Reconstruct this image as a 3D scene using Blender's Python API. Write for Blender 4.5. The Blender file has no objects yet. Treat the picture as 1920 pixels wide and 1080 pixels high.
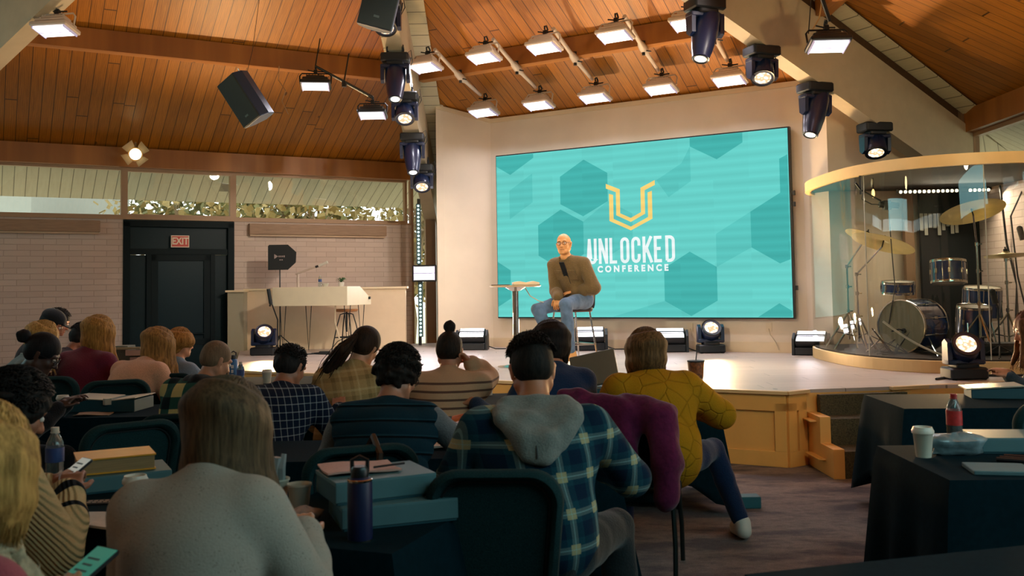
import bpy, math, random
import numpy as np
from mathutils import Vector, Matrix, Quaternion
from math import sin, cos, pi, radians as R, sqrt, atan2
random.seed(7); rng = np.random.RandomState(7)
SC = bpy.context.scene
COL = SC.collection
# ------------------------------------------------------------------ camera
cam_d = bpy.data.cameras.new('camera'); cam = bpy.data.objects.new('camera', cam_d); COL.objects.link(cam)
SC.camera = cam
FPX = 1762.4
cam_d.sensor_fit = 'HORIZONTAL'; cam_d.sensor_width = 36.0; cam_d.lens = FPX*36/1920
cam_d.shift_y = -(540-447.9)/1920; cam_d.clip_start = .05; cam_d.clip_end = 300
_p, _r = .0527, -.0157
fw = Vector((0, cos(_p), sin(_p))); u0 = Vector((0, -sin(_p), cos(_p))); r0 = Vector((1, 0, 0))
rt = r0*cos(_r)+u0*sin(_r); up = -r0*sin(_r)+u0*cos(_r)
cam.matrix_world = Matrix(((rt.x, up.x, -fw.x, 0), (rt.y, up.y, -fw.y, 0), (rt.z, up.z, -fw.z, 1.55), (0, 0, 0, 1)))
cam_d.dof.use_dof = True; cam_d.dof.focus_distance = 11.3; cam_d.dof.aperture_fstop = 5.0
# ------------------------------------------------------------------ view, world
SC.view_settings.view_transform = 'Standard'; SC.view_settings.look = 'None'
SC.view_settings.exposure = 0.0; SC.view_settings.gamma = 1.0; SC.view_settings.use_curve_mapping = False
W = bpy.data.worlds.new('world'); SC.world = W; W.use_nodes = True
wn = W.node_tree.nodes; wl = W.node_tree.links
bgn = wn['Background']; bgn.inputs[0].default_value = (.80, .90, .86, 1); bgn.inputs[1].default_value = 3.6
# soft overcast sky: brighter towards the horizon
tc = wn.new('ShaderNodeTexCoord'); nz = wn.new('ShaderNodeTexNoise'); nz.inputs['Scale'].default_value = 2.5
rp = wn.new('ShaderNodeValToRGB'); rp.color_ramp.elements[0].color = (.76, .86, .90, 1); rp.color_ramp.elements[1].color = (.98, .97, .92, 1)
wl.new(tc.outputs['Generated'], nz.inputs['Vector']); wl.new(nz.outputs['Fac'], rp.inputs[0]); wl.new(rp.outputs[0], bgn.inputs[0])

def area(name, loc, target, size, power, col=(1, 1, 1), sy=None, spread=180):
    d = bpy.data.lights.new(name, 'AREA'); d.shape = 'RECTANGLE' if sy else 'DISK'; d.size = size
    if sy: d.size_y = sy
    d.energy = power; d.color = col; d.spread = R(spread)
    o = bpy.data.objects.new(name, d); COL.objects.link(o); o.location = loc
    o.rotation_euler = (Vector(target)-Vector(loc)).to_track_quat('-Z', 'Y').to_euler()
    return o
def spot(name, loc, target, power, ang=30, col=(1, 1, 1), blend=.5, rad=.05):
    d = bpy.data.lights.new(name, 'SPOT'); d.energy = power; d.color = col; d.spot_size = R(ang); d.spot_blend = blend; d.shadow_soft_size = rad
    o = bpy.data.objects.new(name, d); COL.objects.link(o); o.location = loc
    o.rotation_euler = (Vector(target)-Vector(loc)).to_track_quat('-Z', 'Y').to_euler()
    return o
WARM = (1, .66, .30); WARM2 = (1, .86, .66); COOLW = (.93, .90, 1.0); UPC = (1, .66, .32); TEAL = (.46, .90, .94)
# added blue-green fill lamps, unseen, standing in for window light and tinting shadows
area('teal_fill_back', (3.2, 1.8, 3.1), (-1.5, 7.5, .6), 5.0, 70, TEAL, .75)
area('teal_fill_side', (-8.6, 8.0, 3.1), (-1.0, 8.4, .8), 5.0, 52, TEAL, .75)
# added warm fill spots, without fixtures, to brighten the boarded ceiling
spot('ceiling_fill_west', (-3.2, 7.2, 2.9), (-3.7, 11.0, 5.0), 110, 150, (1, .74, .36), .9, .10)
spot('ceiling_fill_centre', (-.2, 8.2, 3.0), (.6, 12.0, 5.0), 110, 150, (1, .74, .36), .9, .10)
spot('ceiling_fill_east', (4.0, 7.0, 3.0), (5.0, 9.6, 5.0), 110, 150, (1, .74, .36), .9, .10)
# stage key light from the front of house
spot('stage_key', (-3.0, 3.4, 4.3), (.5, 11.6, 1.6), 900, 34, WARM2, .7, .12)
spot('stage_key_east', (3.2, 4.6, 4.4), (1.2, 11.8, 1.2), 600, 40, WARM2, .7, .12)
# added unseen fill spots that brighten the brick wall and the desk side
spot('brick_wall_fill', (3.6, 7.4, 4.5), (-5.6, 13.6, 2.0), 1500, 62, (1, .88, .78), .8, .15)
spot('desk_fill', (1.6, 7.6, 4.6), (-3.0, 14.6, 1.6), 900, 34, (1, .90, .74), .7, .12)
spot('aisle_wash', (1.9, 3.2, 4.4), (1.7, 8.1, .3), 260, 26, (1, .74, .46), .8, .1)
# ------------------------------------------------------------------ materials
def srgb(h):
    if isinstance(h, str):
        h = h.lstrip('#'); c = [int(h[i:i+2], 16)/255 for i in (0, 2, 4)]
    else: c = [v/255 for v in h]
    return tuple(v/12.92 if v <= .04045 else ((v+.055)/1.055)**2.4 for v in c)
class NT:
    """tiny node helper"""
    def __init__(s, name):
        s.m = bpy.data.materials.new(name); s.m.use_nodes = True; s.t = s.m.node_tree; s.n = s.t.nodes; s.l = s.t.links
        s.b = s.n['Principled BSDF']; s.out = s.n['Material Output']
    def new(s, t, **k):
        n = s.n.new('ShaderNode'+t)
        for a, v in k.items():
            if a.startswith('_'): n.inputs[a[1:].replace('_', ' ')].default_value = v
            else: setattr(n, a, v)
        return n
    def link(s, a, b): s.l.new(a, b)
    def coord(s, kind='Object', scale=(1, 1, 1), rot=(0, 0, 0), loc=(0, 0, 0)):
        c = s.new('TexCoord'); m = s.new('Mapping'); m.inputs['Scale'].default_value = scale; m.inputs['Rotation'].default_value = rot; m.inputs['Location'].default_value = loc
        s.link(c.outputs[kind], m.inputs[0]); return m.outputs[0]
    def noise(s, vec, scale, detail=3, rough=.5):
        n = s.new('TexNoise'); n.inputs['Scale'].default_value = scale; n.inputs['Detail'].default_value = detail; n.inputs['Roughness'].default_value = rough
        s.link(vec, n.inputs['Vector']); return n.outputs['Fac']
    def ramp(s, fac, stops):
        r = s.new('ValToRGB'); e = r.color_ramp.elements
        while len(e) < len(stops): e.new(.5)
        for i, (p, c) in enumerate(stops): e[i].position = p; e[i].color = (*c, 1) if len(c) == 3 else c
        s.link(fac, r.inputs[0]); return r.outputs[0]
    def mix(s, fac, a, b, mode='MIX'):
        n = s.new('MixRGB', blend_type=mode)
        for i, v in enumerate((fac, a, b)):
            if hasattr(v, 'is_linked') or hasattr(v, 'links'): s.link(v, n.inputs[i])
            else: n.inputs[i].default_value = v if i == 0 else (*v[:3], 1)
        return n.outputs[0]
    def math(s, op, a, b=None, c=None):
        n = s.new('Math', operation=op)
        for i, v in enumerate((a, b, c)):
            if v is None: continue
            if hasattr(v, 'links'): s.link(v, n.inputs[i])
            else: n.inputs[i].default_value = v
        return n.outputs[0]
    def sep(s, vec):
        n = s.new('SeparateXYZ'); s.link(vec, n.inputs[0]); return n.outputs
    def bump(s, h, strength=.3, dist=.01):
        b = s.new('Bump'); b.inputs['Strength'].default_value = strength; b.inputs['Distance'].default_value = dist
        s.link(h, b.inputs['Height']); s.link(b.outputs[0], s.b.inputs['Normal'])
    def base(s, v):
        if hasattr(v, 'links'): s.link(v, s.b.inputs['Base Color'])
        else: s.b.inputs['Base Color'].default_value = (*v, 1)
MATS = {}
def mat(name, col=None, rough=.6, metal=0., emit=0., emcol=None, noise=0., nscale=30, bump=0., alpha=1., trans=0., spec=.5, sheen=0., coat=0., stretch=(1, 1, 1)):
    if name in MATS: return MATS[name]
    t = NT(name); c = srgb(col) if col is not None else (.5, .5, .5)
    b = t.b
    b.inputs['Roughness'].default_value = rough; b.inputs['Metallic'].default_value = metal; b.inputs['Specular IOR Level'].default_value = spec
    b.inputs['Coat Weight'].default_value = coat
    b.inputs['Sheen Weight'].default_value = sheen
    if noise or bump:
        v = t.coord('Object', stretch); f = t.noise(v, nscale, 4)
        if noise:
            lo = tuple(x*(1-noise) for x in c); hi = tuple(min(1, x*(1+noise)) for x in c)
            t.base(t.ramp(f, [(.3, lo), (.7, hi)]))
        else: t.base(c)
        if bump: t.bump(f, bump, .01)
    else:
        # fine-grained procedural tone even on plain paints and plastics
        v = t.coord('Object'); f = t.noise(v, 8, 2)
        t.base(t.ramp(f, [(0, tuple(x*.93 for x in c)), (1, tuple(min(1, x*1.05) for x in c))]))
    if emit:
        b.inputs['Emission Color'].default_value = (*(emcol or c), 1); b.inputs['Emission Strength'].default_value = emit
    if trans: b.inputs['Transmission Weight'].default_value = trans; b.inputs['IOR'].default_value = 1.45
    if alpha < 1: b.inputs['Alpha'].default_value = alpha
    MATS[name] = t.m; return t.m
def glassmat(name, tint=(1, 1, 1), refl=.08, rough=.0, grz=.5):
    """thin pane: mostly transparent, with a mirror reflection on top"""
    if name in MATS: return MATS[name]
    t = NT(name); t.n.remove(t.b)
    tr = t.new('BsdfTransparent'); tr.inputs[0].default_value = (*tint, 1)
    gl = t.new('BsdfGlossy'); gl.inputs['Roughness'].default_value = rough
    fr = t.new('LayerWeight'); fr.inputs[0].default_value = .25
    k = t.math('MULTIPLY_ADD', fr.outputs['Facing'], grz, refl)
    mx = t.new('MixShader'); t.link(k, mx.inputs[0]); t.link(tr.outputs[0], mx.inputs[1]); t.link(gl.outputs[0], mx.inputs[2]); t.link(mx.outputs[0], t.out.inputs[0])
    MATS[name] = t.m; return t.m
def m_planks(name, c1, c2, w=.15, L=2.6, rough=.45, grain=1., axis='y', gap=.035):
    """boards along local axis with grooves, end joints, grain and knots"""
    t = NT(name); v = t.coord('Object'); o = t.sep(v)
    a, b = (o[0], o[1]) if axis == 'y' else (o[1], o[0])
    q = t.math('DIVIDE', a, w); row = t.math('FLOOR', q); fr = t.math('FRACT', q)
    wn_ = t.new('TexWhiteNoise', noise_dimensions='1D'); t.link(row, wn_.inputs['W'])
    q2 = t.math('ADD', t.math('DIVIDE', b, L), t.math('MULTIPLY', wn_.outputs['Value'], 7.3)); seg = t.math('FLOOR', q2); f2 = t.math('FRACT', q2)
    idn = t.new('TexWhiteNoise', noise_dimensions='2D'); cb = t.new('CombineXYZ'); t.link(row, cb.inputs[0]); t.link(seg, cb.inputs[1]); t.link(cb.outputs[0], idn.inputs['Vector'])
    st = t.new('CombineXYZ'); t.link(t.math('MULTIPLY', a, 9.0), st.inputs[0]); t.link(t.math('ADD', t.math('MULTIPLY', b, .9), t.math('MULTIPLY', idn.outputs['Value'], 40)), st.inputs[1])
    wv = t.new('TexWave', wave_type='BANDS', bands_direction='X'); wv.inputs['Scale'].default_value = 1.6; wv.inputs['Distortion'].default_value = 7; wv.inputs['Detail'].default_value = 3; wv.inputs['Detail Scale'].default_value = 1.2
    t.link(st.outputs[0], wv.inputs['Vector'])
    nz = t.noise(st.outputs[0], 3, 5, .6)
    g = t.math('ADD', t.math('MULTIPLY', wv.outputs['Fac'], .35*grain), t.math('MULTIPLY', nz, .75))
    g = t.math('ADD', g, t.math('MULTIPLY', t.math('SUBTRACT', idn.outputs['Value'], .5), .28))
    col = t.ramp(g, [(.15, srgb(c1)), (.95, srgb(c2))])
    vo = t.new('TexVoronoi'); vo.inputs['Scale'].default_value = 1.5; vv = t.new('Mapping'); vv.inputs['Scale'].default_value = (1.0, .45, 1); t.link(v, vv.inputs[0]); t.link(vv.outputs[0], vo.inputs['Vector'])
    kn = t.math('LESS_THAN', vo.outputs['Distance'], .035)
    col = t.mix(t.math('MULTIPLY', kn, .75), col, tuple(x*.25 for x in srgb(c1)))
    gr = t.math('MAXIMUM', t.math('GREATER_THAN', t.math('ABSOLUTE', t.math('SUBTRACT', fr, .5)), .5-gap), t.math('LESS_THAN', f2, .004))
    col = t.mix(t.math('MULTIPLY', gr, .8), col, tuple(x*.12 for x in srgb(c1)))
    t.base(col); t.b.inputs['Roughness'].default_value = rough
    t.bump(t.math('SUBTRACT', t.math('MULTIPLY', g, .15), gr), .5, .006)
    MATS[name] = t.m; return t.m
# ------------------------------------------------------------------ mesh builder
class MB:
    def __init__(s, M=None): s.v = []; s.f = []; s.mi = []; s.mats = []; s.M = M or Matrix(); s.cur = 0
    def use(s, m):
        if m not in s.mats: s.mats.append(m)
        s.cur = s.mats.index(m); return s
    def add(s, vs, fs):
        b = len(s.v); M = s.M
        s.v += [tuple(M @ Vector(p)) for p in vs]; s.f += [tuple(i+b for i in f) for f in fs]; s.mi += [s.cur]*len(fs); return s
    def box(s, c, d, rot=None, taper=1.):
        x, y, z = d[0]/2, d[1]/2, d[2]/2
        vs = [Vector((i*x*(taper if k > 0 else 1), j*y*(taper if k > 0 else 1), k*z)) for i in (-1, 1) for j in (-1, 1) for k in (-1, 1)]
        Q = rot if rot is not None else Matrix.Identity(3); c = Vector(c)
        if isinstance(Q, (tuple, list)): Q = euler(Q)
        return s.add([Q @ p + c for p in vs], [(0, 1, 3, 2), (4, 6, 7, 5), (0, 4, 5, 1), (2, 3, 7, 6), (0, 2, 6, 4), (1, 5, 7, 3)])
    def rbox(s, c, d, r=.02, rot=None, n=3):
        """box with rounded vertical edges (in its own xy) and a small chamfer top and bottom"""
        x, y, z = d[0]/2, d[1]/2, d[2]/2; r = min(r, x*.99, y*.99); ch = min(r*.5, z*.45)
        ring = []
        for (cx, cy, a0) in ((x-r, y-r, 0), (-x+r, y-r, pi/2), (-x+r, -y+r, pi), (x-r, -y+r, 1.5*pi)):
            for i in range(n+1):
                a = a0+i*pi/2/n; ring.append((cx, cy, cos(a), sin(a)))
        lev = [(-z, r-ch), (-z+ch, r), (z-ch, r), (z, r-ch)]
        vs = [Vector((cx+ca*rr, cy+sa*rr, zz)) for zz, rr in lev for cx, cy, ca, sa in ring]
        m = len(ring); fs = [tuple(range(m))[::-1], tuple(range(3*m, 4*m))]
        for k in range(3):
            for i in range(m): j = (i+1) % m; fs.append((k*m+i, k*m+j, (k+1)*m+j, (k+1)*m+i))
        Q = rot if rot is not None else Matrix.Identity(3); c = Vector(c)
        if isinstance(Q, (tuple, list)): Q = euler(Q)
        return s.add([Q @ p + c for p in vs], fs)
    def tube(s, pts, r, n=8, closed=False, caps=True):
        pts = [Vector(p) for p in pts]; m = len(pts); rr = r if isinstance(r, (list, tuple)) else [r]*m
        vs = []; prev = None
        for i, p in enumerate(pts):
            if closed: t = pts[(i+1) % m]-pts[i-1]
            else: t = pts[min(i+1, m-1)]-pts[max(i-1, 0)]
            if t.length < 1e-9: t = Vector((0, 0, 1))
            t.normalize()
            if prev is None: a = Vector((0, 0, 1)) if abs(t.z) < .9 else Vector((1, 0, 0)); a = (a-t*a.dot(t)).normalized()
            else: a = (prev-t*prev.dot(t)); a = a.normalized() if a.length > 1e-6 else prev
            prev = a; b = t.cross(a)
            vs += [p+(a*cos(2*pi*k/n)+b*sin(2*pi*k/n))*rr[i] for k in range(n)]
        fs = []
        for i in range(m if closed else m-1):
            j = (i+1) % m
            for k in range(n): l = (k+1) % n; fs.append((i*n+k, i*n+l, j*n+l, j*n+k))
        if caps and not closed: fs += [tuple(range(n))[::-1], tuple(range((m-1)*n, m*n))]
        return s.add(vs, fs)
    def cyl(s, a, b, r0, r1=None, n=20, caps=True): return s.tube([a, b], [r0, r0 if r1 is None else r1], n, caps=caps)
    def lathe(s, prof, c=(0, 0, 0), rot=None, n=28, close=True):
        """prof: (radius, z) list"""
        Q = rot if rot is not None else Matrix.Identity(3); c = Vector(c)
        if isinstance(Q, (tuple, list)): Q = euler(Q)
        vs = [Q @ Vector((r*cos(2*pi*k/n), r*sin(2*pi*k/n), z))+c for r, z in prof for k in range(n)]; m = len(prof)
        fs = [(i*n+k, i*n+(k+1) % n, (i+1)*n+(k+1) % n, (i+1)*n+k) for i in range(m-1) for k in range(n)]
        if close: fs += [tuple(range(n))[::-1], tuple(range((m-1)*n, m*n))]
        return s.add(vs, fs)
    def prism(s, poly, z0, z1, rot=None, c=(0, 0, 0)):
        Q = rot if rot is not None else Matrix.Identity(3); c = Vector(c)
        if isinstance(Q, (tuple, list)): Q = euler(Q)
        n = len(poly); vs = [Q @ Vector((x, y, z))+c for z in (z0, z1) for x, y in poly]
        fs = [tuple(range(n))[::-1], tuple(range(n, 2*n))]+[(i, (i+1) % n, n+(i+1) % n, n+i) for i in range(n)]
        return s.add(vs, fs)
    def ball(s, c, r, n=12, rot=None):
        r = (r, r, r) if not isinstance(r, (tuple, list)) else r; c = Vector(c); Q = rot if rot is not None else Matrix.Identity(3)
        vs = []; m = max(6, n//2+1)
        for i in range(m+1):
            t = pi*i/m
            for k in range(n): p = 2*pi*k/n; vs.append(Q @ Vector((r[0]*sin(t)*cos(p), r[1]*sin(t)*sin(p), r[2]*cos(t)))+c)
        return s.add(vs, [(i*n+k, (i+1)*n+k, (i+1)*n+(k+1) % n, i*n+(k+1) % n) for i in range(m) for k in range(n)])
    def build(s, name, m=None, parent=None, smooth=None, bevel=0., **tags):
        me = bpy.data.meshes.new(name); me.from_pydata(s.v, [], s.f)
        ms = s.mats if s.mats else ([m] if m else [])
        if m and s.mats and m not in ms: pass
        for q in ms: me.materials.append(q)
        if len(ms) > 1: me.polygons.foreach_set('material_index', s.mi)
        me.update()
        import bmesh
        bm = bmesh.new(); bm.from_mesh(me); bmesh.ops.recalc_face_normals(bm, faces=bm.faces); bm.to_mesh(me); bm.free()
        if smooth is not None:
            me.polygons.foreach_set('use_smooth', [True]*len(me.polygons))
            me.set_sharp_from_angle(angle=R(smooth))
        o = bpy.data.objects.new(name, me); COL.objects.link(o)
        if parent is not None: o.parent = parent
        if bevel:
            b = o.modifiers.new('bevel', 'BEVEL'); b.width = bevel; b.segments = 2; b.limit_method = 'ANGLE'; b.angle_limit = R(50)
        for k, v in tags.items():
            if v is not None: o[k] = v
        return o
def euler(e): return Matrix.Rotation(e[2], 3, 'Z') @ Matrix.Rotation(e[1], 3, 'Y') @ Matrix.Rotation(e[0], 3, 'X')
def thing(name, label, cat, loc=(0, 0, 0), rz=0, group=None, rot=None):
    o = bpy.data.objects.new(name, None); COL.objects.link(o); o.location = loc
    o.rotation_euler = rot if rot is not None else (0, 0, rz)
    o.empty_display_size = .1; o['label'] = label; o['category'] = cat
    if group: o['group'] = group
    return o
def kids(o): return [c for c in bpy.data.objects if c.parent == o]
def dup(root, loc, rz=None, label=None, group=None, rot=None, scale=None):
    def cp(o, par):
        c = o.copy(); COL.objects.link(c)
        if par is not None: c.parent = par
        for k in KIDS[o.name]: cp(k, c)
        return c
    KIDS = {}
    def walk(o): KIDS[o.name] = kids(o); [walk(k) for k in KIDS[o.name]]
    walk(root)
    r = cp(root, None); r.location = loc
    if rz is not None: r.rotation_euler = (0, 0, rz)
    if rot is not None: r.rotation_euler = rot
    if scale: r.scale = scale
    if label: r['label'] = label
    if group: r['group'] = group
    return r
def struct(o): o['kind'] = 'structure'; return o
def basis(x, y, z, o): return Matrix(((x.x, y.x, z.x, o[0]), (x.y, y.y, z.y, o[1]), (x.z, y.z, z.z, o[2]), (0, 0, 0, 1)))
def aim(loc, target, upv=(0, 0, 1)):
    """matrix with local -Z towards target, Y up"""
    z = (Vector(loc)-Vector(target)).normalized(); x = Vector(upv).cross(z)
    x = x.normalized() if x.length > 1e-5 else Vector((1, 0, 0)); return basis(x, z.cross(x), z, loc)
def text_mesh(name, s, size, m, M, parent, extr=.002, sx=1., bold=0., spacing=1., align='CENTER'):
    cu = bpy.data.curves.new(name, 'FONT'); cu.body = s; cu.size = size; cu.extrude = extr; cu.offset = bold; cu.space_character = spacing
    cu.align_x = align; cu.align_y = 'CENTER'
    o = bpy.data.objects.new(name, cu); COL.objects.link(o)
    dg = bpy.context.evaluated_depsgraph_get(); me = bpy.data.meshes.new_from_object(o.evaluated_get(dg))
    bpy.data.objects.remove(o); me.materials.clear(); me.materials.append(m)
    o = bpy.data.objects.new(name, me); COL.objects.link(o)
    me.transform(Matrix.Diagonal((sx, 1, 1, 1)))
    if parent: o.parent = parent
    o.matrix_local = M
    return o
# ------------------------------------------------------------------ the hexagonal room
CX, CY = -1.54, 8.05
AP = 7.49; SLOPE = .49; ZE = 3.77; Y0 = .78
HALF = AP*math.tan(R(30))
def nrm(deg): return Vector((sin(R(deg)), cos(R(deg)), 0))
def hexp(yaw, D, u, z): n = nrm(yaw); t = nrm(yaw+90); return Vector((CX, CY, 0))+n*D+t*u+Vector((0, 0, z))
FL, FS, FT, FU, FB, FC = Y0-30, Y0+30, Y0+90, Y0-90, Y0-150, Y0+150
def wallM(yaw, D=AP): n = nrm(yaw); return basis(nrm(yaw+90), n, Vector((0, 0, 1)), Vector((CX, CY, 0))+n*D)   # local x = along, y = outward, z = up
M_ceil = m_planks('boarded_ceiling_wood', (134, 78, 14), (194, 122, 30), .15, 5.0, grain=.9)
M_beam = m_planks('beam_wood', (132, 78, 26), (182, 116, 46), .5, 50, .5, 1.2, 'x', gap=.0)
M_slat = m_planks('painted_soffit_board', (196, 182, 146), (220, 208, 172), .25, 50, .6, .2, 'x', .03)
M_nail = mat('dark_stained_nailer', (70, 44, 22), .6, noise=.2)
M_hip = mat('painted_hip_beam', (186, 168, 140), .55, noise=.06, nscale=6)
# floor and carpet
def m_carpet():
    t = NT('patterned_carpet'); v = t.coord('Object', (1, 2.2, 1), (0, 0, .5)); big = t.noise(v, 1.1, 4, .6)
    v2 = t.coord('Object'); fine = t.noise(v2, 160, 3, .7); mid = t.noise(v2, 26, 3, .7)
    c = t.ramp(big, [(.36, srgb((96, 94, 98))), (.50, srgb((154, 142, 136))), (.62, srgb((112, 107, 110)))])
    c = t.mix(.55, c, t.ramp(fine, [(.35, (.16, .14, .13)), (.65, (.95, .9, .85))]), 'MULTIPLY')
    c = t.mix(.35, c, t.ramp(mid, [(.3, (.4, .4, .4)), (.7, (1.2, 1.15, 1.1))]), 'MULTIPLY')
    t.base(c); t.b.inputs['Roughness'].default_value = .95; t.bump(fine, .6, .006); t.b.inputs['Specular IOR Level'].default_value = .1
    return t.m
M_carpet = m_carpet()
hexcorn = [Vector((CX, CY, 0))+nrm(Y0+60*k)*(AP/cos(R(30))) for k in range(6)]
b = MB(); b.prism([(p.x, p.y) for p in reversed(hexcorn)], -.2, 0); b.box((1.5, -1.2, -.1), (9, 6, .199)); struct(b.build('floor', M_carpet))
# ceiling facets, purlins, eave beams
for i, yw in enumerate((FL, FS, FT, FC, FB, FU)):
    n = nrm(yw); t = nrm(yw+90); sl = sqrt(1+SLOPE**2)
    yv = (-n+Vector((0, 0, SLOPE)))/sl                       # up the slope
    zv = t.cross(yv); M = basis(t, yv, zv, hexp(yw, AP, 0, ZE))
    off = .30/cos(R(30)); top = AP-.8
    h0 = HALF-off; h1 = (AP-top)*math.tan(R(30))-off
    b = MB(); ls = top*sl
    b.prism([(-h0, 0), (h0, 0), (max(h1, .02), ls), (-max(h1, .02), ls)], -.05, 0)
    o = b.build('ceiling', M_ceil); o.matrix_world = M; struct(o)
    pass
    # dark edge trims beside the hips
    for sg in (-1, 1):
        b = MB(); b.tube([hexp(yw, AP, sg*(h0+.0), ZE-.0), hexp(yw, .8, sg*max(h1, .02), ZE+top*SLOPE-.0)], .022, 4)
        o = b.build('trim_ceiling_edge', M_nail); struct(o)
    # purlins at D 5.16 and 2.6, eave beam
    for D, hh in ((5.16, .27), (2.5, .27)):
        hw = D*math.tan(R(30))-.14; zb = ZE+SLOPE*(AP-D)
        b = MB(); b.box((0, 0, -hh/2+.02), (2*hw, .17, hh)); o = b.build('ceiling_purlin', M_beam); o.matrix_world = basis(t, n, Vector((0, 0, 1)), hexp(yw, D, 0, zb)); struct(o)
    b = MB(); b.box((0, -.04, -.145), (2*HALF-.1, .14, .29)); o = b.build('eave_beam', M_beam); o.matrix_world = basis(t, n, Vector((0, 0, 1)), hexp(yw, AP, 0, ZE)); struct(o)
# hips
for k in range(6):
    yw = Y0+60*k; d = nrm(yw); s = nrm(yw+90); Rh = AP/cos(R(30)); hs = SLOPE*cos(R(30)); zr = ZE+SLOPE*AP-.025
    def hp(t_, w, z): return Vector((CX, CY, 0))+d*t_+s*w+Vector((0, 0, z-hs*t_))
    zb = 6.35; t0, t1 = .25, Rh-.05
    def bar(name, w0, w1, za, zb_, m, tt1=t1):
        b = MB(); vs = [hp(tt, w, z) for tt in (t0, tt1) for w in (w0, w1) for z in (za, zb_)]
        b.add(vs, [(0, 1, 3, 2), (4, 6, 7, 5), (0, 4, 5, 1), (2, 3, 7, 6), (0, 2, 6, 4), (1, 5, 7, 3)])
        return struct(b.build(name, m))
    bar('hip_beam', -.11, .11, zb, zb+.83, M_hip)
    bar('hip_beam_nailer', -.085, .085, zb+.83, zb+.96, M_nail, Rh-.3)
    bar('hip_spine', -.05, .05, zb+.96, zr-.04, M_nail, Rh-.3)
    for sg in (-1, 1):
        q = [hp(t0, sg*.085, zb+.955), hp(t0, sg*.34, zb+.955), hp(Rh-.2, sg*.34, zb+.955), hp(Rh-.2, sg*.085, zb+.955)]
        yv = (q[3]-q[0]).normalized(); xv = (q[1]-q[0]).normalized(); zv = xv.cross(yv).normalized(); M = basis(xv, yv, zv, q[0]); Mi = M.inverted()
        b = MB(); loc = [Mi @ p for p in q]; b.add(loc+[p+Vector((0, 0, .02)) for p in loc], [(0, 1, 2, 3), (4, 7, 6, 5), (0, 4, 5, 1), (1, 5, 6, 2), (2, 6, 7, 3), (3, 7, 4, 0)])
        o = b.build('ceiling_hip_soffit', M_slat); o.matrix_world = M; struct(o)
b = MB(); b.cyl((CX, CY, 6.1), (CX, CY, 7.5), .45, n=6); struct(b.build('ceiling_hub', M_hip))
# outside overhang of the roof beyond each wall, boarded, and roof skin above
M_soffit = m_planks('exterior_soffit_board', (170, 160, 138), (196, 186, 164), .16, 60, .6, .3)
for yw in (FL, FS, FT, FU, FB):
    n = nrm(yw); t = nrm(yw+90); sl = sqrt(1+SLOPE**2); yv = (-n+Vector((0, 0, SLOPE)))/sl; zv = t.cross(yv)
    e = 1.2; M = basis(t, yv, zv, hexp(yw, AP+e, 0, ZE-.03-SLOPE*e))
    hw = HALF+e*math.tan(R(30)); b = MB(); b.prism([(-hw, 0), (hw, 0), (HALF, (e-.09)*sl), (-HALF, (e-.09)*sl)], -.0, .06)
    o = b.build('roof_overhang', M_soffit); o.matrix_world = M; struct(o)
    b = MB(); b.box((0, 0, 0), (2*hw, .04, .12)); o = b.build('roof_fascia', mat('dark_fascia', (62, 62, 54), .6)); o.matrix_world = basis(t, n, Vector((0, 0, 1)), hexp(yw, AP+e+.02, 0, ZE-SLOPE*e+.02)); struct(o)
# roof skin so no daylight leaks
b = MB()
apx = Vector((CX, CY, ZE+SLOPE*AP+.25)); cs = [Vector((CX, CY, 0))+nrm(Y0+60*k)*((AP+1.6)/cos(R(30)))+Vector((0, 0, ZE+.28-SLOPE*1.6)) for k in range(6)]
b.add([apx]+cs, [(0, i+1, (i+1) % 6+1) for i in range(6)]); struct(b.build('roof_skin', mat('roof_felt', (60, 58, 52), .9)))

# ---- walls
def m_brick():
    t = NT('painted_brick'); v = t.coord('Object'); o = t.sep(v); c = t.new('CombineXYZ'); t.link(o[0], c.inputs[0]); t.link(o[2], c.inputs[1])
    br = t.new('TexBrick'); br.inputs['Scale'].default_value = 1; br.inputs['Brick Width'].default_value = .34; br.inputs['Row Height'].default_value = .085
    br.inputs['Mortar Size'].default_value = .006; br.inputs['Mortar Smooth'].default_value = .4
    br.inputs['Color1'].default_value = (*srgb((204, 182, 168)), 1); br.inputs['Color2'].default_value = (*srgb((194, 172, 158)), 1); br.inputs['Mortar'].default_value = (*srgb((180, 158, 144)), 1)
    t.link(c.outputs[0], br.inputs['Vector']); t.base(br.outputs['Color']); t.b.inputs['Roughness'].default_value = .7
    inv = t.math('SUBTRACT', 1.0, br.outputs['Fac']); t.bump(t.math('ADD', inv, t.math('MULTIPLY', t.noise(v, 60, 3), .3)), .5, .008)
    return t.m
M_brick = m_brick()
M_frame = mat('window_frame_paint', (168, 132, 100), .5)
M_glass = glassmat('window_glass', (.93, .96, .94), .05)
M_door = mat('dark_teal_door_paint', (3, 18, 22), .5, spec=.12, noise=.1, nscale=4)
M_doorglass = glassmat('dark_door_glass', (.10, .24, .28), .10, .05)
SILL = 2.69
def wall_part(yw, name, boxes, m, D=AP):
    b = MB()
    for (u0_, u1_, z0, z1, y0_, y1_) in boxes: b.box(((u0_+u1_)/2, (y0_+y1_)/2, (z0+z1)/2), (u1_-u0_, y1_-y0_, z1-z0))
    o = b.build(name, m); o.matrix_world = wallM(yw, D); return struct(o)
wall_part(FL, 'wall_left', [(-HALF, -.79, 0, SILL, 0, .2), (.86, 3.93, 0, SILL, 0, .2)], M_brick)
wall_part(FL, 'wall_left_sill', [(-HALF, -.79, SILL-.0, SILL+.03, -.03, .2), (-.79, .86, SILL, SILL+.03, -.03, .2), (.86, 3.93, SILL, SILL+.03, -.03, .2)], M_frame)
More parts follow.
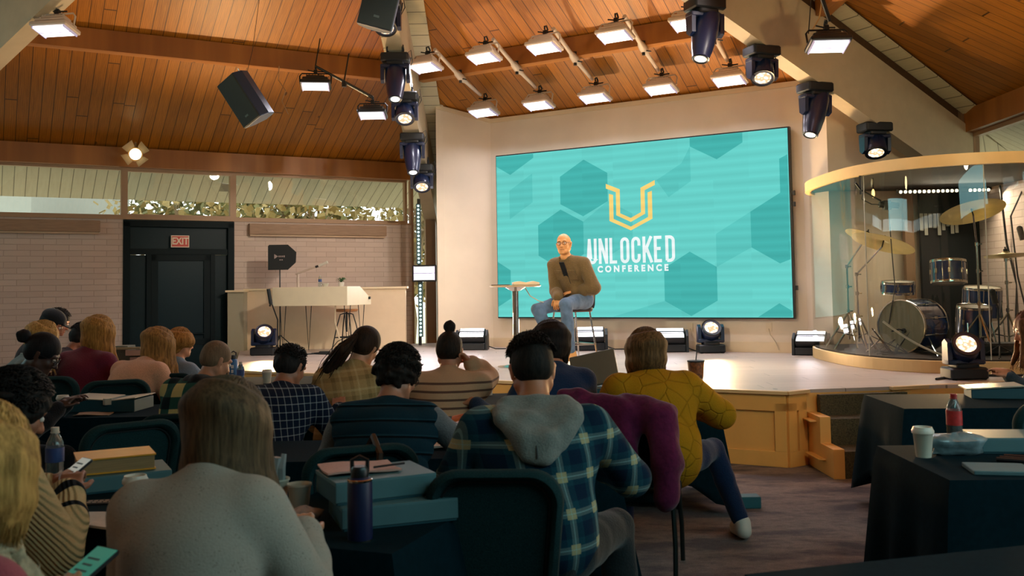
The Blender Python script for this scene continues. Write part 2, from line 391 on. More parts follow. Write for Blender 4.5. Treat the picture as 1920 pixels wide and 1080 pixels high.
def window(n, yw, u0_, u1_, z0, z1, fr=.05):
    b = MB(); uc = (u0_+u1_)/2; zc = (z0+z1)/2
    b.box((uc, .07, z0+fr/2), (u1_-u0_, .1, fr)); b.box((uc, .07, z1-fr/2), (u1_-u0_, .1, fr))
    b.box((u0_+fr/2, .07, zc), (fr, .1, z1-z0-2*fr)); b.box((u1_-fr/2, .07, zc), (fr, .1, z1-z0-2*fr))
    o = b.build('window_%d' % n, M_frame); o.matrix_world = wallM(yw); struct(o)
    g = MB(); g.box((uc, .07, zc), (u1_-u0_-2*fr, .012, z1-z0-2*fr)); g.build('pane', M_glass, o)
window(1, FL, -HALF+.02, -.78, SILL+.03, 3.48, .04); window(2, FL, -.78, .86, SILL+.03, 3.48, .055); window(3, FL, .86, 3.86, SILL+.03, 3.48, .04)
window(4, FL, 3.93, 4.28, .55, 3.48, .05)
k = 5
for yw in (FT, FU, FB):
    for (a, c) in ((-HALF+.02, -1.4), (-1.4, 1.4), (1.4, HALF-.02)): window(k, yw, a, c, SILL, 3.48, .05); k += 1
    wall_part(yw, 'wall_%s' % {FT: 'right', FU: 'side', FB: 'back'}[yw], [(-HALF, HALF, 0, SILL, 0, .2)], M_brick)
# hexagon wall behind the built-out stage wall
wall_part(FS, 'wall_rear', [(-3.9, 3.9, 0, 3.5, 0, .2)], M_brick)
window(20, FS, -4.28, -3.9, .55, 3.48, .05)
wall_part(FS, 'wall_rear_low', [(-4.32, -3.9, 0, .55, 0, .2)], M_brick); wall_part(FL, 'wall_left_low', [(3.93, 4.32, 0, .55, 0, .2)], M_brick)
# lobby behind the camera
b = MB(); b.box((1.5, -4.1, 1.8), (9, .2, 3.6)); b.box((-3.0, -1.9, 1.8), (.2, 4.4, 3.6)); b.box((6.0, -1.2, 1.8), (.2, 6, 3.6)); struct(b.build('wall_lobby', mat('lobby_paint', (90, 96, 92), .8)))
b = MB(); b.box((1.5, -1.2, 3.72), (9.2, 6, .2)); struct(b.build('ceiling_lobby', mat('lobby_ceiling_paint', (120, 118, 108), .8)))
# corner posts
for kk, (pc, hh) in enumerate(((hexcorn[0], 3.1), (hexcorn[1], 3.9), (hexcorn[2], 3.5), (hexcorn[4], 3.5), (hexcorn[5], 3.5))):
    yw = {0: Y0, 1: Y0+60, 2: Y0+120, 3: Y0-120, 4: Y0-60}[kk]
    b = MB(); b.box((0, -.12, hh/2), (.17, .24, hh)); o = b.build('corner_post', mat('post_paint', (134, 104, 76), .5)); o.matrix_world = basis(nrm(yw+90), nrm(yw), Vector((0, 0, 1)), pc); struct(o)
# exit door on the brick wall
b = MB(); U0, U1 = -.79, .86
for bx in [((U0+.05), 0, 1.33, .10, .16, 2.66), ((U1-.05), 0, 1.33, .10, .16, 2.66), (.035, 0, 2.63, U1-U0, .16, .10), (.035, 0, 2.20, U1-U0-.2, .12, .09), (-.42, 0, 1.09, .07, .12, 2.18), (.53, 0, 1.09, .07, .12, 2.18)]:
    b.box((bx[0], .05, bx[2]), (bx[3], bx[4], bx[5]))
o = b.build('door_1', M_door, bevel=.004); o.matrix_world = wallM(FL); struct(o); dr = o
b = MB(); b.box((.035, .06, 2.41), (U1-U0-.2, .03, .34)); b.build('transom_panel', mat('teal_transom', (5, 28, 34), .4, spec=.15), dr)
b = MB(); b.box((-.575, .06, 1.1), (.24, .02, 2.1)); b.box((.67, .06, 1.1), (.22, .02, 2.1)); b.build('sidelight', mat('teal_sidelight_panel', (4, 26, 32), .4, spec=.15, noise=.1), dr)
b = MB()
for bx in ((-.335, 1.09, .10, 2.14), (.445, 1.09, .10, 2.14), (.055, 2.11, .88, .10), (.055, .80, .88, .09), (.055, .12, .88, .22)): b.box((bx[0], .03, bx[1]), (bx[2], .06, bx[3]))
lf = b.build('door_leaf', M_door, dr, bevel=.003)
b = MB(); b.box((.055, .035, 1.45), (.70, .015, 1.24)); b.box((.055, .035, .5), (.70, .015, .54)); b.build('door_glass', mat('dark_tinted_glass', (3, 24, 30), .3, spec=.15), lf)
b = MB(); b.tube([(-.28, -.01, .92), (-.28, -.05, .92), (.39, -.05, .92), (.39, -.01, .92)], .014); b.build('push_bar', M_door, lf)
# exit sign on the transom
t = thing('exit_sign', 'small red EXIT sign with white border above the dark teal door', 'exit sign'); t.matrix_world = wallM(FL) @ Matrix.Translation((.03, -.035, 2.36))
b = MB(); b.box((0, 0, 0), (.27, .02, .185)); b.build('sign_border', mat('sign_white', (225, 205, 180), .5), t)
b = MB(); b.box((0, -.012, 0), (.245, .006, .16)); b.build('sign_face', mat('sign_red', (196, 62, 46), .5), t)
text_mesh('sign_lettering', 'EXIT', .15, mat('sign_white'), Matrix.Translation((0, -.017, 0)) @ Matrix.Rotation(R(90), 4, 'X'), t, .001, .80, .004)
# roller-blind boxes under the clerestory
for (a, c, lab) in ((-4.25, -1.12, 'long brown blind box under the window beside the teal door, on the plain brick side'), (1.08, 3.42, 'long brown blind box under the window above the white desk')):
    b = MB(); b.box((0, -.06, 0), (c-a, .12, .17)); o = b.build('blind_box', mat('blind_box_wood', (150, 118, 92), .6, noise=.15, nscale=5, stretch=(1, 8, 8)), bevel=.006)
    e = MB(); e.box((0, -.06, -.10), (c-a-.03, .05, .03)); e.build('blind_rail', mat('blind_rail_paint', (190, 160, 130), .6), o)
    o.matrix_world = wallM(FL) @ Matrix.Translation(((a+c)/2, 0, SILL-.12)); o['label'] = lab; o['category'] = 'blind'
# ---- stage
SH = .64
M_stage_top = m_planks('stage_floor_vinyl', (176, 160, 150), (204, 188, 176), .22, 1.8, .42, .3, 'x', .006)
M_stage_side = mat('stage_panel_paint', (226, 168, 88), .5, noise=.05, nscale=5)
M_stage_trim = mat('stage_nosing', (214, 180, 130), .4)
stage_poly = [(-3.30, 11.15), (2.31, 8.05), (2.50, 8.17), (3.3, 8.29), (4.11, 8.40), (4.75, 8.70), (6.6, 9.6), (6.6, 12.1), (4.2, 12.6), (-.25, 15.1), (-.9, 16.3), (-3.0, 15.6), (-4.35, 15.0)]
b = MB(); b.prism(stage_poly, 0, SH-.03); b.build('stage_base', M_stage_side)
so = bpy.data.objects['stage_base']; struct(so)
b = MB(); b.prism([(x, y) for x, y in stage_poly], SH-.03, SH); o = b.build('stage_floor', M_stage_top); struct(o)
# nosing and raised panels along the front
def seg_panel(p, q, bays, name='trim_stage_panel', top=SH, zb=0):
    p = Vector((*p, 0)); q = Vector((*q, 0)); d = (q-p); L = d.length; d.normalize(); n = d.cross(Vector((0, 0, 1))); M = basis(d, n*1, Vector((0, 0, 1)), p)
    if n.dot(Vector((0, -1, 0))) < 0: n = -n; M = basis(d, n, Vector((0, 0, 1)), p)
    b = MB(M); b.use(M_stage_side); w = L/bays
    b.box((L/2, .012, .065), (L, .024, .13)); b.box((L/2, .012, top-.10), (L, .024, .14))
    for i in range(bays+1): x = min(max(i*w, .05), L-.05); b.box((x, .012, .335), (.10, .024, .41))
    b.use(M_stage_trim); b.box((L/2, .02, top-.012), (L+.04, .06, .03))
    return struct(b.build(name, M_stage_side, bevel=.003))
seg_panel(stage_poly[0], stage_poly[1], 4); seg_panel(stage_poly[1], stage_poly[2], 1)
seg_panel(stage_poly[3], stage_poly[5], 1, 'trim_stage_panel_east')
M_stepcarpet = mat('step_carpet', (74, 66, 44), .95, noise=.5, nscale=90, bump=.5)
b = MB(); x0 = 2.62; x1 = 4.2
b.use(M_stepcarpet)
b.prism([(x0, 8.19), (x0, 7.86), (x1, 7.98), (x1, 8.4)], 0, .427); b.prism([(x0, 7.86), (x0, 7.55), (x1, 7.67), (x1, 7.98)], 0, .213)
b.box((3.0, 8.17, .5), (.8, .06, .2), rot=(0, 0, R(8)))
o = b.build('stage_steps', M_stepcarpet); struct(o)
b = MB()
ch = [(8.20, 0), (7.53, 0), (7.53, .235), (7.84, .235), (7.84, .45), (8.20, .45)]
b.add([(x, y, z) for x in (2.52, 2.61) for y, z in ch], [(0, 1, 2, 3, 4, 5), (11, 10, 9, 8, 7, 6)]+[(i, (i+1) % 6, 6+(i+1) % 6, 6+i) for i in range(6)])
b.box((2.53, 7.9, .12), (.13, .36, .012)); b.box((2.53, 8.03, .40), (.13, .2, .012))
b.build('stage_steps_cheek', M_stage_side, bevel=.004); struct(bpy.data.objects['stage_steps_cheek'])
# ---- built-out stage wall
M_swall = mat('stage_wall_paint', (226, 208, 184), .65, noise=.03, nscale=3)
DS = 6.47
pA = Vector((-1.18, 14.80, 0)); pB = hexp(FS, DS, -2.43, 0); pC = hexp(FS, DS, 2.43, 0); pD = Vector((4.06, 11.98, 0)); pE = Vector((6.05, 12.25, 0))
def zc(p): return ZE+SLOPE*(AP-((p.x-CX)*nrm(FS).x+(p.y-CY)*nrm(FS).y))
def quad_wall(name, p, q, z0, z1p, z1q, m, th=.12):
    d = (q-p).normalized(); n = Vector((-d.y, d.x, 0)); 
    if n.y < 0: n = -n
    b = MB(); b.add([p+Vector((0, 0, z0)), q+Vector((0, 0, z0)), q+Vector((0, 0, z1q)), p+Vector((0, 0, z1p))]+[x+n*th for x in (p+Vector((0, 0, z0)), q+Vector((0, 0, z0)), q+Vector((0, 0, z1q)), p+Vector((0, 0, z1p)))],
                  [(0, 1, 2, 3), (4, 7, 6, 5), (0, 4, 5, 1), (1, 5, 6, 2), (2, 6, 7, 3), (3, 7, 4, 0)])
    return struct(b.build(name, m))
quad_wall('wall_stage_west', pA, pB, SH, zc(pA)-.02, zc(pB)-.02, M_swall)
quad_wall('wall_stage', pB, pC, SH, zc(pB)-.02, zc(pC)-.02, M_swall)
quad_wall('wall_stage_east', pC, pD, SH, zc(pC)-.02, zc(pD)-.05, M_swall)
quad_wall('wall_behind_drums', pD, pE, SH, zc(pD)-.05, 3.7, M_swall)
quad_wall('wall_stage_return', pA, pA+Vector((-.02, 1.3, 0)), SH, zc(pA)-.02, zc(pA)-.5, M_swall)
def strip(name, p, q, z0, z1, h, m, out=.02):
    d = (q-p).normalized(); n = Vector((-d.y, d.x, 0)); n = -n if n.y > 0 else n
    b = MB(); P = [p+Vector((0, 0, z0)), q+Vector((0, 0, z1))]
    b.add([P[0], P[1], P[1]+Vector((0, 0, h)), P[0]+Vector((0, 0, h))]+[x+n*out for x in (P[0], P[1], P[1]+Vector((0, 0, h)), P[0]+Vector((0, 0, h)))], [(0, 1, 2, 3), (4, 7, 6, 5), (0, 4, 5, 1), (1, 5, 6, 2), (2, 6, 7, 3), (3, 7, 4, 0)])
    return struct(b.build(name, m))
M_crown = mat('trim_paint', (222, 200, 164), .5)
strip('trim_1', pA, pB, zc(pA)-.09, zc(pB)-.09, .07, M_crown); strip('trim_2', pB, pC, zc(pB)-.09, zc(pC)-.09, .07, M_crown)
strip('baseboard_stage', pB, pC, SH, SH, .14, M_crown, .015); strip('baseboard_west', pA, pB, SH, SH, .14, M_crown, .015); strip('baseboard_east', pC, pD, SH, SH, .14, M_crown, .015)
strip('baseboard_drums', pD, pE, SH, SH, .14, M_crown, .015)
for (u_, z_) in ((-1.62, .95), (.82, .97), (1.92, .98)):
    t = thing('wall_outlet', {-1.62: 'white outlet plate low on the stage wall near the small round table', .82: 'white outlet plate low on the stage wall under the screen middle', 1.92: 'white outlet plate low on the stage wall by the screen corner nearest the drums'}[u_], 'outlet')
    t.matrix_world = wallM(FS, DS) @ Matrix.Translation((u_, -.008, z_))
    b = MB(); b.box((0, 0, 0), (.08, .012, .12)); b.build('plate', mat('outlet_white', (225, 205, 175), .4), t, bevel=.003)
    b = MB(); b.tube([(0, -.01, -.02), (.03, -.04, -.1), (.10, -.05, -.2), (.14, -.06, -.30)], .006); b.build('cord', mat('white_cord', (200, 180, 150), .5), t)
# half wall at the left of the stage
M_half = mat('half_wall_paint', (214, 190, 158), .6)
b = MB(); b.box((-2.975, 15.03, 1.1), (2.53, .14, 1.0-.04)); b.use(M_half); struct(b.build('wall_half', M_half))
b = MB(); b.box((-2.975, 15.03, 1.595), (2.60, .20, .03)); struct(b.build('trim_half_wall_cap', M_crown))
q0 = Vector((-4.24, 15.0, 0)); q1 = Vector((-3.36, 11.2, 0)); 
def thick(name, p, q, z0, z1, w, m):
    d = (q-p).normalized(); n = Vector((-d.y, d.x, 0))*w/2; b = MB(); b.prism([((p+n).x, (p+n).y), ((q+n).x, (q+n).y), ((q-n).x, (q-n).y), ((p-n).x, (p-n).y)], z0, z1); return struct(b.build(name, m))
b = MB(); b.box((-4.345, 14.92, .78), (.25, .34, 1.56)); struct(b.build('wall_half_pier', mat('half_wall_unlit_tone', (160, 150, 126), .7)))  # darker tone puts the pier's lack of stage light into its colour
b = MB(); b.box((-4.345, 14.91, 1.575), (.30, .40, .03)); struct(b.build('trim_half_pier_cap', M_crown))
# ------------------------------------------------------------------ LED video wall
M_blk = mat('black_metal', (16, 20, 24), .38, spec=.5); M_blkm = mat('black_matte_plastic', (20, 24, 26), .6)
M_chrome = mat('chrome', (200, 195, 185), .15, metal=1.)
scr = thing('video_wall', 'large teal LED video wall with hexagons and conference logo on the stage wall', 'screen'); scr.matrix_world = wallM(FS, 6.33)
b = MB(); b.box((.02, .055, 2.362), (4.56, .08, 2.54)); b.build('screen_frame', M_blk, scr)
def m_screen():
    t = NT('led_panels'); v = t.coord('Object'); o = t.sep(v)
    row = t.math('FLOOR', t.math('DIVIDE', t.math('SUBTRACT', o[2], 1.115), .125)); cl = t.math('FLOOR', t.math('DIVIDE', t.math('ADD', o[0], 2.25), .5))
    c = t.new('CombineXYZ'); t.link(row, c.inputs[1]); t.link(cl, c.inputs[0]); w = t.new('TexWhiteNoise', noise_dimensions='2D'); t.link(c.outputs[0], w.inputs['Vector'])
    fr = t.math('FRACT', t.math('DIVIDE', t.math('SUBTRACT', o[2], 1.115), .125))
    k = t.math('ADD', t.math('MULTIPLY', w.outputs['Value'], .10), t.math('MULTIPLY', t.math('ABSOLUTE', t.math('SUBTRACT', fr, .5)), .30))
    return t, k
def m_led(name, c, gain=1.0):
    t, k = m_screen(); t.m.name = name
    lo = tuple(x*.90 for x in srgb(c)); hi = tuple(min(1, x*1.10) for x in srgb(c))
    col = t.ramp(k, [(0, lo), (.25, hi)])
    t.n.remove(t.b); e = t.new('Emission'); t.link(col, e.inputs[0]); e.inputs[1].default_value = gain; t.link(e.outputs[0], t.out.inputs[0]); return t.m
M_s0 = m_led('led_teal', (104, 208, 200)); M_s1 = m_led('led_teal_deep', (70, 178, 172)); M_s2 = m_led('led_teal_mid', (92, 197, 190)); M_sy = m_led('led_yellow', (255, 214, 122)); M_sw = m_led('led_white', (236, 252, 250))
b = MB(); b.box((.016, .008, 2.362), (4.52, .016, 2.50)); b.build('led_panel_face', M_s0, scr)
hexes = [(M_s1, [(-2.24, 3.604), (-1.577, 3.604), (-1.577, 3.54), (-1.99, 3.309), (-2.24, 3.455)]),
 (M_s1, [(-.72, 3.44), (-.34, 3.215), (-.34, 2.80), (-.745, 2.60), (-1.12, 2.80), (-1.12, 3.215)]),
 (M_s1, [(-1.12, 2.72), (-.745, 2.52), (-.745, 2.04), (-1.13, 1.825), (-1.51, 2.04), (-1.51, 2.50)]),
 (M_s1, [(-2.24, 1.965), (-2.01, 1.83), (-2.01, 1.395), (-2.24, 1.27)]),
 (M_s1, [(.93, 3.608), (1.675, 3.608), (1.675, 3.474), (1.31, 3.275), (.93, 3.485)]),
 (M_s1, [(2.162, 3.21), (2.27, 3.26), (2.27, 1.875), (2.131, 1.825), (1.757, 2.05), (1.757, 2.53), (2.162, 2.76)]),
 (M_s1, [(.89, 2.021), (1.27, 1.80), (1.27, 1.34), (.89, 1.13), (.506, 1.34), (.506, 1.80)]),
 (M_s1, [(2.107, 1.30), (2.27, 1.20), (2.27, 1.118), (1.82, 1.118)]),
 (M_s2, [(-2.01, 2.62), (-1.60, 2.86), (-1.60, 3.30), (-2.01, 3.06)]), (M_s2, [(-.34, 2.80), (.04, 2.60), (.04, 2.20), (-.34, 2.0), (-.745, 2.04), (-.745, 2.52)]),
 (M_s2, [(.50, 1.34), (.88, 1.13), (.3, 1.118), (-.3, 1.118)]), (M_s2, [(1.27, 1.80), (1.757, 2.05), (1.757, 2.53), (1.27, 2.25)]), (M_s2, [(.42, 3.05), (.80, 3.26), (.93, 3.485), (.93, 3.0), (.60, 2.8)])]
for n, (m, pts) in enumerate(hexes):
    b = MB(); b.prism([(x, z) for x, z in pts], .002+.0005*(m is M_s1), .004, rot=(R(90), 0, 0)); b.build('hexagon_graphic', m, scr)
outer = [(-.318, 2.905), (-.253, 2.885), (-.253, 2.535), (.016, 2.41), (.285, 2.535), (.285, 2.885), (.350, 2.905), (.350, 2.508), (.016, 2.357), (-.318, 2.508)]
inner = [(-.365, 3.054), (-.146, 2.96), (-.146, 2.61), (.018, 2.535), (.178, 2.61), (.178, 2.96), (.397, 3.054), (.397, 2.985), (.240, 2.921), (.240, 2.585), (.018, 2.478), (-.208, 2.585), (-.208, 2.921), (-.365, 2.985)]
for pts in (outer, inner): b = MB(); b.prism(pts, .005, .008, rot=(R(90), 0, 0)); b.build('logo_mark', M_sy, scr)
def letters_UNLOCKED():
    """condensed bold capitals drawn as strokes; each 1 high"""
    w = .36; s = .115
    def arc(cx, cy, rx, ry, a0, a1, n=8): return [(cx+rx*cos(R(a0+(a1-a0)*i/n)), cy+ry*sin(R(a0+(a1-a0)*i/n))) for i in range(n+1)]
    h = w/2-s/2
    L = {'U': [[(s/2, 1)]+[(s/2, .2)]+arc(w/2, .2, h, .2-s/2, 180, 360)+[(w-s/2, .2), (w-s/2, 1)]],
         'N': [[(s/2, 0), (s/2, 1)], [(s/2, .99), (w-s/2+.02, .01)], [(w-s/2+.02, 0), (w-s/2+.02, 1)]],
         'L': [[(s/2, 1), (s/2, s/2), (w-.06, s/2)]],
         'O': [arc(w/2, .8, h, .2-s/2, 0, 180)+arc(w/2, .2, h, .2-s/2, 180, 360)+[(w-s/2, .8)]],
         'C': [[(w-s/2, .66)]+arc(w/2, .8, h, .2-s/2, 0, 180)+arc(w/2, .2, h, .2-s/2, 180, 360)+[(w-s/2, .34)]],
         'K': [[(s/2, 0), (s/2, 1)], [(s*.7, .40), (w-s/2+.04, 1)], [(s*1.35, .56), (w-s/2+.05, 0)]],
         'E': [[(w-.06, 1-s/2), (s/2, 1-s/2), (s/2, s/2), (w-.06, s/2)], [(s/2, .52), (w-.1, .52)]],
         'D': [[(s/2, s/2), (s/2, 1-s/2), (w/2-.04, 1-s/2)]+arc(w/2-.02, .8, h+.02, .2-s/2, 90, 0)+arc(w/2-.02, .2, h+.02, .2-s/2, 0, -90)+[(s/2, s/2)]]}
    return L, s
Ls, sw = letters_UNLOCKED()
b = MB(); x = -.675; Hh = .372; pitch = (.706+.675)/8; sc = pitch/.44
for ch in 'UNLOCKED':
    for st in Ls[ch]:
        # flat mitred ribbon
        P = [Vector((x+px*sc, 0, 1.888+pz*Hh)) for px, pz in st]; hw = sw*sc*.5; Lf = []; Rt = []
        for i, p in enumerate(P):
            d0 = (P[i]-P[i-1]).normalized() if i > 0 else (P[1]-P[0]).normalized(); d1 = (P[i+1]-P[i]).normalized() if i < len(P)-1 else d0
            d = (d0+d1); d = d.normalized() if d.length > 1e-6 else d1; nn = Vector((-d.z, 0, d.x)); k = 1/max(.5, nn.dot(Vector((-d1.z, 0, d1.x))))
            Lf.append(p+nn*hw*k); Rt.append(p-nn*hw*k)
        n = len(P); vs = [q+Vector((0, -.006, 0)) for q in Lf+Rt]; b.add(vs, [(i, i+1, n+i+1, n+i) for i in range(n-1)])
    x += pitch
b.build('screen_title_lettering', M_sw, scr)
text_mesh('screen_subtitle_lettering', 'CONFERENCE', .122, M_sw, Matrix.Translation((.022, -.006, 1.806)) @ Matrix.Rotation(R(90), 4, 'X'), scr, .0005, .98, .006, 1.62)
b = MB()
for z in (1.5, 2.6, 2.75): b.box((2.33, .03, z), (.03, .05, .06))
b.build('screen_side_connector', M_blk, scr)
# ------------------------------------------------------------------ LED wash panels
M_wht = mat('white_fixture_enamel', (196, 176, 158), .45); 
M_lensw = mat('panel_diffuser_lit', (255, 255, 255), .4, emit=2.2, emcol=(.97, .94, 1.0))
M_lensd = mat('panel_diffuser_divider', (150, 140, 170), .4, emit=.35, emcol=(.8, .75, 1))
def panel(label, loc, yaw, tilt, white=True, power=30, sc=1., group=None, target=None, yoke=True, dim=1.):
    t = thing('led_wash_light', label, 'stage light', group=group)
    t.matrix_world = Matrix.Translation(loc) @ Matrix.Rotation(yaw, 4, 'Z') @ Matrix.Rotation(tilt, 4, 'X') @ Matrix.Scale(sc, 4)
    m = M_wht if white else M_blk
    b = MB(); b.rbox((0, 0, .03), (.43, .30, .05), .02); b.rbox((0, 0, .075), (.36, .24, .06), .02); b.rbox((0, 0, .12), (.26, .18, .05), .02)
    for i in range(7): b.box((-.12+i*.04, 0, .148), (.008, .15, .02))
    b.build('housing', m, t, smooth=35)
    b = MB(); b.box((0, -.064, 0), (.36, .105, .014)); b.box((0, .064, 0), (.36, .105, .014)); b.build('diffuser', M_lensw, t)
    b = MB(); b.box((0, 0, -.016), (.37, .016, .006)); b.box((-.183, 0, -.004), (.012, .25, .03)); b.box((.183, 0, -.004), (.012, .25, .03)); b.build('divider', M_lensd, t)
    if yoke:
        b = MB(); b.tube([(-.215, 0, .05), (-.22, 0, .16), (-.19, 0, .2), (.19, 0, .2), (.22, 0, .16), (.215, 0, .05)], .011, 6); b.build('yoke', m, t)
        b = MB(); b.box((0, 0, .225), (.05, .05, .05)); b.tube([(0, -.03, .25), (0, -.045, .29), (0, 0, .32), (0, .045, .29), (0, .03, .25)], .012, 6); b.tube([(.02, 0, .23), (.10, .02, .24)], .01, 6); b.tube([(-.02, 0, .23), (-.11, -.01, .25)], .009, 6); b.build('clamp', M_blk, t)
        b = MB(); b.tube([(.03, 0, .2), (.09, .05, .16), (.13, .06, .12), (.10, .03, .15)], .005, 5); b.build('cord', M_blkm, t)
    L = area('panel_light', (0, 0, 0), (0, 0, -1), .34, power, COOLW, .22, 150); L.parent = t; L.location = (0, 0, -.012); L.rotation_euler = (0, 0, 0)
    return t
YS = -R(30)+R(-Y0)
US = (-2.10, -1.15, -.24, .75, 1.70); who = ('first', 'second', 'third', 'fourth', 'fifth')
for i, u_ in enumerate(US):
    p = hexp(FS, 5.75, u_, 4.20); q = hexp(FS, 4.28, u_, 4.60)
    panel(('white light panel near the stage wall, above the angled west wall', 'white light panel near the stage wall, second from the angled west wall', 'middle white light panel of the row near the stage wall', 'white light panel near the stage wall, fourth from the angled west wall', 'white light panel near the stage wall, under the sloping beam')[i], p, YS, R(-14), power=16, group='white light panels over the stage')
    panel(('white light panel on the upper row, right beside the hip beam spotlights', 'second white light panel of the upper row from the hip beam', 'middle white light panel of the upper row', 'fourth white light panel of the upper row from the hip beam', 'white light panel of the upper row half hidden by a spotlight')[i], q, YS, R(-14), power=16, group='white light panels over the stage')
    # telescopic arm under the purlin
    t = thing('lighting_pipe', 'white tapered pipe carrying two light panels, %s from the hip beam spotlights' % who[i], 'arm', group='pipe arms over the stage')
    a = hexp(FS, 4.36, u_+.10, 4.86); j = hexp(FS, 5.08, u_+.04, 4.62); c = hexp(FS, 5.68, u_, 4.46)
    b = MB(); b.tube([a, a.lerp(j, .8), j.lerp(a, .12), j, j.lerp(c, .12), j.lerp(c, .25), c], [.028, .030, .050, .055, .05, .030, .024], 10); b.build('pipe', M_wht, t, smooth=60)
    b = MB(); b.cyl(j+Vector((0, 0, -.05)), j+Vector((0, 0, -.085)), .022, n=8); b.cyl(j+Vector((0, 0, .04)), j+Vector((0, 0, .1)), .03, n=8); b.tube([j+Vector((.03, -.02, -.03)), j+Vector((.09, -.05, -.05))], .009, 6); b.build('swivel_bolt', M_blk, t)
# black panels on black arms
panel('black light panel on the higher end of the black arm over the brick side', (-2.42, 11.6, 4.10), R(8), R(-12), False, 10, .88)
panel('black light panel on the lower end of the black arm beside the hip beam spotlights', (-1.76, 11.9, 3.78), R(0), R(-14), False, 10, .85)
t = thing('lighting_pipe', 'thin black pipe arm between two black light panels over the brick side', 'arm')
b = MB(); a = Vector((-2.42, 11.6, 4.36)); c = Vector((-1.76, 11.9, 4.02)); m_ = a.lerp(c, .5); b.tube([a, m_, c], [.016, .02, .022], 8); b.build('pipe', M_blk, t)
b = MB(); b.box(m_-Vector((0, 0, .03)), (.05, .05, .07)); b.tube([m_, m_+Vector((.02, .25, .42))], .01, 6); b.build('bracket', M_blk, t)
b = MB(); b.tube([a, a+Vector((.02, .2, .40))], .008, 6); b.build('hanger_rod', M_blk, t)
panel('black light panel with bright twin bars hanging over the sloping white beam', (3.31, 9.62, 4.0), R(-2), R(-16), False, 12, .98)
t = thing('lighting_pipe', 'black pipe holding the black light panel near the big loudspeaker over the drum booth', 'arm')
b = MB(); b.tube([(3.33, 9.62, 4.27), (3.02, 9.3, 4.85), (2.7, 9.0, 5.35)], [.022, .028, .022], 8); b.build('pipe', M_blk, t)
b = MB(); b.box((3.2, 9.48, 4.5), (.07, .07, .06)); b.build('bracket', M_blk, t)
panel('white light panel fixed to the sloping white beam at the far west top corner', (-4.93, 10.07, 4.42), R(-8), R(-12), True, 12, 1.0)
panel('violet-white twin-bar light before the corner window beside the half wall', (-1.44, 15.35, 1.82), R(0), R(-92), False, 9, .92, yoke=False)
for x_ in (-1.63, -1.25):
    pass
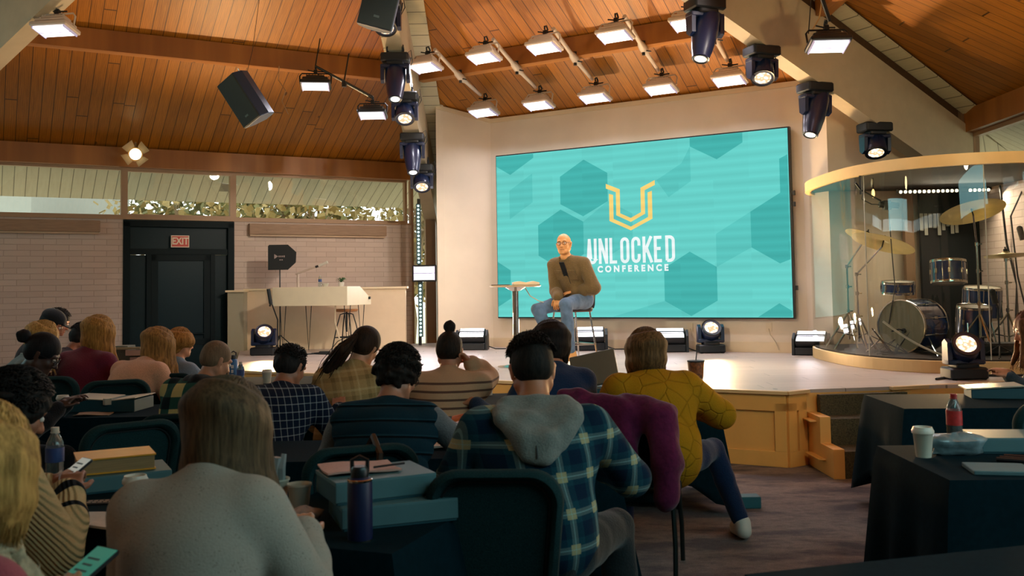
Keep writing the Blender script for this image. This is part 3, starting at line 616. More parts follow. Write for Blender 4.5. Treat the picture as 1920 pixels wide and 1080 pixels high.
# ------------------------------------------------------------------ moving heads
M_body = mat('moving_head_body', (14, 30, 62), .32, spec=.6, coat=.3)
M_bodyk = mat('moving_head_base', (14, 18, 24), .45)
def m_cells():
    t = NT('wash_lens_cells'); v = t.coord('Object'); vo = t.new('TexVoronoi'); vo.inputs['Scale'].default_value = 26; t.link(v, vo.inputs['Vector'])
    c = t.ramp(vo.outputs['Distance'], [(.0, (1, .97, .90)), (.42, (1, .86, .62)), (.62, (.55, .36, .2))])
    t.n.remove(t.b); e = t.new('Emission'); t.link(c, e.inputs[0]); e.inputs[1].default_value = 1.9; t.link(e.outputs[0], t.out.inputs[0]); return t.m
M_cells = m_cells()
M_spotlens = mat('spot_lens_lit', (240, 245, 230), .1, emit=1.1, emcol=(.93, .98, .92))
def mover(label, base, d, kind='spot', up=False, yaw=0., sc=1., power=0, ang=20, col=WARM2, group=None):
    """base = where the fixture is fastened; d = direction of the beam; up = standing on a floor"""
    t = thing('moving_head_light' if kind == 'spot' else 'wash_light', label, 'stage light', loc=base, group=group)
    s = 1 if up else -1
    ML = Matrix.Rotation(yaw, 4, 'Z'); 
    b = MB(ML); b.rbox((0, 0, s*.06*sc), (.36*sc, .26*sc, .11*sc), .03)
    b.rbox((0, 0, s*.13*sc), (.22*sc, .2*sc, .05*sc), .03)
    if up:
        for x in (-.14, .14): b.cyl((x*sc, -.1*sc, 0), (x*sc, -.1*sc, .02), .02); b.cyl((x*sc, .1*sc, 0), (x*sc, .1*sc, .02), .02)
    else:
        for x in (-.1, .1): b.tube([(x*sc, -.03, 0), (x*sc, -.06, .06), (x*sc, 0, .11), (x*sc, .06, .06), (x*sc, .03, 0)], .012, 6)
        b.tube([(.12*sc, 0, -.02), (.2*sc, .02, .05), (.22*sc, .03, -.10), (.17*sc, .02, -.2), (.2*sc, 0, -.05)], .006, 5)
    b.build('base', M_bodyk, t, smooth=35)
    piv = Vector((0, 0, s*(.30 if kind == 'spot' else .27)*sc)); aw = (.165 if kind == 'spot' else .155)*sc
    b = MB(ML); b.rbox((0, 0, s*.165*sc), (2*aw+.05*sc, .14*sc, .05*sc), .02)
    for x in (-aw, aw):
        b.prism([(-.065*sc, 0), (.065*sc, 0), (.055*sc, s*.20*sc), (.0, s*.235*sc), (-.055*sc, s*.20*sc)], -.022*sc, .022*sc, rot=Matrix(((0, 0, 1), (1, 0, 0), (0, 1, 0))), c=(x, 0, s*.15*sc))
    b.build('yoke', M_body, t, smooth=35)
    # head: local -Z is the beam
    Mh = ML @ aim(piv, piv+ML.inverted().to_3x3() @ Vector(d), (0, .3, 1) if abs(Vector(d).normalized().z) < .95 else (0, 1, 0))
    Mh = Matrix.Translation(ML.to_3x3() @ piv) @ aim((0, 0, 0), Vector(d), (0, 1, .2)).to_3x3().to_4x4()
    b = MB(Mh)
    if kind == 'spot':
        b.lathe([(.06, .24), (.115, .22), (.135, .12), (.135, -.02), (.125, -.12), (.105, -.26), (.088, -.33), (.088, -.35), (.07, -.352)], n=28) if sc == 1 else b.lathe([(x*sc, z*sc) for x, z in [(.06, .24), (.115, .22), (.135, .12), (.135, -.02), (.125, -.12), (.105, -.26), (.088, -.33), (.088, -.35), (.07, -.352)]], n=28)
        zl, rl = -.345*sc, .07*sc
    else:
        b.lathe([(x*sc, z*sc) for x, z in [(.06, .15), (.10, .13), (.125, .06), (.13, -.04), (.128, -.10), (.118, -.12)]], n=28); zl, rl = -.112*sc, .115*sc
        for i in range(8): a = i*pi/4; b.box((.127*sc*cos(a), .127*sc*sin(a), .0), (.012, .012, .12*sc), rot=(0, 0, a))
    hd = b.build('head', M_body, t, smooth=40)
    b = MB(Mh); b.lathe([(rl*1.0, zl-.012*sc), (rl*1.14, zl-.016*sc), (rl*1.14, zl+.0), (rl, zl+.0)], n=28, close=False); b.build('lens_ring', M_blk, hd)
    b = MB(Mh); b.lathe([(.001, zl-.014*sc), (rl*.6, zl-.012*sc), (rl*.99, zl-.004*sc)], n=28, close=False); b.build('lens', M_cells if kind == 'wash' else M_spotlens, hd)
    if power:
        w = (Mh @ Vector((0, 0, zl-.03)))+Vector(base); dd = Vector(d)
        L = spot('beam_light', w, w+dd, power, ang, col, .6, rl*.8)
    return t
mover('black wash light behind the loudspeaker, highest on the hip beam near the centre ceiling', (-1.44, 10.9, 4.98), (.05, -.55, -.85), 'wash')
mover('long black moving head spotlight, upper of two on the hip beam near the brick side', (-1.47, 12.0, 4.60), (.03, -.40, -.9), 'spot', power=60, ang=30)
mover('black wash light under the upper spotlight on the near-centre hip beam', (-1.42, 12.6, 4.22), (.05, -.55, -.85), 'wash')
mover('long blue-black moving head spotlight, lower of two on the hip beam near the brick side', (-1.46, 13.9, 3.88), (.06, -.42, -.9), 'spot', sc=.98, power=60, ang=30)
mover('black wash light lowest on the hip beam, just above the corner window', (-1.40, 14.7, 3.52), (.06, -.6, -.8), 'wash')
mover('long black moving head spotlight, upper of two on the sloping beam over the screen', (2.14, 10.1, 4.66), (-.22, -.28, -.93), 'spot', yaw=R(20), sc=1.08, power=60, ang=30)
mover('black wash light between the two spotlights on the sloping beam over the screen', (2.86, 10.52, 4.24), (-.10, -.5, -.85), 'wash', yaw=R(20))
mover('long violet-black moving head spotlight, lower of two on the sloping beam over the screen', (3.58, 10.92, 3.90), (-.28, -.25, -.92), 'spot', yaw=R(20), power=60, ang=30)
mover('black wash light lowest on the sloping beam, just above the drum booth', (4.45, 11.4, 3.50), (-.10, -.45, -.88), 'wash', yaw=R(10))
# on the stage floor
mover('black wash light on the stage floor beside the grey half wall end', (-3.62, 13.7, SH), (.22, -.75, .62), 'wash', True, power=820, ang=120, col=UPC)
mover('black wash light on the stage floor behind the seated speaker', (.56, 13.9, SH), (.05, -.8, .6), 'wash', True, sc=.98, power=500, ang=120, col=UPC)
mover('black wash light on the stage floor between two blinders under the screen', (2.66, 12.76, SH), (-.02, -.78, .62), 'wash', True, power=820, ang=120, col=UPC)
mover('large black wash light on the stage edge in front of the drum booth', (4.20, 8.83, SH), (-.12, -.80, .58), 'wash', True, sc=.98, power=650, ang=120, col=UPC)
# ------------------------------------------------------------------ blinders on the stage floor
def blinder(label, loc, yaw, tilt, sc=1.):
    t = thing('floor_blinder', label, 'stage light', loc=loc, rz=yaw)
    b = MB(); b.rbox((0, 0, .055*sc), (.42*sc, .20*sc, .10*sc), .02)
    for x in (-.225, .225): b.prism([(-.10*sc, .0), (.10*sc, .0), (.09*sc, .22*sc), (0, .30*sc), (-.09*sc, .22*sc)], -.018*sc, .018*sc, rot=Matrix(((0, 0, 1), (1, 0, 0), (0, 1, 0))), c=(x*sc, 0, 0))
    b.build('base', M_bodyk, t, bevel=.004)
    Mh = Matrix.Translation((0, 0, .20*sc)) @ Matrix.Rotation(tilt, 4, 'X')
    b = MB(Mh); b.rbox((0, 0, 0), (.40*sc, .22*sc, .14*sc), .02); hd = b.build('head', M_blk, t, bevel=.004)
    b = MB(Mh); b.box((0, -.055*sc, .072*sc), (.36*sc, .085*sc, .01)); b.box((0, .055*sc, .072*sc), (.36*sc, .085*sc, .01)); b.build('lit_tubes', M_lensw, hd)
    b = MB(Mh); b.box((0, 0, .095*sc), (.37*sc, .02*sc, .008)); b.build('divider', M_blk, hd)
    L = area('blinder_light', (0, 0, 0), (0, 0, 1), .34*sc, 5, COOLW, .18, 150); L.parent = t; L.matrix_local = Mh @ Matrix.Translation((0, 0, .09*sc)) @ Matrix.Rotation(pi, 4, 'X')
    b = MB(); b.tube([(.24*sc, .05, .05), (.34*sc, .08, .01), (.5*sc, .1, .008)], .008, 6); b.build('cord', M_blkm, t)
    return t
blinder('black floor blinder, first under the stage wall west of the round table', (-.62, 14.15, SH), R(-6), R(35))
blinder('black floor blinder behind the legs of the bar stool', (1.10, 13.62, SH), R(-4), R(38), 1.05)
blinder('black floor blinder partly behind the long-haired woman in mustard', (2.16, 13.04, SH), R(-6), R(35), 1.02)
blinder('black floor blinder standing at the stage wall corner nearest the drum booth', (3.80, 12.05, SH), R(-28), R(38), .95)
# ------------------------------------------------------------------ vertical pixel bars in the corner window
M_pix = mat('pixel_lit', (190, 240, 235), .3, emit=1.6, emcol=(.62, .95, .95))
def pixbar(label, p, z0, z1, w=.075):
    t = thing('pixel_bar', label, 'stage light', loc=(p[0], p[1], 0)); b = MB(); b.box((0, 0, (z0+z1)/2), (w, .06, z1-z0)); b.build('bar_housing', mat('pixel_bar_grey', (70, 92, 96), .5), t)
    b = MB(); n = int((z1-z0)/.062)
    for i in range(n): b.cyl((0, -.03, z0+.035+i*.062), (0, -.042, z0+.035+i*.062), .019, n=8)
    b.build('pixels', M_pix, t); return t
pixbar('upper vertical LED pixel bar in the corner window, above the twin-bar light', (-1.54, 15.5), 1.97, 2.97); pixbar('lower vertical LED pixel bar in the corner window, below the twin-bar light', (-1.52, 15.5), .78, 1.70)
b = MB(); b.box((-1.54, 15.56, 1.85), (.05, .05, 2.42)); o = b.build('light_stand', M_blk); o['label'] = 'slim black upright carrying the pixel bars in the corner window'; o['category'] = 'stand'
# ------------------------------------------------------------------ fresnel with barn doors on the eave beam
t = thing('fresnel_spotlight', 'small warm spotlight with open barn doors on the beam above the windows', 'stage light', loc=(-5.56, 13.84, 3.62), rot=(0, 0, R(20)))
t.scale = (1.2, 1.2, 1.2)
b = MB(); b.lathe([(.05, -.12), (.075, -.10), (.08, .0), (.085, .02)], rot=(R(90), 0, 0), close=False); b.tube([(0, .05, .08), (0, .06, .16)], .012); b.build('housing', mat('fresnel_paint', (150, 120, 80), .5), t, smooth=40)
b = MB(); b.lathe([(.001, 0), (.07, 0)], c=(0, -.022, 0), rot=(R(90), 0, 0), close=False); b.build('lens', mat('tungsten_lens_lit', (255, 240, 200), .3, emit=6, emcol=(1, .86, .5)), t)
for a_ in (40, 130, 215, 310):
    q = R(a_); c_, s_ = cos(q), sin(q); b = MB(); b.add([(c_*.075-s_*.055, -.02, s_*.075+c_*.055), (c_*.075+s_*.055, -.02, s_*.075-c_*.055), (c_*.15+s_*.075, -.09, s_*.15-c_*.075), (c_*.15-s_*.075, -.09, s_*.15+c_*.075)], [(0, 1, 2, 3)])
    o = b.build('barn_door', mat('barn_door_paint', (170, 140, 96), .5), t); so_ = o.modifiers.new('s', 'SOLIDIFY'); so_.thickness = .004
spot('fresnel_beam', (-5.53, 13.52, 3.62), (-1, 6, .8), 60, 80, WARM, .8, .06)
# ------------------------------------------------------------------ hung loudspeakers
def speaker(label, loc, rot, sc=1., trap=True, logo=True):
    t = thing('loudspeaker', label, 'loudspeaker', loc=loc, rot=rot)
    m1 = mat('speaker_cabinet', (12, 42, 72), .45, spec=.5); m2 = mat('speaker_grille', (26, 38, 38), .7, bump=.3, nscale=300)
    b = MB(); w, d, h = .30*sc, .30*sc, .56*sc
    b.prism([(-w*.5, -d*.5), (w*.5, -d*.5), (w*.5, 0), (w*.26, d*.55), (-w*.26, d*.55), (-w*.5, 0)], -h/2, h/2); b.build('cabinet', m1, t, bevel=.012)
    b = MB(); b.rbox((0, -d*.5, 0), (w*.97, .03, h*.97), .012); g = b.build('grille', m2, t, smooth=40)
    if logo: b = MB(); b.box((0, -d*.5-.018, -h*.33), (.05, .004, .02)); b.build('badge', mat('speaker_badge', (70, 84, 84), .4), g)
    b = MB()
    for x in (-.10, .10): b.cyl((x*sc, .02, h/2), (x*sc, .02, h/2+.04), .008, n=8)
    b.build('rigging_point', M_chrome, t)
    return t
speaker('tilted black loudspeaker hanging alone in front of the boarded ceiling over the brick side', (-2.93, 10.4, 3.72), (Matrix.Rotation(R(-27), 3, 'Y') @ Matrix.Rotation(R(-34), 3, 'Z') @ Matrix.Rotation(R(8), 3, 'X')).to_euler(), 1.0)
speaker('black loudspeaker cut by the top edge, hanging beside the hip beam', (-1.17, 8.6, 4.27), (R(10), R(14), R(8)), 1.08)
speaker('big black loudspeaker at the top edge above the drum booth', (3.05, 7.75, 4.36), (R(8), R(-2), R(-8)), 1.25)
def wire(label, pts, r=.003, m=None, name='hanging_cable'):
    b = MB(); b.tube(pts, r, 5); o = b.build(name, m or M_blkm); o['label'] = label; o['category'] = 'cable'; return o
wire('thin suspension cable holding the lone tilted loudspeaker to the purlin', [(-2.95, 10.45, 4.02), (-2.93, 10.6, 4.3), (-2.93, 10.9, 5.0)])
wire('loose pale cord looping behind the lone tilted loudspeaker', [(-2.60, 10.5, 4.10), (-2.62, 10.55, 3.95), (-2.53, 10.5, 3.82), (-2.57, 10.5, 3.7), (-2.50, 10.5, 3.55)], .006, mat('pale_cord', (150, 110, 70), .6))
wire('tan cord hanging down over the sloping white beam', [(3.47, 10.3, 4.95), (3.46, 10.2, 4.7), (3.40, 10.15, 4.45), (3.30, 10.1, 4.30)], .008, mat('tan_cord', (190, 150, 96), .6))
wire('thin black suspension cable over the sloping white beam', [(3.28, 9.9, 5.0), (3.18, 9.85, 4.2)], .006)
wire('suspension cable of the loudspeaker beside the hip beam', [(-1.17, 8.6, 4.57), (-1.17, 8.7, 5.6)]); wire('suspension cable of the big loudspeaker above the drum booth', [(3.05, 7.75, 4.7), (3.05, 7.75, 5.3)])
# ------------------------------------------------------------------ tables, chairs, table-top things
M_cloth = mat('dark_tablecloth', (6, 29, 36), .95, noise=.15, nscale=40, spec=.06)
M_tabletop = mat('folding_table_top', (120, 120, 112), .5)
M_seat = mat('chair_fabric', (26, 52, 54), .92, noise=.35, nscale=260, bump=.25, spec=.12)
M_seatd = mat('chair_fabric_dark', (14, 36, 38), .92, noise=.3, nscale=260, bump=.25, spec=.12)
M_leg = mat('dark_bronze_tube', (44, 50, 48), .35, metal=.7)
def table(loc, rz, L, Wd, hem, label, clabel, seed=1, flare=.10):
    rs = random.Random(seed)
    t = thing('folding_table', label, 'table', loc=(loc[0], loc[1], 0), rz=rz)
    b = MB(); b.rbox((0, 0, .728), (L, Wd, .03), .02); b.build('tabletop', M_tabletop, t)
    for sx in (-1, 1):
        for sy in (-1, 1):
            b = MB(); x = sx*(L/2-.25); y = sy*(Wd/2-.12); b.tube([(x, y, .712), (x, y, .05), (x, y+.0, .0)], .014, 6); b.build('leg', M_leg, t)
    # cloth: top, then four draped sides with folds; the hem dips at the corners
    per = []; N = 40; r = .03; hx, hy = L/2+.004, Wd/2+.004
    def side(a, c, n): return [((a[0]+(c[0]-a[0])*i/n), (a[1]+(c[1]-a[1])*i/n)) for i in range(n)]
    nl, nw = int(L/.05), int(Wd/.05)
    cor = [(-hx, -hy), (hx, -hy), (hx, hy), (-hx, hy)]
    pts = []; nor = []; cd = []
    for k, (n_, L_) in enumerate(((nl, L), (nw, Wd), (nl, L), (nw, Wd))):
        a, c = cor[k], cor[(k+1) % 4]; nn = ((0, -1), (1, 0), (0, 1), (-1, 0))[k]
        for i, p in enumerate(side(a, c, n_)):
            d = min(i, n_-i)*L_/n_; pts.append(p); cd.append(d)
            if i == 0: pn = ((0, -1), (1, 0), (0, 1), (-1, 0))[k-1]; q = Vector((nn[0]+pn[0], nn[1]+pn[1])).normalized(); nor.append((q.x, q.y))
            else: nor.append(nn)
    m = len(pts); K = 12; vs = []; fs = []
    ph = [rs.uniform(0, 6.28) for _ in range(4)]
    for k in range(K+1):
        tt = k/K
        for i in range(m):
            s = i*.05; dcor = max(0, 1-cd[i]/.22)
            drop = (.75-hem)*(1+.30*dcor); f = .5*sin(s*14+ph[0])+.3*sin(s*23+ph[1])+.35*sin(s*6+ph[2])
            fold = f*.030*tt**1.2*(1-.3*dcor); out = flare*tt*(.55+.9*dcor*dcor)+fold+.012*min(1, tt*12)
            z = .752-drop*tt-(.012 if k else 0)
            vs.append((pts[i][0]+nor[i][0]*out, pts[i][1]+nor[i][1]*out, max(z, .03)))
    for k in range(K):
        for i in range(m): j = (i+1) % m; fs.append((k*m+i, k*m+j, (k+1)*m+j, (k+1)*m+i))
    fs.append(tuple(range(m))[::-1])
    b = MB(); b.add(vs, fs); o = b.build('tablecloth', M_cloth, None, smooth=60); o.location = (loc[0], loc[1], 0); o.rotation_euler = (0, 0, rz)
    o['label'] = clabel; o['category'] = 'tablecloth'
    so_ = o.modifiers.new('t', 'SOLIDIFY'); so_.thickness = .003; so_.offset = 1
    return t
table((-1.15, 3.59), R(-20), 1.92, .78, .30, 'folding table nearest the lens, holding the blue box stack and dark flask', 'dark cloth under the blue box stack, tall flask and paper cups', 1)
table((-3.10, 6.48), R(2), 1.5, .66, .30, 'folding table beside the person in glasses, holding the open blue box', 'dark cloth under the open blue box beside the person in glasses', 2)
table((-2.65, 8.55), R(0), 1.9, .75, .30, 'folding table beyond the bald man, holding the bright blue flask', 'dark cloth under the bright blue flask beyond the bald man', 3)
table((-.45, 4.79), R(2), 1.80, .62, .28, 'folding table in front of the man in the grey hood', 'dark cloth of the table between the grey hood and the magenta coat', 4)
table((.45, 6.85), R(2), 1.84, .74, .22, 'folding table by the stage edge beyond the woman in mustard', 'dark cloth hanging behind the woman in mustard, cup at its corner', 5)
table((2.68, 4.20), R(-2), 1.84, .82, .26, 'folding table with the red-capped cola bottle', 'dark cloth with a pointed hanging corner, under the cola bottle', 6, .07)
table((3.40, 6.32), R(-3), 1.84, .78, .24, 'folding table nearest the stage steps', 'dark cloth nearest the stage steps, behind the empty chair', 7, .08)
table((1.62, 2.50), R(15), 1.84, .76, .30, 'bare cloth-covered table cut by the bottom edge', 'dark cloth of the empty table cut by the bottom edge', 8)
table((-1.0, 6.95), R(0), 1.2, .7, .3, 'folding table between the checked shirt and the bun-haired woman', 'dark cloth in front of the bun-haired woman', 9)
def chair(label, loc, rz, m=None, top=.93, w=.48, group=None):
    m = m or M_seat
    t = thing('banquet_chair', label, 'chair', loc=(loc[0], loc[1], 0), rz=rz, group=group)
    b = MB(); b.rbox((0, .02, .445), (w-.02, .46, .075), .07); b.build('seat', m, t, smooth=50)
    # back: padded shield with rounded top corners, inset rear panel
    hw = w/2; zb = .50; prof = []
    for i in range(9): a = pi*.5*i/8; prof.append((hw-.11+.11*cos(a), top-.11+.11*sin(a)))
    out = [(hw-.03, zb)]+prof+[(-x, z) for x, z in reversed(prof)]+[(-hw+.03, zb)]
    def lean(y, z): return y-.20*(z-.45)*.75
    def ring(sc, y): cx_, cz = 0, (zb+top)/2; return [(x*sc, lean(y, cz+(z-cz)*sc), cz+(z-cz)*sc) for x, z in out]
    n = len(out); b = MB()
    rings = [ring(.80, -.205), ring(.84, -.235), ring(.90, -.245), ring(.97, -.235), ring(1., -.21), ring(.985, -.185), ring(.92, -.172)]
    vs = [p for r_ in rings for p in r_]; fs = [(k*n+i, k*n+(i+1) % n, (k+1)*n+(i+1) % n, (k+1)*n+i) for k in range(len(rings)-1) for i in range(n)]
    fs += [tuple(range(n))[::-1], tuple(range((len(rings)-1)*n, len(rings)*n))]
    b.add(vs, fs); bk = b.build('backrest', m, t, smooth=50)
    b = MB(); r1 = ring(.795, -.212); b.tube(r1, .005, 5, closed=True); b.build('piping', M_blkm, bk)
    for sx in (-1, 1):
        b = MB(); b.tube([(sx*(hw-.03), .22, .41), (sx*(hw-.02), .25, .2), (sx*(hw-.02), .27, 0)], .013, 7); b.build('leg', M_leg, t)
        b = MB(); b.tube([(sx*(hw-.03), -.20, .52), (sx*(hw-.03), -.19, .41), (sx*(hw-.02), -.23, .2), (sx*(hw-.02), -.27, 0)], .013, 7); b.build('leg', M_leg, t)
    b = MB(); b.tube([(-hw+.03, .22, .405), (hw-.03, .22, .405), (hw-.03, -.19, .405), (-hw+.03, -.19, .405)], .011, 6, closed=True); b.build('seat_frame', M_leg, t)
    return t
M_paper = mat('paper_cup_white', (196, 190, 172), .6); M_lid = mat('cup_lid', (206, 198, 182), .4)
M_box = mat('blue_gift_box', (72, 108, 112), .6, noise=.05, nscale=8); M_boxd = mat('blue_gift_box_side', (28, 74, 84), .6)
M_pap = mat('printed_paper', (214, 196, 180), .7, noise=.06, nscale=60)
def cup(label, p, h=.105, r=.042, lid=False, group=None, extra=None):
    t = thing('paper_cup', label, 'cup', loc=p, group=group)
    b = MB(); b.lathe([(.001, .004), (r*.72, .004), (r*.72, 0), (r*.74, .0), (r, h), (r*1.06, h+.003), (r*1.06, h-.004), (r*.96, h-.004), (r*.70, .01), (.001, .01)], close=False); b.build('cup_body', M_paper, t, smooth=50)
    if lid: b = MB(); b.lathe([(r*1.09, h-.006), (r*1.10, h+.006), (r*1.0, h+.012), (r*.92, h+.022), (r*.85, h+.022), (r*.82, h+.014), (.001, h+.014)], close=False); b.build('lid', M_lid, t, smooth=40)
    return t
def box(label, p, rz, d=(.36, .26, .07), open_=False, m=None):
    t = thing('gift_box', label, 'box', loc=p, rz=rz)
    b = MB(); b.rbox((0, 0, d[2]/2), (d[0]-.006, d[1]-.006, d[2]), .004, n=1); b.build('box_base', M_boxd, t)
    if not open_:
        b = MB(); b.box((0, 0, d[2]-.004), (d[0], d[1], .014)); b.box((0, -d[1]/2+.001, d[2]*.55), (d[0], .004, d[2]*.85)); b.build('box_lid', m or M_box, t, bevel=.002)
    return t
M_wglass = mat('bottle_plastic', (225, 235, 232), .08, trans=.92); M_cap = mat('bottle_cap_white', (190, 185, 170), .5); M_blabel = mat('water_label_blue', (40, 66, 120), .5)
def bottle(label, p, h=.23, r=.033, capm=None, labm=None, liquid=None, rz=0, group=None, labz=(.42, .66)):
    t = thing('water_bottle' if liquid is None else 'cola_bottle', label, 'bottle', loc=p, group=group)
    rib = []
    for i in range(13): z = .03+i*(.62*h-.03)/12; rib.append((r*(1-.05*(i % 2)), z))
    b = MB(); b.lathe([(.001, .003), (r*.7, .0), (r, .012)]+rib+[(r, .66*h), (r*.92, .74*h), (r*.55, .86*h), (r*.38, .91*h), (r*.38, .94*h)], close=False); b.build('bottle_body', M_wglass, t, smooth=50)
    b = MB(); b.lathe([(r*.44, .925*h), (r*.44, h), (.001, h)], close=False); b.lathe([(r*.5, .905*h), (r*.5, .92*h)], close=True); b.build('cap', capm or M_cap, t, smooth=40)
    b = MB(); b.lathe([(r*1.02, labz[0]*h), (r*1.02, labz[1]*h)], close=False); b.build('label_wrap', labm or M_blabel, t, smooth=40)
    if liquid: b = MB(); b.lathe([(.001, .006), (r*.9, .006), (r*.93, .58*h), (.001, .58*h)], close=False); b.build('drink', liquid, t)
    return t
def flask(label, p, h, r, m, capm, rings=True):
    t = thing('drink_flask', label, 'flask', loc=p)
    b = MB(); b.lathe([(.001, 0), (r*.95, 0), (r, .01), (r, .78*h), (r*.86, .84*h), (r*.62, .87*h)], close=False); b.build('flask_body', m, t, smooth=45)
    b = MB(); b.lathe([(r*.72, .86*h), (r*.74, .96*h), (r*.6, h), (.001, h)], close=False); b.tube([(r*.6, 0, .93*h), (r*.62, 0, 1.08*h), (0, 0, 1.13*h), (-r*.62, 0, 1.08*h), (-r*.6, 0, .93*h)], r*.18, 6); b.build('flask_lid', capm, t, smooth=40)
    if rings: b = MB(); b.lathe([(r*1.02, .80*h), (r*1.02, .825*h), (r*.95, .835*h)], close=False); b.lathe([(r*1.02, .0), (r*1.02, .03*h)], close=False); b.build('steel_ring', M_chrome, t)
    return t
def sheet(name, label, cat, p, rz, d, m, th=.004, tilt=0.):
    b = MB(); nx, ny = 6, 5; vs = []; 
    for k in (0, 1):
        for i in range(nx+1):
            for j in range(ny+1): x = (i/nx-.5)*d[0]; y = (j/ny-.5)*d[1]; vs.append((x, y, th*k+.004+.004*sin(5*i/nx+rz)+.003*cos(6*j/ny)))
    q = (nx+1)*(ny+1); fs = []
    for i in range(nx):
        for j in range(ny): a = i*(ny+1)+j; fs += [(a, a+1, a+ny+2, a+ny+1), (q+a, q+a+ny+1, q+a+ny+2, q+a+1)]
    rim = [i*(ny+1) for i in range(nx+1)]+[nx*(ny+1)+j for j in range(1, ny+1)]+[i*(ny+1)+ny for i in range(nx-1, -1, -1)]+[j for j in range(ny-1, 0, -1)]
    for i in range(len(rim)): a, c = rim[i], rim[(i+1) % len(rim)]; fs.append((a, c, q+c, q+a))
    b.add(vs, fs); o = b.build(name, m); o.location = p; o.rotation_euler = (tilt, 0, rz); o['label'] = label; o['category'] = cat; return o
TZ = .7535
def m_sleeve_knit():
    t = NT('orange_teal_knit'); v = t.coord('Object'); o = t.sep(v); f = t.math('FRACT', t.math('DIVIDE', o[0], .13)); cs = t.mix(t.math('LESS_THAN', f, .3), srgb((196, 96, 40)), srgb((52, 78, 70))); nz = t.noise(v, 90, 3); cs = t.mix(.3, cs, t.ramp(nz, [(.3, (.6, .6, .6)), (.7, (1.1, 1.1, 1.1))]), 'MULTIPLY'); t.base(cs); t.b.inputs['Roughness'].default_value = .9; return t.m
# nearest table
M_navy = mat('navy_powder_coat', (14, 24, 62), .45, spec=.5)
flask('tall navy water flask with steel rings, nearest the lens beside the blue boxes', (-.50, 3.05, TZ), .235, .040, M_navy, M_blk)
box('lower pale blue gift box of the two stacked beside the navy flask', (-.44, 3.36, TZ), R(20), (.40, .30, .075))
box('upper pale blue gift box, stacked beside the navy flask under a notebook', (-.50, 3.38, TZ+.078), R(26), (.36, .27, .075))
o = sheet('notebook', 'open lined notebook lying on the stacked blue boxes', 'notebook', (-.56, 3.40, TZ+.158), R(22), (.26, .20), mat('lined_page', (186, 140, 124), .7, noise=.08, nscale=80), .006)
b = MB(); b.cyl((-.50, 3.35, TZ+.175), (-.40, 3.42, TZ+.175), .004, n=6); o = b.build('pen', M_blk); o['label'] = 'black pen on the notebook on top of the boxes'; o['category'] = 'pen'
c1 = cup('white foam cup holding a folded clear wrapper, behind the boxes', (-.88, 3.50, TZ), .11, .045)
b = MB(); b.tube([(-.885, 3.50, TZ+.05), (-.89, 3.50, TZ+.12), (-.875, 3.495, TZ+.19)], [.012, .02, .014], 6); b.tube([(-.86, 3.51, TZ+.05), (-.862, 3.50, TZ+.15), (-.855, 3.51, TZ+.20)], [.01, .015, .01], 6); o = b.build('plastic_wrapper', mat('clear_wrapper', (190, 200, 200), .15, trans=.6)); o['label'] = 'crumpled clear wrapper sticking up out of the foam cup'; o['category'] = 'wrapper'
cup('empty white paper cup beside the cup with the wrapper', (-.785, 3.45, TZ), .10, .042)
cup('lidded white coffee cup between the gold book and the speckled sweater', (-1.40, 3.50, TZ), .11, .042, True)
def lump(name, label, cat, p, s, m, seed=0, amp=.25):
    rs = random.Random(seed); b = MB(); b.ball((0, 0, 0), 1, 18); vs = []
    for v in b.v:
        d = 1+amp*(sin(v[0]*5+seed)+sin(v[1]*7+seed*2)+sin(v[2]*6))/3+rs.uniform(-.06, .06); vs.append((v[0]*s[0]*d, v[1]*s[1]*d, max(-s[2]*.95, v[2]*s[2]*d)))
    b.v = vs; o = b.build(name, m, smooth=70); o.location = (p[0], p[1], p[2]+s[2]*.95); o['label'] = label; o['category'] = cat; return o
lump('crumpled_napkin', 'crumpled white and red snack wrapper beside the paper cups', 'wrapper', (-.73, 3.30, TZ), (.055, .045, .028), mat('snack_wrapper', (190, 170, 160), .5, noise=.4, nscale=20), 3)
# gold book on a blue box
box('blue gift box under the gold-covered book', (-1.66, 3.98, TZ), R(28), (.38, .28, .065))
t = thing('book', 'thick book with a gold cover on a blue box', 'book', loc=(-1.68, 3.98, TZ+.068), rz=R(28))
b = MB(); b.box((0, 0, .035), (.29, .215, .052)); b.build('page_block', mat('book_pages', (150, 120, 80), .8, noise=.2, nscale=8, stretch=(1, 1, 60)), t)
b = MB(); b.box((0, 0, .064), (.30, .225, .006)); b.box((0, 0, .006), (.30, .225, .006)); b.build('cover', mat('gold_cover', (214, 150, 40), .45, noise=.12, nscale=7), t)
bottle('clear water bottle with white cap and blue label, nearest the lens', (-1.93, 3.98, TZ), .245, .036)
cup('white foam cup beside the nearest water bottle', (-2.03, 3.94, TZ), .10, .043)
sheet('paper_sheet', 'folded white paper behind the foam cup near the knitted sleeve', 'paper', (-2.08, 4.02+.12, TZ), R(20), (.24, .14), M_pap)
sheet('open_booklet', 'open white booklet lying beside the speckled sweater', 'booklet', (-1.46, 3.33, TZ), R(-14), (.26, .17), M_pap, .008)
t = thing('lanyard_card', 'dark card with white lettering lying before the gold book', 'card', loc=(-1.55, 3.66, TZ), rz=R(8))
b = MB(); b.box((0, 0, .003), (.22, .08, .004)); b.build('card_face', mat('card_black', (14, 22, 28), .5), t)
for k_ in range(2):
    b = MB()
    for i in range(9): b.box((-.085+i*.02, .014-.026*k_, .0062), (.014, .010, .001))
    b.build('print_line', M_pap, t)
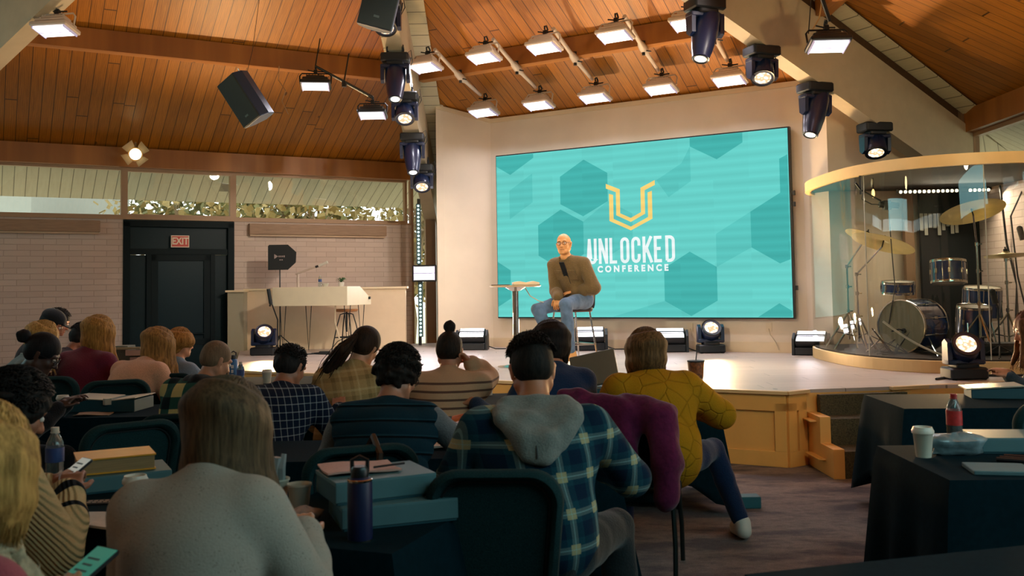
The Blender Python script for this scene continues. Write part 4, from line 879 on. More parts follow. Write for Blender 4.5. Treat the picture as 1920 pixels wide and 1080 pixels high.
# bigger items elsewhere
t = box('open blue gift box with raised lid flaps before the person in glasses', (-2.82, 6.60, TZ), R(-4), (.50, .30, .08), True)
b = MB(); b.box((-.10, 0, .088), (.27, .31, .006), rot=(0, R(3), 0)); b.box((.17, 0, .086), (.17, .31, .006), rot=(0, R(-6), 0)); b.prism([(.03, -.155), (.09, -.155), (.06, -.18)], .05, .092); b.build('box_flap', mat('box_inside_pale', (176, 170, 150), .6), t)
cup('white coffee cup on its lid at the end of the open blue box', (-3.13, 6.56, TZ), .085, .04, True)
sheet('paper_sheet', 'tan paper on the dark cloth in front of the open blue box', 'paper', (-2.80, 6.30, TZ), R(8), (.22, .14), mat('tan_paper', (150, 120, 90), .7))
bottle('clear water bottle with blue label beyond the open blue box', (-3.38, 6.68, TZ), .20, .033)
t = thing('book', 'red-edged book beside the water bottle of the person in glasses', 'book', loc=(-3.50, 6.60, TZ), rz=R(10)); b = MB(); b.box((0, 0, .02), (.2, .14, .04)); b.build('page_block', mat('red_edge', (150, 84, 60), .7), t); b = MB(); b.box((0, 0, .043), (.205, .145, .005)); b.build('cover', M_seatd, t)
flask('bright blue flask with white lettering by the stage edge', (-2.47, 8.32, TZ), .25, .036, mat('bright_blue_coat', (30, 96, 150), .4), M_blk, False)
b = MB()
for z, w_ in ((.15, .022), (.11, .018), (.07, .022)): b.box((-2.468, 8.28, TZ+z), (w_, .006, .028))
o = b.build('flask_print', mat('print_white', (210, 215, 215), .5)); o.parent = bpy.data.objects['drink_flask.001']; o.matrix_parent_inverse = Matrix.Translation((2.47, -8.32, -TZ))
bottle('clear water bottle next to the bright blue flask', (-2.36, 8.16, TZ), .20, .032)
b = MB(); b.rbox((-2.33, 7.97, TZ+.006), (.16, .08, .01), .012, rot=(0, 0, R(10))); o = b.build('phone', M_blk); o['label'] = 'black phone lying before the bright blue flask'; o['category'] = 'phone'
cup('white lidded cup between the bald man and the checked shirt', (-2.17, 8.30, TZ), .10, .042, True)
t = thing('shelf_rack', 'cluttered pile of boxes and leaflets on the far cloth against the teal door', 'pile', loc=(-3.42, 8.45, TZ)); t.name = 'leaflet_rack'
b = MB(); b.rbox((-.07, .03, .17), (.12, .18, .34), .01); b.rbox((.07, .03, .13), (.18, .18, .26), .01); b.build('rack_body', mat('rack_grey', (84, 88, 76), .7), t)
for i, (x, z, w_, h_, c_) in enumerate(((-.02, .37, .26, .02, (150, 140, 110)), (.08, .33, .20, .05, (180, 160, 150)), (-.16, .22, .05, .20, (70, 84, 60)), (.10, .26, .16, .06, (176, 150, 140)), (-.01, .20, .08, .06, (20, 26, 30)))):
    b = MB(); b.box((x, -.07, z-.05), (w_, .03, h_)); b.build('leaflet_pocket', mat('leaflet%d' % i, c_, .6), t)
sheet('paper_sheet', 'white sheet at the corner of the cloth beside the magenta coat', 'paper', (.33, 4.93, TZ), R(6), (.22, .16), mat('cool_paper', (120, 140, 148), .7), .012)
sheet('open_booklet', 'open book beside the orange striped sleeve', 'booklet', (-.30, 4.85, TZ), R(14), (.30, .2), M_pap, .01)
t = thing('drink_cup', 'white cup with red marks and brown lid, at the cloth corner beyond the mustard sweater', 'cup', loc=(1.27, 6.60, TZ))
b = MB(); b.lathe([(.001, 0), (.036, 0), (.047, .15), (.001, .15)], close=False); b.build('cup_body', mat('cup_cream', (206, 190, 168), .5), t, smooth=40)
b = MB(); b.box((-.03, -.034, .10), (.02, .012, .022)); b.box((.025, -.036, .07), (.012, .012, .02)); b.build('red_mark', mat('mark_red', (160, 50, 40), .5), t)
b = MB(); b.lathe([(.049, .15), (.048, .16), (.05, .16), (.058, .27), (.001, .27)], close=False); b.build('cup_upper', mat('brown_print_cup', (112, 66, 34), .5, noise=.6, nscale=60), t, smooth=40)
b = MB(); b.lathe([(.06, .265), (.06, .275), (.001, .278)], close=False); b.cyl((0, 0, .27), (.012, 0, .36), .004, n=6); b.build('lid', M_blkm, t)
cup('pale cup with small logo beside the bun-haired woman', (-.20, 7.10, TZ), .12, .045)
t = box('grey gift box with its lid propped open, behind the navy top', (.62, 6.90, TZ), R(4), (.36, .26, .07), True)
b = MB(); b.rbox((-.02, .10, .19), (.34, .26, .03), .01, rot=(R(62), R(-12), R(-14))); b.build('raised_lid', mat('grey_lid', (104, 98, 82), .6), t)
t = thing('drink_can', 'small dark spiral notebook stack beside the propped grey lid', 'notebook', loc=(.74, 6.72, TZ)); t.name = 'spiral_notebook'
b = MB(); b.box((0, 0, .02), (.22, .15, .035)); b.build('pages', mat('dark_plum', (60, 30, 50), .7), t); b = MB()
for i in range(10): b.tube([(-.10+i*.022, .07, .02), (-.10+i*.022, .085, .045), (-.10+i*.022, .06, .045)], .003, 5)
b.build('spiral', M_chrome, t)
lump('striped_sleeve', 'orange and teal striped sleeve resting on the cloth between vest and hood', 'sweater', (-.24, 4.98, TZ), (.15, .07, .075), m_sleeve_knit(), 6, .15)  # added lump stands in for a sitter's striped sleeve
# cola table
cup('lidded white coffee cup at the corner of the cola bottle table', (1.86, 4.33, TZ), .115, .044, True)
lump('plastic_bag', 'crumpled clear plastic bag between the coffee cup and the cola', 'bag', (2.03, 4.38, TZ), (.12, .07, .055), mat('clear_bag', (110, 128, 132), .25, noise=.4, nscale=14, bump=.6, spec=.8), 5, .35)
for k_, (dx, dy) in enumerate(((.06, -.06), (.10, -.02), (.03, -.09))):
    b = MB(); b.cyl((2.09+dx, 4.28+dy, TZ+.012), (2.18+dx, 4.22+dy, TZ+.012), .010, n=8); o = b.build('wrapped_cutlery', M_blk); o['label'] = ('dark cutlery handle nearest the crumpled bag', 'dark cutlery handle beside the pale book', 'dark cutlery handle closest to the cloth edge')[k_]; o['category'] = 'cutlery'
bottle('cola bottle with red cap and red label', (2.14, 4.62, TZ), .25, .036, mat('cap_red', (150, 30, 30), .4), mat('label_red', (176, 36, 34), .5, noise=.3, nscale=50), mat('cola', (24, 10, 8), .1), labz=(.40, .68))
box('pale blue gift box beside the cola bottle', (2.36, 4.50, TZ), R(-6), (.38, .27, .07))
t = thing('book', 'thin grey-blue book at the cloth edge before the cola bottle', 'book', loc=(2.02, 3.98, TZ), rz=R(-12)); b = MB(); b.rbox((0, 0, .010), (.24, .20, .018), .006); b.build('cover', mat('book_greyblue', (84, 112, 116), .6, noise=.1, nscale=9), t)
t = box('open grey box by the curly-haired person at the far table end', (3.30, 6.52, TZ), R(-14), (.34, .24, .07), True)
b = MB(); b.box((-.02, 0, .075), (.36, .26, .008), rot=(0, R(-4), 0)); b.build('box_flap', mat('box_inside_pale'), t)
b = MB(); b.rbox((1.60, 6.66, .04), (.20, .12, .08), .01); o = b.build('small_box', mat('cyan_box', (30, 92, 100), .6)); o['label'] = 'small teal box on the carpet behind the white sneaker'; o['category'] = 'box'
# chairs
chair('charcoal fabric chair of the man with the grey hood', (-.06, 3.55), R(-3))
chair('charcoal chair with a brown strap hanging over it, behind the navy vest', (-.72, 4.08), R(22))
chair('charcoal chair under the magenta coat', (.66, 5.20), R(-14), M_seatd)
chair('dark chair behind the buffalo plaid jacket', (-1.75, 5.20), R(6), M_seatd)
chair('grey chair back beneath the maroon sweater', (-3.58, 7.58), R(-4)); chair('grey chair with curved back, between the maroon sweater and the pink top', (-3.02, 7.16), R(24))
chair('dark chair under the pink top with wavy hair', (-2.78, 7.66), R(10), M_seatd)
chair('empty charcoal chair behind the cola bottle', (2.78, 5.12), R(2))
chair('chair of the person in the pink sweater, at the lens side', (-1.10, 1.62), R(-10)); chair('chair edge with a dark jacket cut by the side of the frame', (1.91, 3.28), R(30), M_seatd)
chair('chair under the speckled oatmeal sweater', (-.72, 2.18), R(0), M_seatd)
chair('blue-grey chair back beside the nearest water bottle', (-2.05, 4.85), R(40))
for (x_, y_, l_) in ((-2.05, 6.05, 'chair under the bald man'), (-1.32, 5.60, 'chair under the checked shirt'), (-.96, 6.05, 'chair under the ponytail woman'), (-.40, 5.85, 'chair under the bun-haired woman'), (.22, 5.55, 'chair under the person in the navy top')): pass
# strap on chair
b = MB(); b.M = Matrix.Translation((-.72, 4.08, 0)) @ Matrix.Rotation(R(22), 4, 'Z')
b.tube([(.05, -.10, .60), (.05, -.16, .90), (.055, -.24, .955), (.06, -.33, .90), (.03, -.33, .60), (0, -.32, .35)], .014, 6); o = b.build('leather_strap', mat('brown_leather', (70, 44, 28), .5)); o['label'] = 'brown leather bag strap looped over a charcoal chair back'; o['category'] = 'strap'
# ------------------------------------------------------------------ stage furniture
M_desk = mat('white_desk_laminate', (228, 214, 182), .45)
dk = thing('producer_desk', 'white wedge-shaped desk on thin hairpin legs at the west of the stage', 'desk', loc=(-2.42, 13.75, SH), rz=R(-17))
prof = [(0, .70), (0, .98), (.42, .98), (.80, .79), (.80, .70)]
b = MB(); b.add([(x, y, z) for x in (-1.24, 0) for y, z in prof], [(0, 1, 2, 3, 4), (9, 8, 7, 6, 5)]+[(i, (i+1) % 5, 5+(i+1) % 5, 5+i) for i in range(5)]); b.build('desk_body', M_desk, dk, bevel=.004)
for (x, y) in ((-1.12, .10), (-.98, .62), (-.05, .10), (-.10, .66)):
    b = MB(); b.tube([(x-.05, y, .70), (x, y, .0), (x+.05, y, .70)], .007, 6); b.build('hairpin_leg', M_blk, dk)
b = MB(); b.box((.012, .72, .80), (.02, .04, .04)); b.build('edge_knob', M_blk, dk)
def dloc(x, y, z): return Matrix.Translation((-2.42, 13.75, SH)) @ Matrix.Rotation(R(-17), 4, 'Z') @ Vector((x, y, z))
t = thing('boom_microphone', 'white boom arm with a slim white microphone on the desk', 'microphone', loc=dloc(-.92, .2, .98), rz=R(-10))
b = MB(); b.cyl((0, 0, 0), (0, 0, .20), .018); b.build('post', M_wht, t)
b = MB(); b.tube([(-.04, 0, .20), (.28, 0, .30)], .016); b.build('boom', M_wht, t); b = MB(); b.cyl((.28, 0, .30), (.33, 0, .315), .018); b.build('joint', M_blk, t); b = MB(); b.cyl((.33, 0, .315), (.47, 0, .37), .022); b.build('microphone', M_lid, t, smooth=40)
bottle('clear water bottle with blue label on the white desk', dloc(-.55, .2, .982), .17, .027)
cup('low white cup on the white desk beside the bottle', dloc(-.42, .12, .982), .045, .05)
t = thing('potted_plant', 'small green plant in a white pot on the white desk', 'plant', loc=dloc(-.20, .2, .982))
b = MB(); b.lathe([(.001, 0), (.035, 0), (.045, .06), (.038, .06), (.036, .05), (.001, .05)], close=False); b.build('pot', M_lid, t)
b = MB(); rs = random.Random(4)
for i in range(26):
    a = rs.uniform(0, 6.28); L_ = rs.uniform(.05, .12); p0 = Vector((0, 0, .05)); p1 = Vector((cos(a)*L_*.5, sin(a)*L_*.5, .05+L_*.7)); p2 = Vector((cos(a)*L_, sin(a)*L_, .04+L_*.45)); s_ = Vector((-sin(a), cos(a), 0))*.010
    b.add([p0, p1+s_, p2, p1-s_], [(0, 1, 2, 3)])
b.build('foliage', mat('leaf_green', (50, 84, 40), .6), t)
# softbox on a stand
t = thing('softbox_light', 'black octagonal softbox on a thin stand behind the white desk', 'softbox', loc=(-3.60, 14.55, SH))
b = MB(); b.cyl((0, 0, 0), (0, 0, 1.3), .010, n=8)
for a in (0, 2.1, 4.2): b.tube([(0, 0, .25), (cos(a)*.28, sin(a)*.28, .0)], .008, 6)
b.build('stand', M_blk, t)
b = MB(); ring1 = [(-.19, 0, -.19), (.12, 0, -.19), (.24, .0, -.08), (.25, 0, .08), (.12, 0, .20), (-.17, 0, .20), (-.19, 0, .18)]
Mx = Matrix.Translation((.03, 0, 1.44)); b.M = Mx; n_ = len(ring1); vs = [(x, -.10, z) for x, _, z in ring1]+[(x*.7, .22, z*.7) for x, _, z in ring1]; b.add(vs, [tuple(range(n_)), tuple(range(n_, 2*n_))[::-1]]+[(i, (i+1) % n_, n_+(i+1) % n_, n_+i) for i in range(n_)]); b.build('softbox_shell', M_blkm, t, bevel=.006)
M_logo = mat('logo_grey', (170, 150, 146), .6)
b = MB(); b.M = Mx; b.add([(-.09, -.105, .055), (-.03, -.105, .02), (-.09, -.105, -.02)], [(0, 1, 2)]); b.build('logo_mark', M_logo, t)
text_mesh('logo_lettering', 'mdsaO', .06, M_logo, Matrix.Translation((.04, -.104, 1.455)) @ Matrix.Rotation(R(90), 4, 'X'), t, .0005, .8, .002)
bpy.data.objects.remove(bpy.data.objects['logo_lettering'])
b = MB(); b.M = Mx
for i in range(4): b.box((-.015+i*.026, -.104, .018), (.017, .002, .022+.006*(i == 3)))
for i in range(2): b.box((-.0+i*.03, -.104, -.035), (.02, .002, .016))
b.build('logo_lettering', M_logo, t)
# drafting stool with wooden seat
t = thing('drafting_stool', 'round wooden stool with black splayed metal legs behind the white desk', 'stool', loc=(-2.50, 14.15, SH))
b = MB(); b.lathe([(.001, .60), (.15, .60), (.17, .62), (.17, .64), (.001, .64)], close=False); b.build('seat', mat('stool_wood', (150, 96, 50), .5, noise=.2), t, smooth=40)
for k_ in range(4):
    a = R(30+90*k_); b = MB(); b.tube([(cos(a)*.03, sin(a)*.03, .58), (cos(a)*.10, sin(a)*.10, .56), (cos(a)*.15, sin(a)*.15, .40), (cos(a)*.24, sin(a)*.24, .0)], .009, 6); b.build('leg', M_blk, t)
b = MB(); b.cyl((0, 0, .3), (0, 0, .6), .014); b.tube([(cos(R(30+90*k_))*.19, sin(R(30+90*k_))*.19, .22) for k_ in range(4)], .007, 6, closed=True); b.tube([(cos(R(30))*.19, sin(R(30))*.19, .22), (-cos(R(30))*.19, -sin(R(30))*.19, .22)], .006, 6); b.tube([(cos(R(120))*.19, sin(R(120))*.19, .22), (-cos(R(120))*.19, -sin(R(120))*.19, .22)], .006, 6); b.build('brace', M_blk, t)
wire('white cord hanging from the desk past the wooden stool', [(-2.62, 13.9, 1.35), (-2.63, 13.9, 1.1), (-2.58, 13.9, .9), (-2.5, 13.9, .66)], .012, mat('white_cord'))
# black microphone on a leaning rod
t = thing('microphone_stand', 'black microphone on a leaning rod above the west floor wash light', 'microphone', loc=(-3.50, 14.0, SH))
b = MB(); b.tube([(0, 0, 0), (0, 0, .5), (-.10, 0, .78)], .010, 6); b.lathe([(.001, 0), (.10, 0), (.09, .02), (.001, .025)], close=False); b.build('stand', M_blk, t)
b = MB(); b.cyl((-.10, 0, .74), (-.135, 0, .96), .028, n=12); b.tube([(-.09, 0, .80), (-.115, 0, .70)], .014, 6); b.build('microphone', M_blkm, t)
wire('black cables lying on the stage floor by the west wash light', [(-3.4, 13.6, SH+.01), (-3.1, 13.5, SH+.01), (-2.9, 13.7, SH+.01), (-2.6, 13.5, SH+.01), (-2.3, 13.7, SH+.01)], .009, name='floor_cable')
t = thing('stage_cable_pile', 'small dark cable box on the stage floor under the stool', 'box', loc=(-2.75, 13.75, SH)); b = MB(); b.rbox((0, 0, .02), (.16, .08, .04), .01); b.build('box_body', M_blkm, t); b = MB(); b.tube([(-.08, 0, .02), (-.2, .02, .01)], .008, 6); b.build('plug_cord', M_blkm, t)
# round bar table
t = thing('bar_table', 'small round white-topped bar table on a chrome pole beside the speaker', 'table', loc=(.03, 11.0, SH))
b = MB(); b.lathe([(.001, .925), (.28, .925), (.30, .935), (.30, .945), (.001, .945)], close=False, n=48); b.build('tabletop', mat('bar_top', (226, 196, 150), .3), t, smooth=40)
b = MB(); b.cyl((0, 0, .02), (0, 0, .90), .036); b.lathe([(.05, .88), (.12, .925)], close=False); b.cyl((0, 0, .30), (0, 0, .33), .042); b.build('pole', M_chrome, t, smooth=40)
b = MB(); b.lathe([(.001, .0), (.22, 0), (.22, .008), (.06, .025), (.001, .03)], close=False, n=40); b.build('base', M_chrome, t, smooth=40)
t = thing('book', 'thick open book on the round bar table', 'book', loc=(.15, 10.95, SH+.946), rz=R(6))
b = MB(); b.prism([(-.15, .0), (-.15, .035), (-.08, .046), (0, .03), (.08, .046), (.15, .03), (.15, 0)], -.10, .10, rot=(R(90), 0, 0)); b.build('pages', mat('bible_pages', (226, 206, 170), .6), t); b = MB(); b.box((0, 0, .001), (.32, .22, .005)); b.build('cover', M_blkm, t)
t = thing('book', 'thin dark book lying on the round bar table beside the thick one', 'book', loc=(-.14, 10.98, SH+.946), rz=R(-8)); b = MB(); b.box((0, 0, .006), (.2, .14, .01)); b.build('cover', mat('brown_book', (90, 66, 50), .6), t)
wire('thin pale cord hanging from under the round bar table', [(.14, 11.0, SH+.92), (.20, 11.0, SH+.82), (.30, 11.0, SH+.76), (.36, 11.05, SH+.74)], .006, mat('white_cord'))
# bar stool of the speaker
t = thing('bar_stool', 'dark-seated bar stool with low back and slim chrome legs under the speaker', 'stool', loc=(.70, 11.25, SH), rz=R(-62+180))
M_stl = mat('stool_upholstery', (44, 34, 34), .5)
b = MB(); b.rbox((0, 0, .655), (.42, .40, .045), .08); b.build('seat', M_stl, t, smooth=40)
b = MB(); b.rbox((0, 0, .628), (.40, .38, .014), .07); b.build('seat_pan', mat('stool_wood_pan', (120, 70, 50), .5), t, smooth=40)
b = MB(); n_ = 10; vs = []
for k_ in (0, 1):
    for i in range(n_+1):
        a = (i/n_-.5)*1.1
        for z in (.66, .70, .90, .93): vs.append((sin(a)*.24, -.20-.06*cos(a)*.9+.05*k_-.06*(z-.66)+(.03 if z in (.66, .93) else 0)*(1-2*k_)*.4, z))
fs = []; m_ = 4*(n_+1)
for i in range(n_):
    for j in range(3): a = i*4+j; fs += [(a, a+4, a+5, a+1), (m_+a, m_+a+1, m_+a+5, m_+a+4)]
for i in range(n_): fs += [(i*4, m_+i*4, m_+i*4+4, i*4+4), (i*4+3, i*4+7, m_+i*4+7, m_+i*4+3)]
fs += [(0, 1, m_+1, m_), (1, 2, m_+2, m_+1), (2, 3, m_+3, m_+2)]+[(4*n_+j, m_+4*n_+j, m_+4*n_+j+1, 4*n_+j+1) for j in range(3)]
b.add(vs, fs); b.build('backrest', M_stl, t, smooth=60)
for sx in (-1, 1):
    for sy in (-1, 1):
        b = MB(); b.tube([(sx*.16, sy*.15, .62), (sx*.19, sy*.19, .3), (sx*.215, sy*.225, 0)], .011, 7); b.build('leg', M_chrome, t)
b = MB(); b.tube([(-.20, .20, .24), (.20, .20, .24)], .009, 6); b.tube([(-.20, -.20, .24), (.20, -.20, .24)], .009, 6); b.tube([(-.20, .20, .24), (-.20, -.20, .24)], .009, 6); b.tube([(.20, .20, .24), (.20, -.20, .24)], .009, 6); b.build('footrest', M_chrome, t)
# ------------------------------------------------------------------ drum booth
BX, BY, BA, BB, BN = 5.30, 10.95, 1.65, 1.80, 2.7
def sup(a, k=1., off=0.):
    c, s = cos(a), sin(a); return Vector((BX+(BA*k+off)*math.copysign(abs(c)**(2/BN), c), BY+(BB*k+off)*math.copysign(abs(s)**(2/BN), s), 0))
NA = 96; angs = [2*pi*i/NA for i in range(NA)]
M_bwhite = mat('booth_white_paint', (226, 190, 128), .45)
bt = thing('drum_booth', 'curved clear drum booth with white base and white top ring on the stage', 'booth', loc=(0, 0, 0))
b = MB(); b.prism([tuple(sup(a)[:2]) for a in angs], SH, SH+.125); b.build('platform', M_bwhite, bt, bevel=.006)
b = MB(); b.prism([tuple(sup(a, 1, -.03)[:2]) for a in angs], SH+.125, SH+.14); b.build('platform_carpet', mat('booth_carpet', (60, 52, 46), .95, noise=.4, nscale=60), bt)
ZT = 2.70
vs = []; 
for off in (.03, -.03):
    for z in (ZT, ZT+.115):
        vs += [sup(a, 1, off)+Vector((0, 0, z)) for a in angs]
fs = []
for i in range(NA): j = (i+1) % NA; fs += [(i, j, NA+j, NA+i), (2*NA+i, 3*NA+i, 3*NA+j, 2*NA+j), (i, 2*NA+i, 2*NA+j, j), (NA+i, NA+j, 3*NA+j, 3*NA+i)]
b = MB(); b.add(vs, fs); b.build('top_ring', M_bwhite, bt, smooth=40)
b = MB(); b.prism([tuple(sup(a, 1, -.03)[:2]) for a in angs], ZT+.03, ZT+.08); b.build('booth_ceiling', mat('booth_ceiling_felt', (24, 26, 22), .9), bt)
M_pane = glassmat('booth_acrylic', (.95, .96, .93), .022, grz=.28)
a0_, a1_ = R(155), R(352); segs = 4
for k_ in range(segs):
    s0 = a0_+(a1_-a0_)*k_/segs; s1 = a0_+(a1_-a0_)*(k_+1)/segs; m_ = 14; vs = []
    for off in (-.012, -.020):
        for i in range(m_+1): p = sup(s0+(s1-s0)*i/m_, 1, off); vs += [p+Vector((0, 0, SH+.14)), p+Vector((0, 0, ZT))]
    q = 2*(m_+1); fs = []
    for i in range(m_): a = 2*i; fs += [(a, a+2, a+3, a+1), (q+a, q+a+1, q+a+3, q+a+2)]
    b = MB(); b.add(vs, fs); b.build('clear_panel', M_pane, bt, smooth=40)
    if k_: p = sup(s0, 1, -.016); b = MB(); b.cyl(p+Vector((0, 0, SH+.14)), p+Vector((0, 0, ZT)), .006, n=6); b.build('panel_seam', mat('seam_clear', (190, 186, 170), .3), bt)
# inner light bar
t = thing('light_bar', 'row of round warm bulbs on a bar under the booth roof', 'light bar', loc=(0, 0, 0))
pa, pb = Vector((4.72, 11.45, 2.66)), Vector((6.0, 11.75, 2.70))
b = MB(); d_ = (pb-pa); b.tube([pa, pb], .03, 6); b.build('bar', M_blkm, t)
M_bulb = mat('bulb_lit', (255, 240, 210), .3, emit=2.2, emcol=(1, .88, .66))
for i in range(20):
    if i in (13, 14): continue
    p = pa+d_*(i+.5)/20; b = MB(); b.ball(p+Vector((0, -.03, -.01)), .021, 10); b.build('bulb', M_bulb, t)
area('light_bar_glow', tuple((pa+pb)/2+Vector((0, -.08, -.05))), (5.2, 10.6, 1.2), 1.2, 26, WARM2, .06, 170)
# back of the booth: dark doorway with curtain and tan posts, silver vertical strips
M_cur = mat('black_curtain', (12, 18, 20), .9)
def slab(name, label, cat, c, d, m, rz=0): b = MB(); b.rbox((0, 0, 0), d, .005, n=1); o = b.build(name, m); o.location = c; o.rotation_euler = (0, 0, rz); o['label'] = label; o['category'] = cat; return o
slab('black_curtain', 'flat black curtain panel hanging behind the drum kit', 'curtain', (5.62, 12.02, 1.72), (.86, .05, 2.14), M_cur, R(8))
slab('wall_batten', 'tan upright board on the near side of the black curtain', 'board', (5.06, 11.98, 1.72), (.13, .06, 2.14), mat('post_paint'), R(8))
slab('wall_batten', 'tan upright board on the far side of the black curtain', 'board', (6.08, 12.02, 1.72), (.10, .06, 2.14), mat('post_paint'), R(8))
t = thing('vertical_blind', 'short pale vertical blind strips over the black curtain', 'blind', loc=(5.42, 11.94, 2.30), rz=R(8))
for i in range(9):
    b = MB(); h_ = .22+.06*sin(i*1.9); b.box((-.22+i*.06, 0, -h_/2+.12), (.045, .004, h_)); b.build('strip', mat('blind_strip', (150, 150, 138), .5), t)
# drum kit -----------------------------------------------------------
PZ = SH+.142
M_shell = mat('blue_drum_lacquer', (18, 52, 104), .18, spec=.6, coat=.8, noise=.25, nscale=8); M_head = mat('drum_head_clear', (120, 116, 92), .25, spec=.6); M_headw = mat('drum_head_white', (190, 180, 160), .4)
M_cym = mat('cymbal_bronze', (206, 186, 124), .36, metal=.7, noise=.15, nscale=5); 
def drum(name, label, c, axis, r, L_, head=None, lugs=8, legs=None, group=None):
    """axis points from the back head to the front (or top) head; c = centre of the shell"""
    t = thing(name, label, 'drum'); t.matrix_world = aim(c, Vector(c)-Vector(axis), (0, 0, 1) if abs(Vector(axis).normalized().z) < .9 else (0, 1, 0))
    b = MB(); b.lathe([(r, -L_/2), (r, L_/2)], close=False, n=40); b.lathe([(r-.006, L_/2), (r-.006, -L_/2)], close=False, n=40); b.build('shell', M_shell, t, smooth=60)
    for s_ in (1, -1):
        b = MB(); b.lathe([(.001, s_*(L_/2+.004)), (r*.99, s_*(L_/2+.002))], close=False, n=40); b.build('drum_head', (head or M_headw) if s_ > 0 else M_headw, t)
        b = MB(); b.lathe([(r*1.035, s_*(L_/2-.015)), (r*1.045, s_*(L_/2)), (r*1.035, s_*(L_/2+.015)), (r*.99, s_*(L_/2+.012))], close=False, n=40); b.build('hoop', M_chrome, t, smooth=60)
    b = MB()
    for i in range(lugs): a = 2*pi*(i+.5)/lugs; b.cyl((r*1.03*cos(a), r*1.03*sin(a), -L_/2), (r*1.03*cos(a), r*1.03*sin(a), L_/2), .005, n=6); b.rbox((r*1.02*cos(a), r*1.02*sin(a), 0), (.03, .02, min(.06, L_*.4)), .008, rot=(0, 0, a+pi/2))
    b.build('tension_lugs', M_chrome, t)
    if legs:
        Mi = t.matrix_world.inverted()
        for (p, q) in legs: b = MB(); b.cyl(Mi @ Vector(p), Mi @ Vector(q), .009, n=8); b.build('leg', M_chrome, t)
    return t
kc = Vector((4.36, 10.30, PZ+.295)); ka = Vector((-.83, -.56, 0))
drum('bass_drum', 'large blue bass drum with clear front head standing on its rim', kc, ka, .28, .42, M_head, 10, legs=[(kc+ka*.12+Vector((.14, -.22, -.12)), kc+ka*.30+Vector((.25, -.42, -.295))), (kc+ka*.12+Vector((-.18, .20, -.12)), kc+ka*.3+Vector((-.2, .35, -.295)))])
t = thing('microphone', 'black microphone inside the bass drum front', 'microphone', loc=kc+ka*.23+Vector((.02, -.02, -.05))); b = MB(); b.cyl((0, 0, 0), (.10, .02, .01), .028, n=12); b.build('capsule', M_blkm, t, smooth=40); b = MB(); b.tube([(.02, 0, 0), (-.05, -.02, .02), (-.14, -.04, .0)], .008, 6); b.build('cord', M_blkm, t)
drum('rack_tom', 'blue rack tom mounted high above the bass drum', (4.98, 10.75, 1.66), (.05, .12, .99), .185, .24, M_headw, 8)
drum('snare_drum', 'shallow blue drum behind the bass drum', (4.48, 10.95, 1.49), (0, -.1, 1), .18, .12, M_headw, 8)
drum('floor_tom', 'dark floor tom standing beyond the rack tom', (5.45, 10.95, 1.30), (0, -.12, 1), .20, .34, M_headw, 8, legs=[((5.28, 10.85, 1.3), (5.26, 10.83, PZ)), ((5.62, 10.85, 1.3), (5.64, 10.83, PZ)), ((5.45, 11.15, 1.3), (5.45, 11.17, PZ))])
drum('floor_tom', 'small dark drum low between the bass drum and the cymbal stand', (5.05, 10.35, 1.12), (0, -.15, 1), .17, .30, M_headw, 6, legs=[((4.92, 10.22, 1.1), (4.90, 10.18, PZ)), ((5.18, 10.22, 1.1), (5.22, 10.18, PZ)), ((5.05, 10.5, 1.1), (5.05, 10.56, PZ))])
def cymbal(label, c, tilt, r, stand, cat='cymbal', two=False):
    t = thing('cymbal_stand', label, cat, loc=(stand[0], stand[1], PZ))
    c = Vector(c)-Vector((stand[0], stand[1], PZ)); Q = euler(tilt)
    b = MB(); b.lathe([(.012, .03), (.03, .028), (.045, .012), (r*.5, .0), (r, -.016), (r, -.018), (r*.5, -.002), (.045, .009), (.012, .02)], c=c, rot=Q, n=48, close=False)
    if two: b.lathe([(.012, -.05), (.045, -.036), (r, -.024), (r, -.022), (.045, -.03)], c=c, rot=Q, n=48, close=False)
    b.build('cymbal', M_cym, t, smooth=30)
    b = MB(); b.cyl(c-Q @ Vector((0, 0, .06)), c+Q @ Vector((0, 0, .08)), .008, n=8); b.cyl(c+Q @ Vector((0, 0, .03)), c+Q @ Vector((0, 0, .055)), .022, n=10); b.build('felt_and_nut', M_blkm, t)
    foot = Vector((0, 0, .02)); top = Vector((0, 0, max(.5, c.z-.35))) if (Vector((c.x, c.y, 0)).length > .1) else Vector((0, 0, c.z-.06))
    b = MB(); b.tube([(0, 0, .10), top], [.014, .011], 8)
    if Vector((c.x, c.y, 0)).length > .1: b.tube([top, c-Q @ Vector((0, 0, .05))], .009, 8)
    for z in (top.z*.45, top.z*.75, top.z): b.cyl((0, 0, z-.02), (0, 0, z+.02), .02, n=8); b.tube([(0, 0, z), (.05, -.01, z)], .007, 6)
    b.build('upright', M_chrome, t, smooth=40)
    for a in (.5, 2.6, 4.7): b = MB(); b.tube([(0, 0, .42), (cos(a)*.27, sin(a)*.27, .01)], .011, 6); b.tube([(0, 0, .16), (cos(a)*.15, sin(a)*.15, .19)], .007, 6); b.build('leg', M_chrome, t)
    return t
cymbal('big bronze ride cymbal tilted on the tall stand nearest the glass', (4.90, 9.98, 2.30), (R(-20), R(-4), 0), .33, (5.02, 10.15))
cymbal('bronze crash cymbal tilted steeply on the boom stand over the bass drum', (4.13, 10.45, 2.00), (R(-6), R(20), 0), .34, (3.93, 10.75))
cymbal('thin cymbal nearly edge-on behind the tilted crash', (4.15, 11.0, 2.10), (R(-4), R(24), 0), .24, (4.0, 11.25))
cymbal('pair of hi-hat cymbals level on a chrome stand at the frame edge', (5.38, 10.25, 1.84), (R(-5), 0, 0), .22, (5.38, 10.25), two=True)
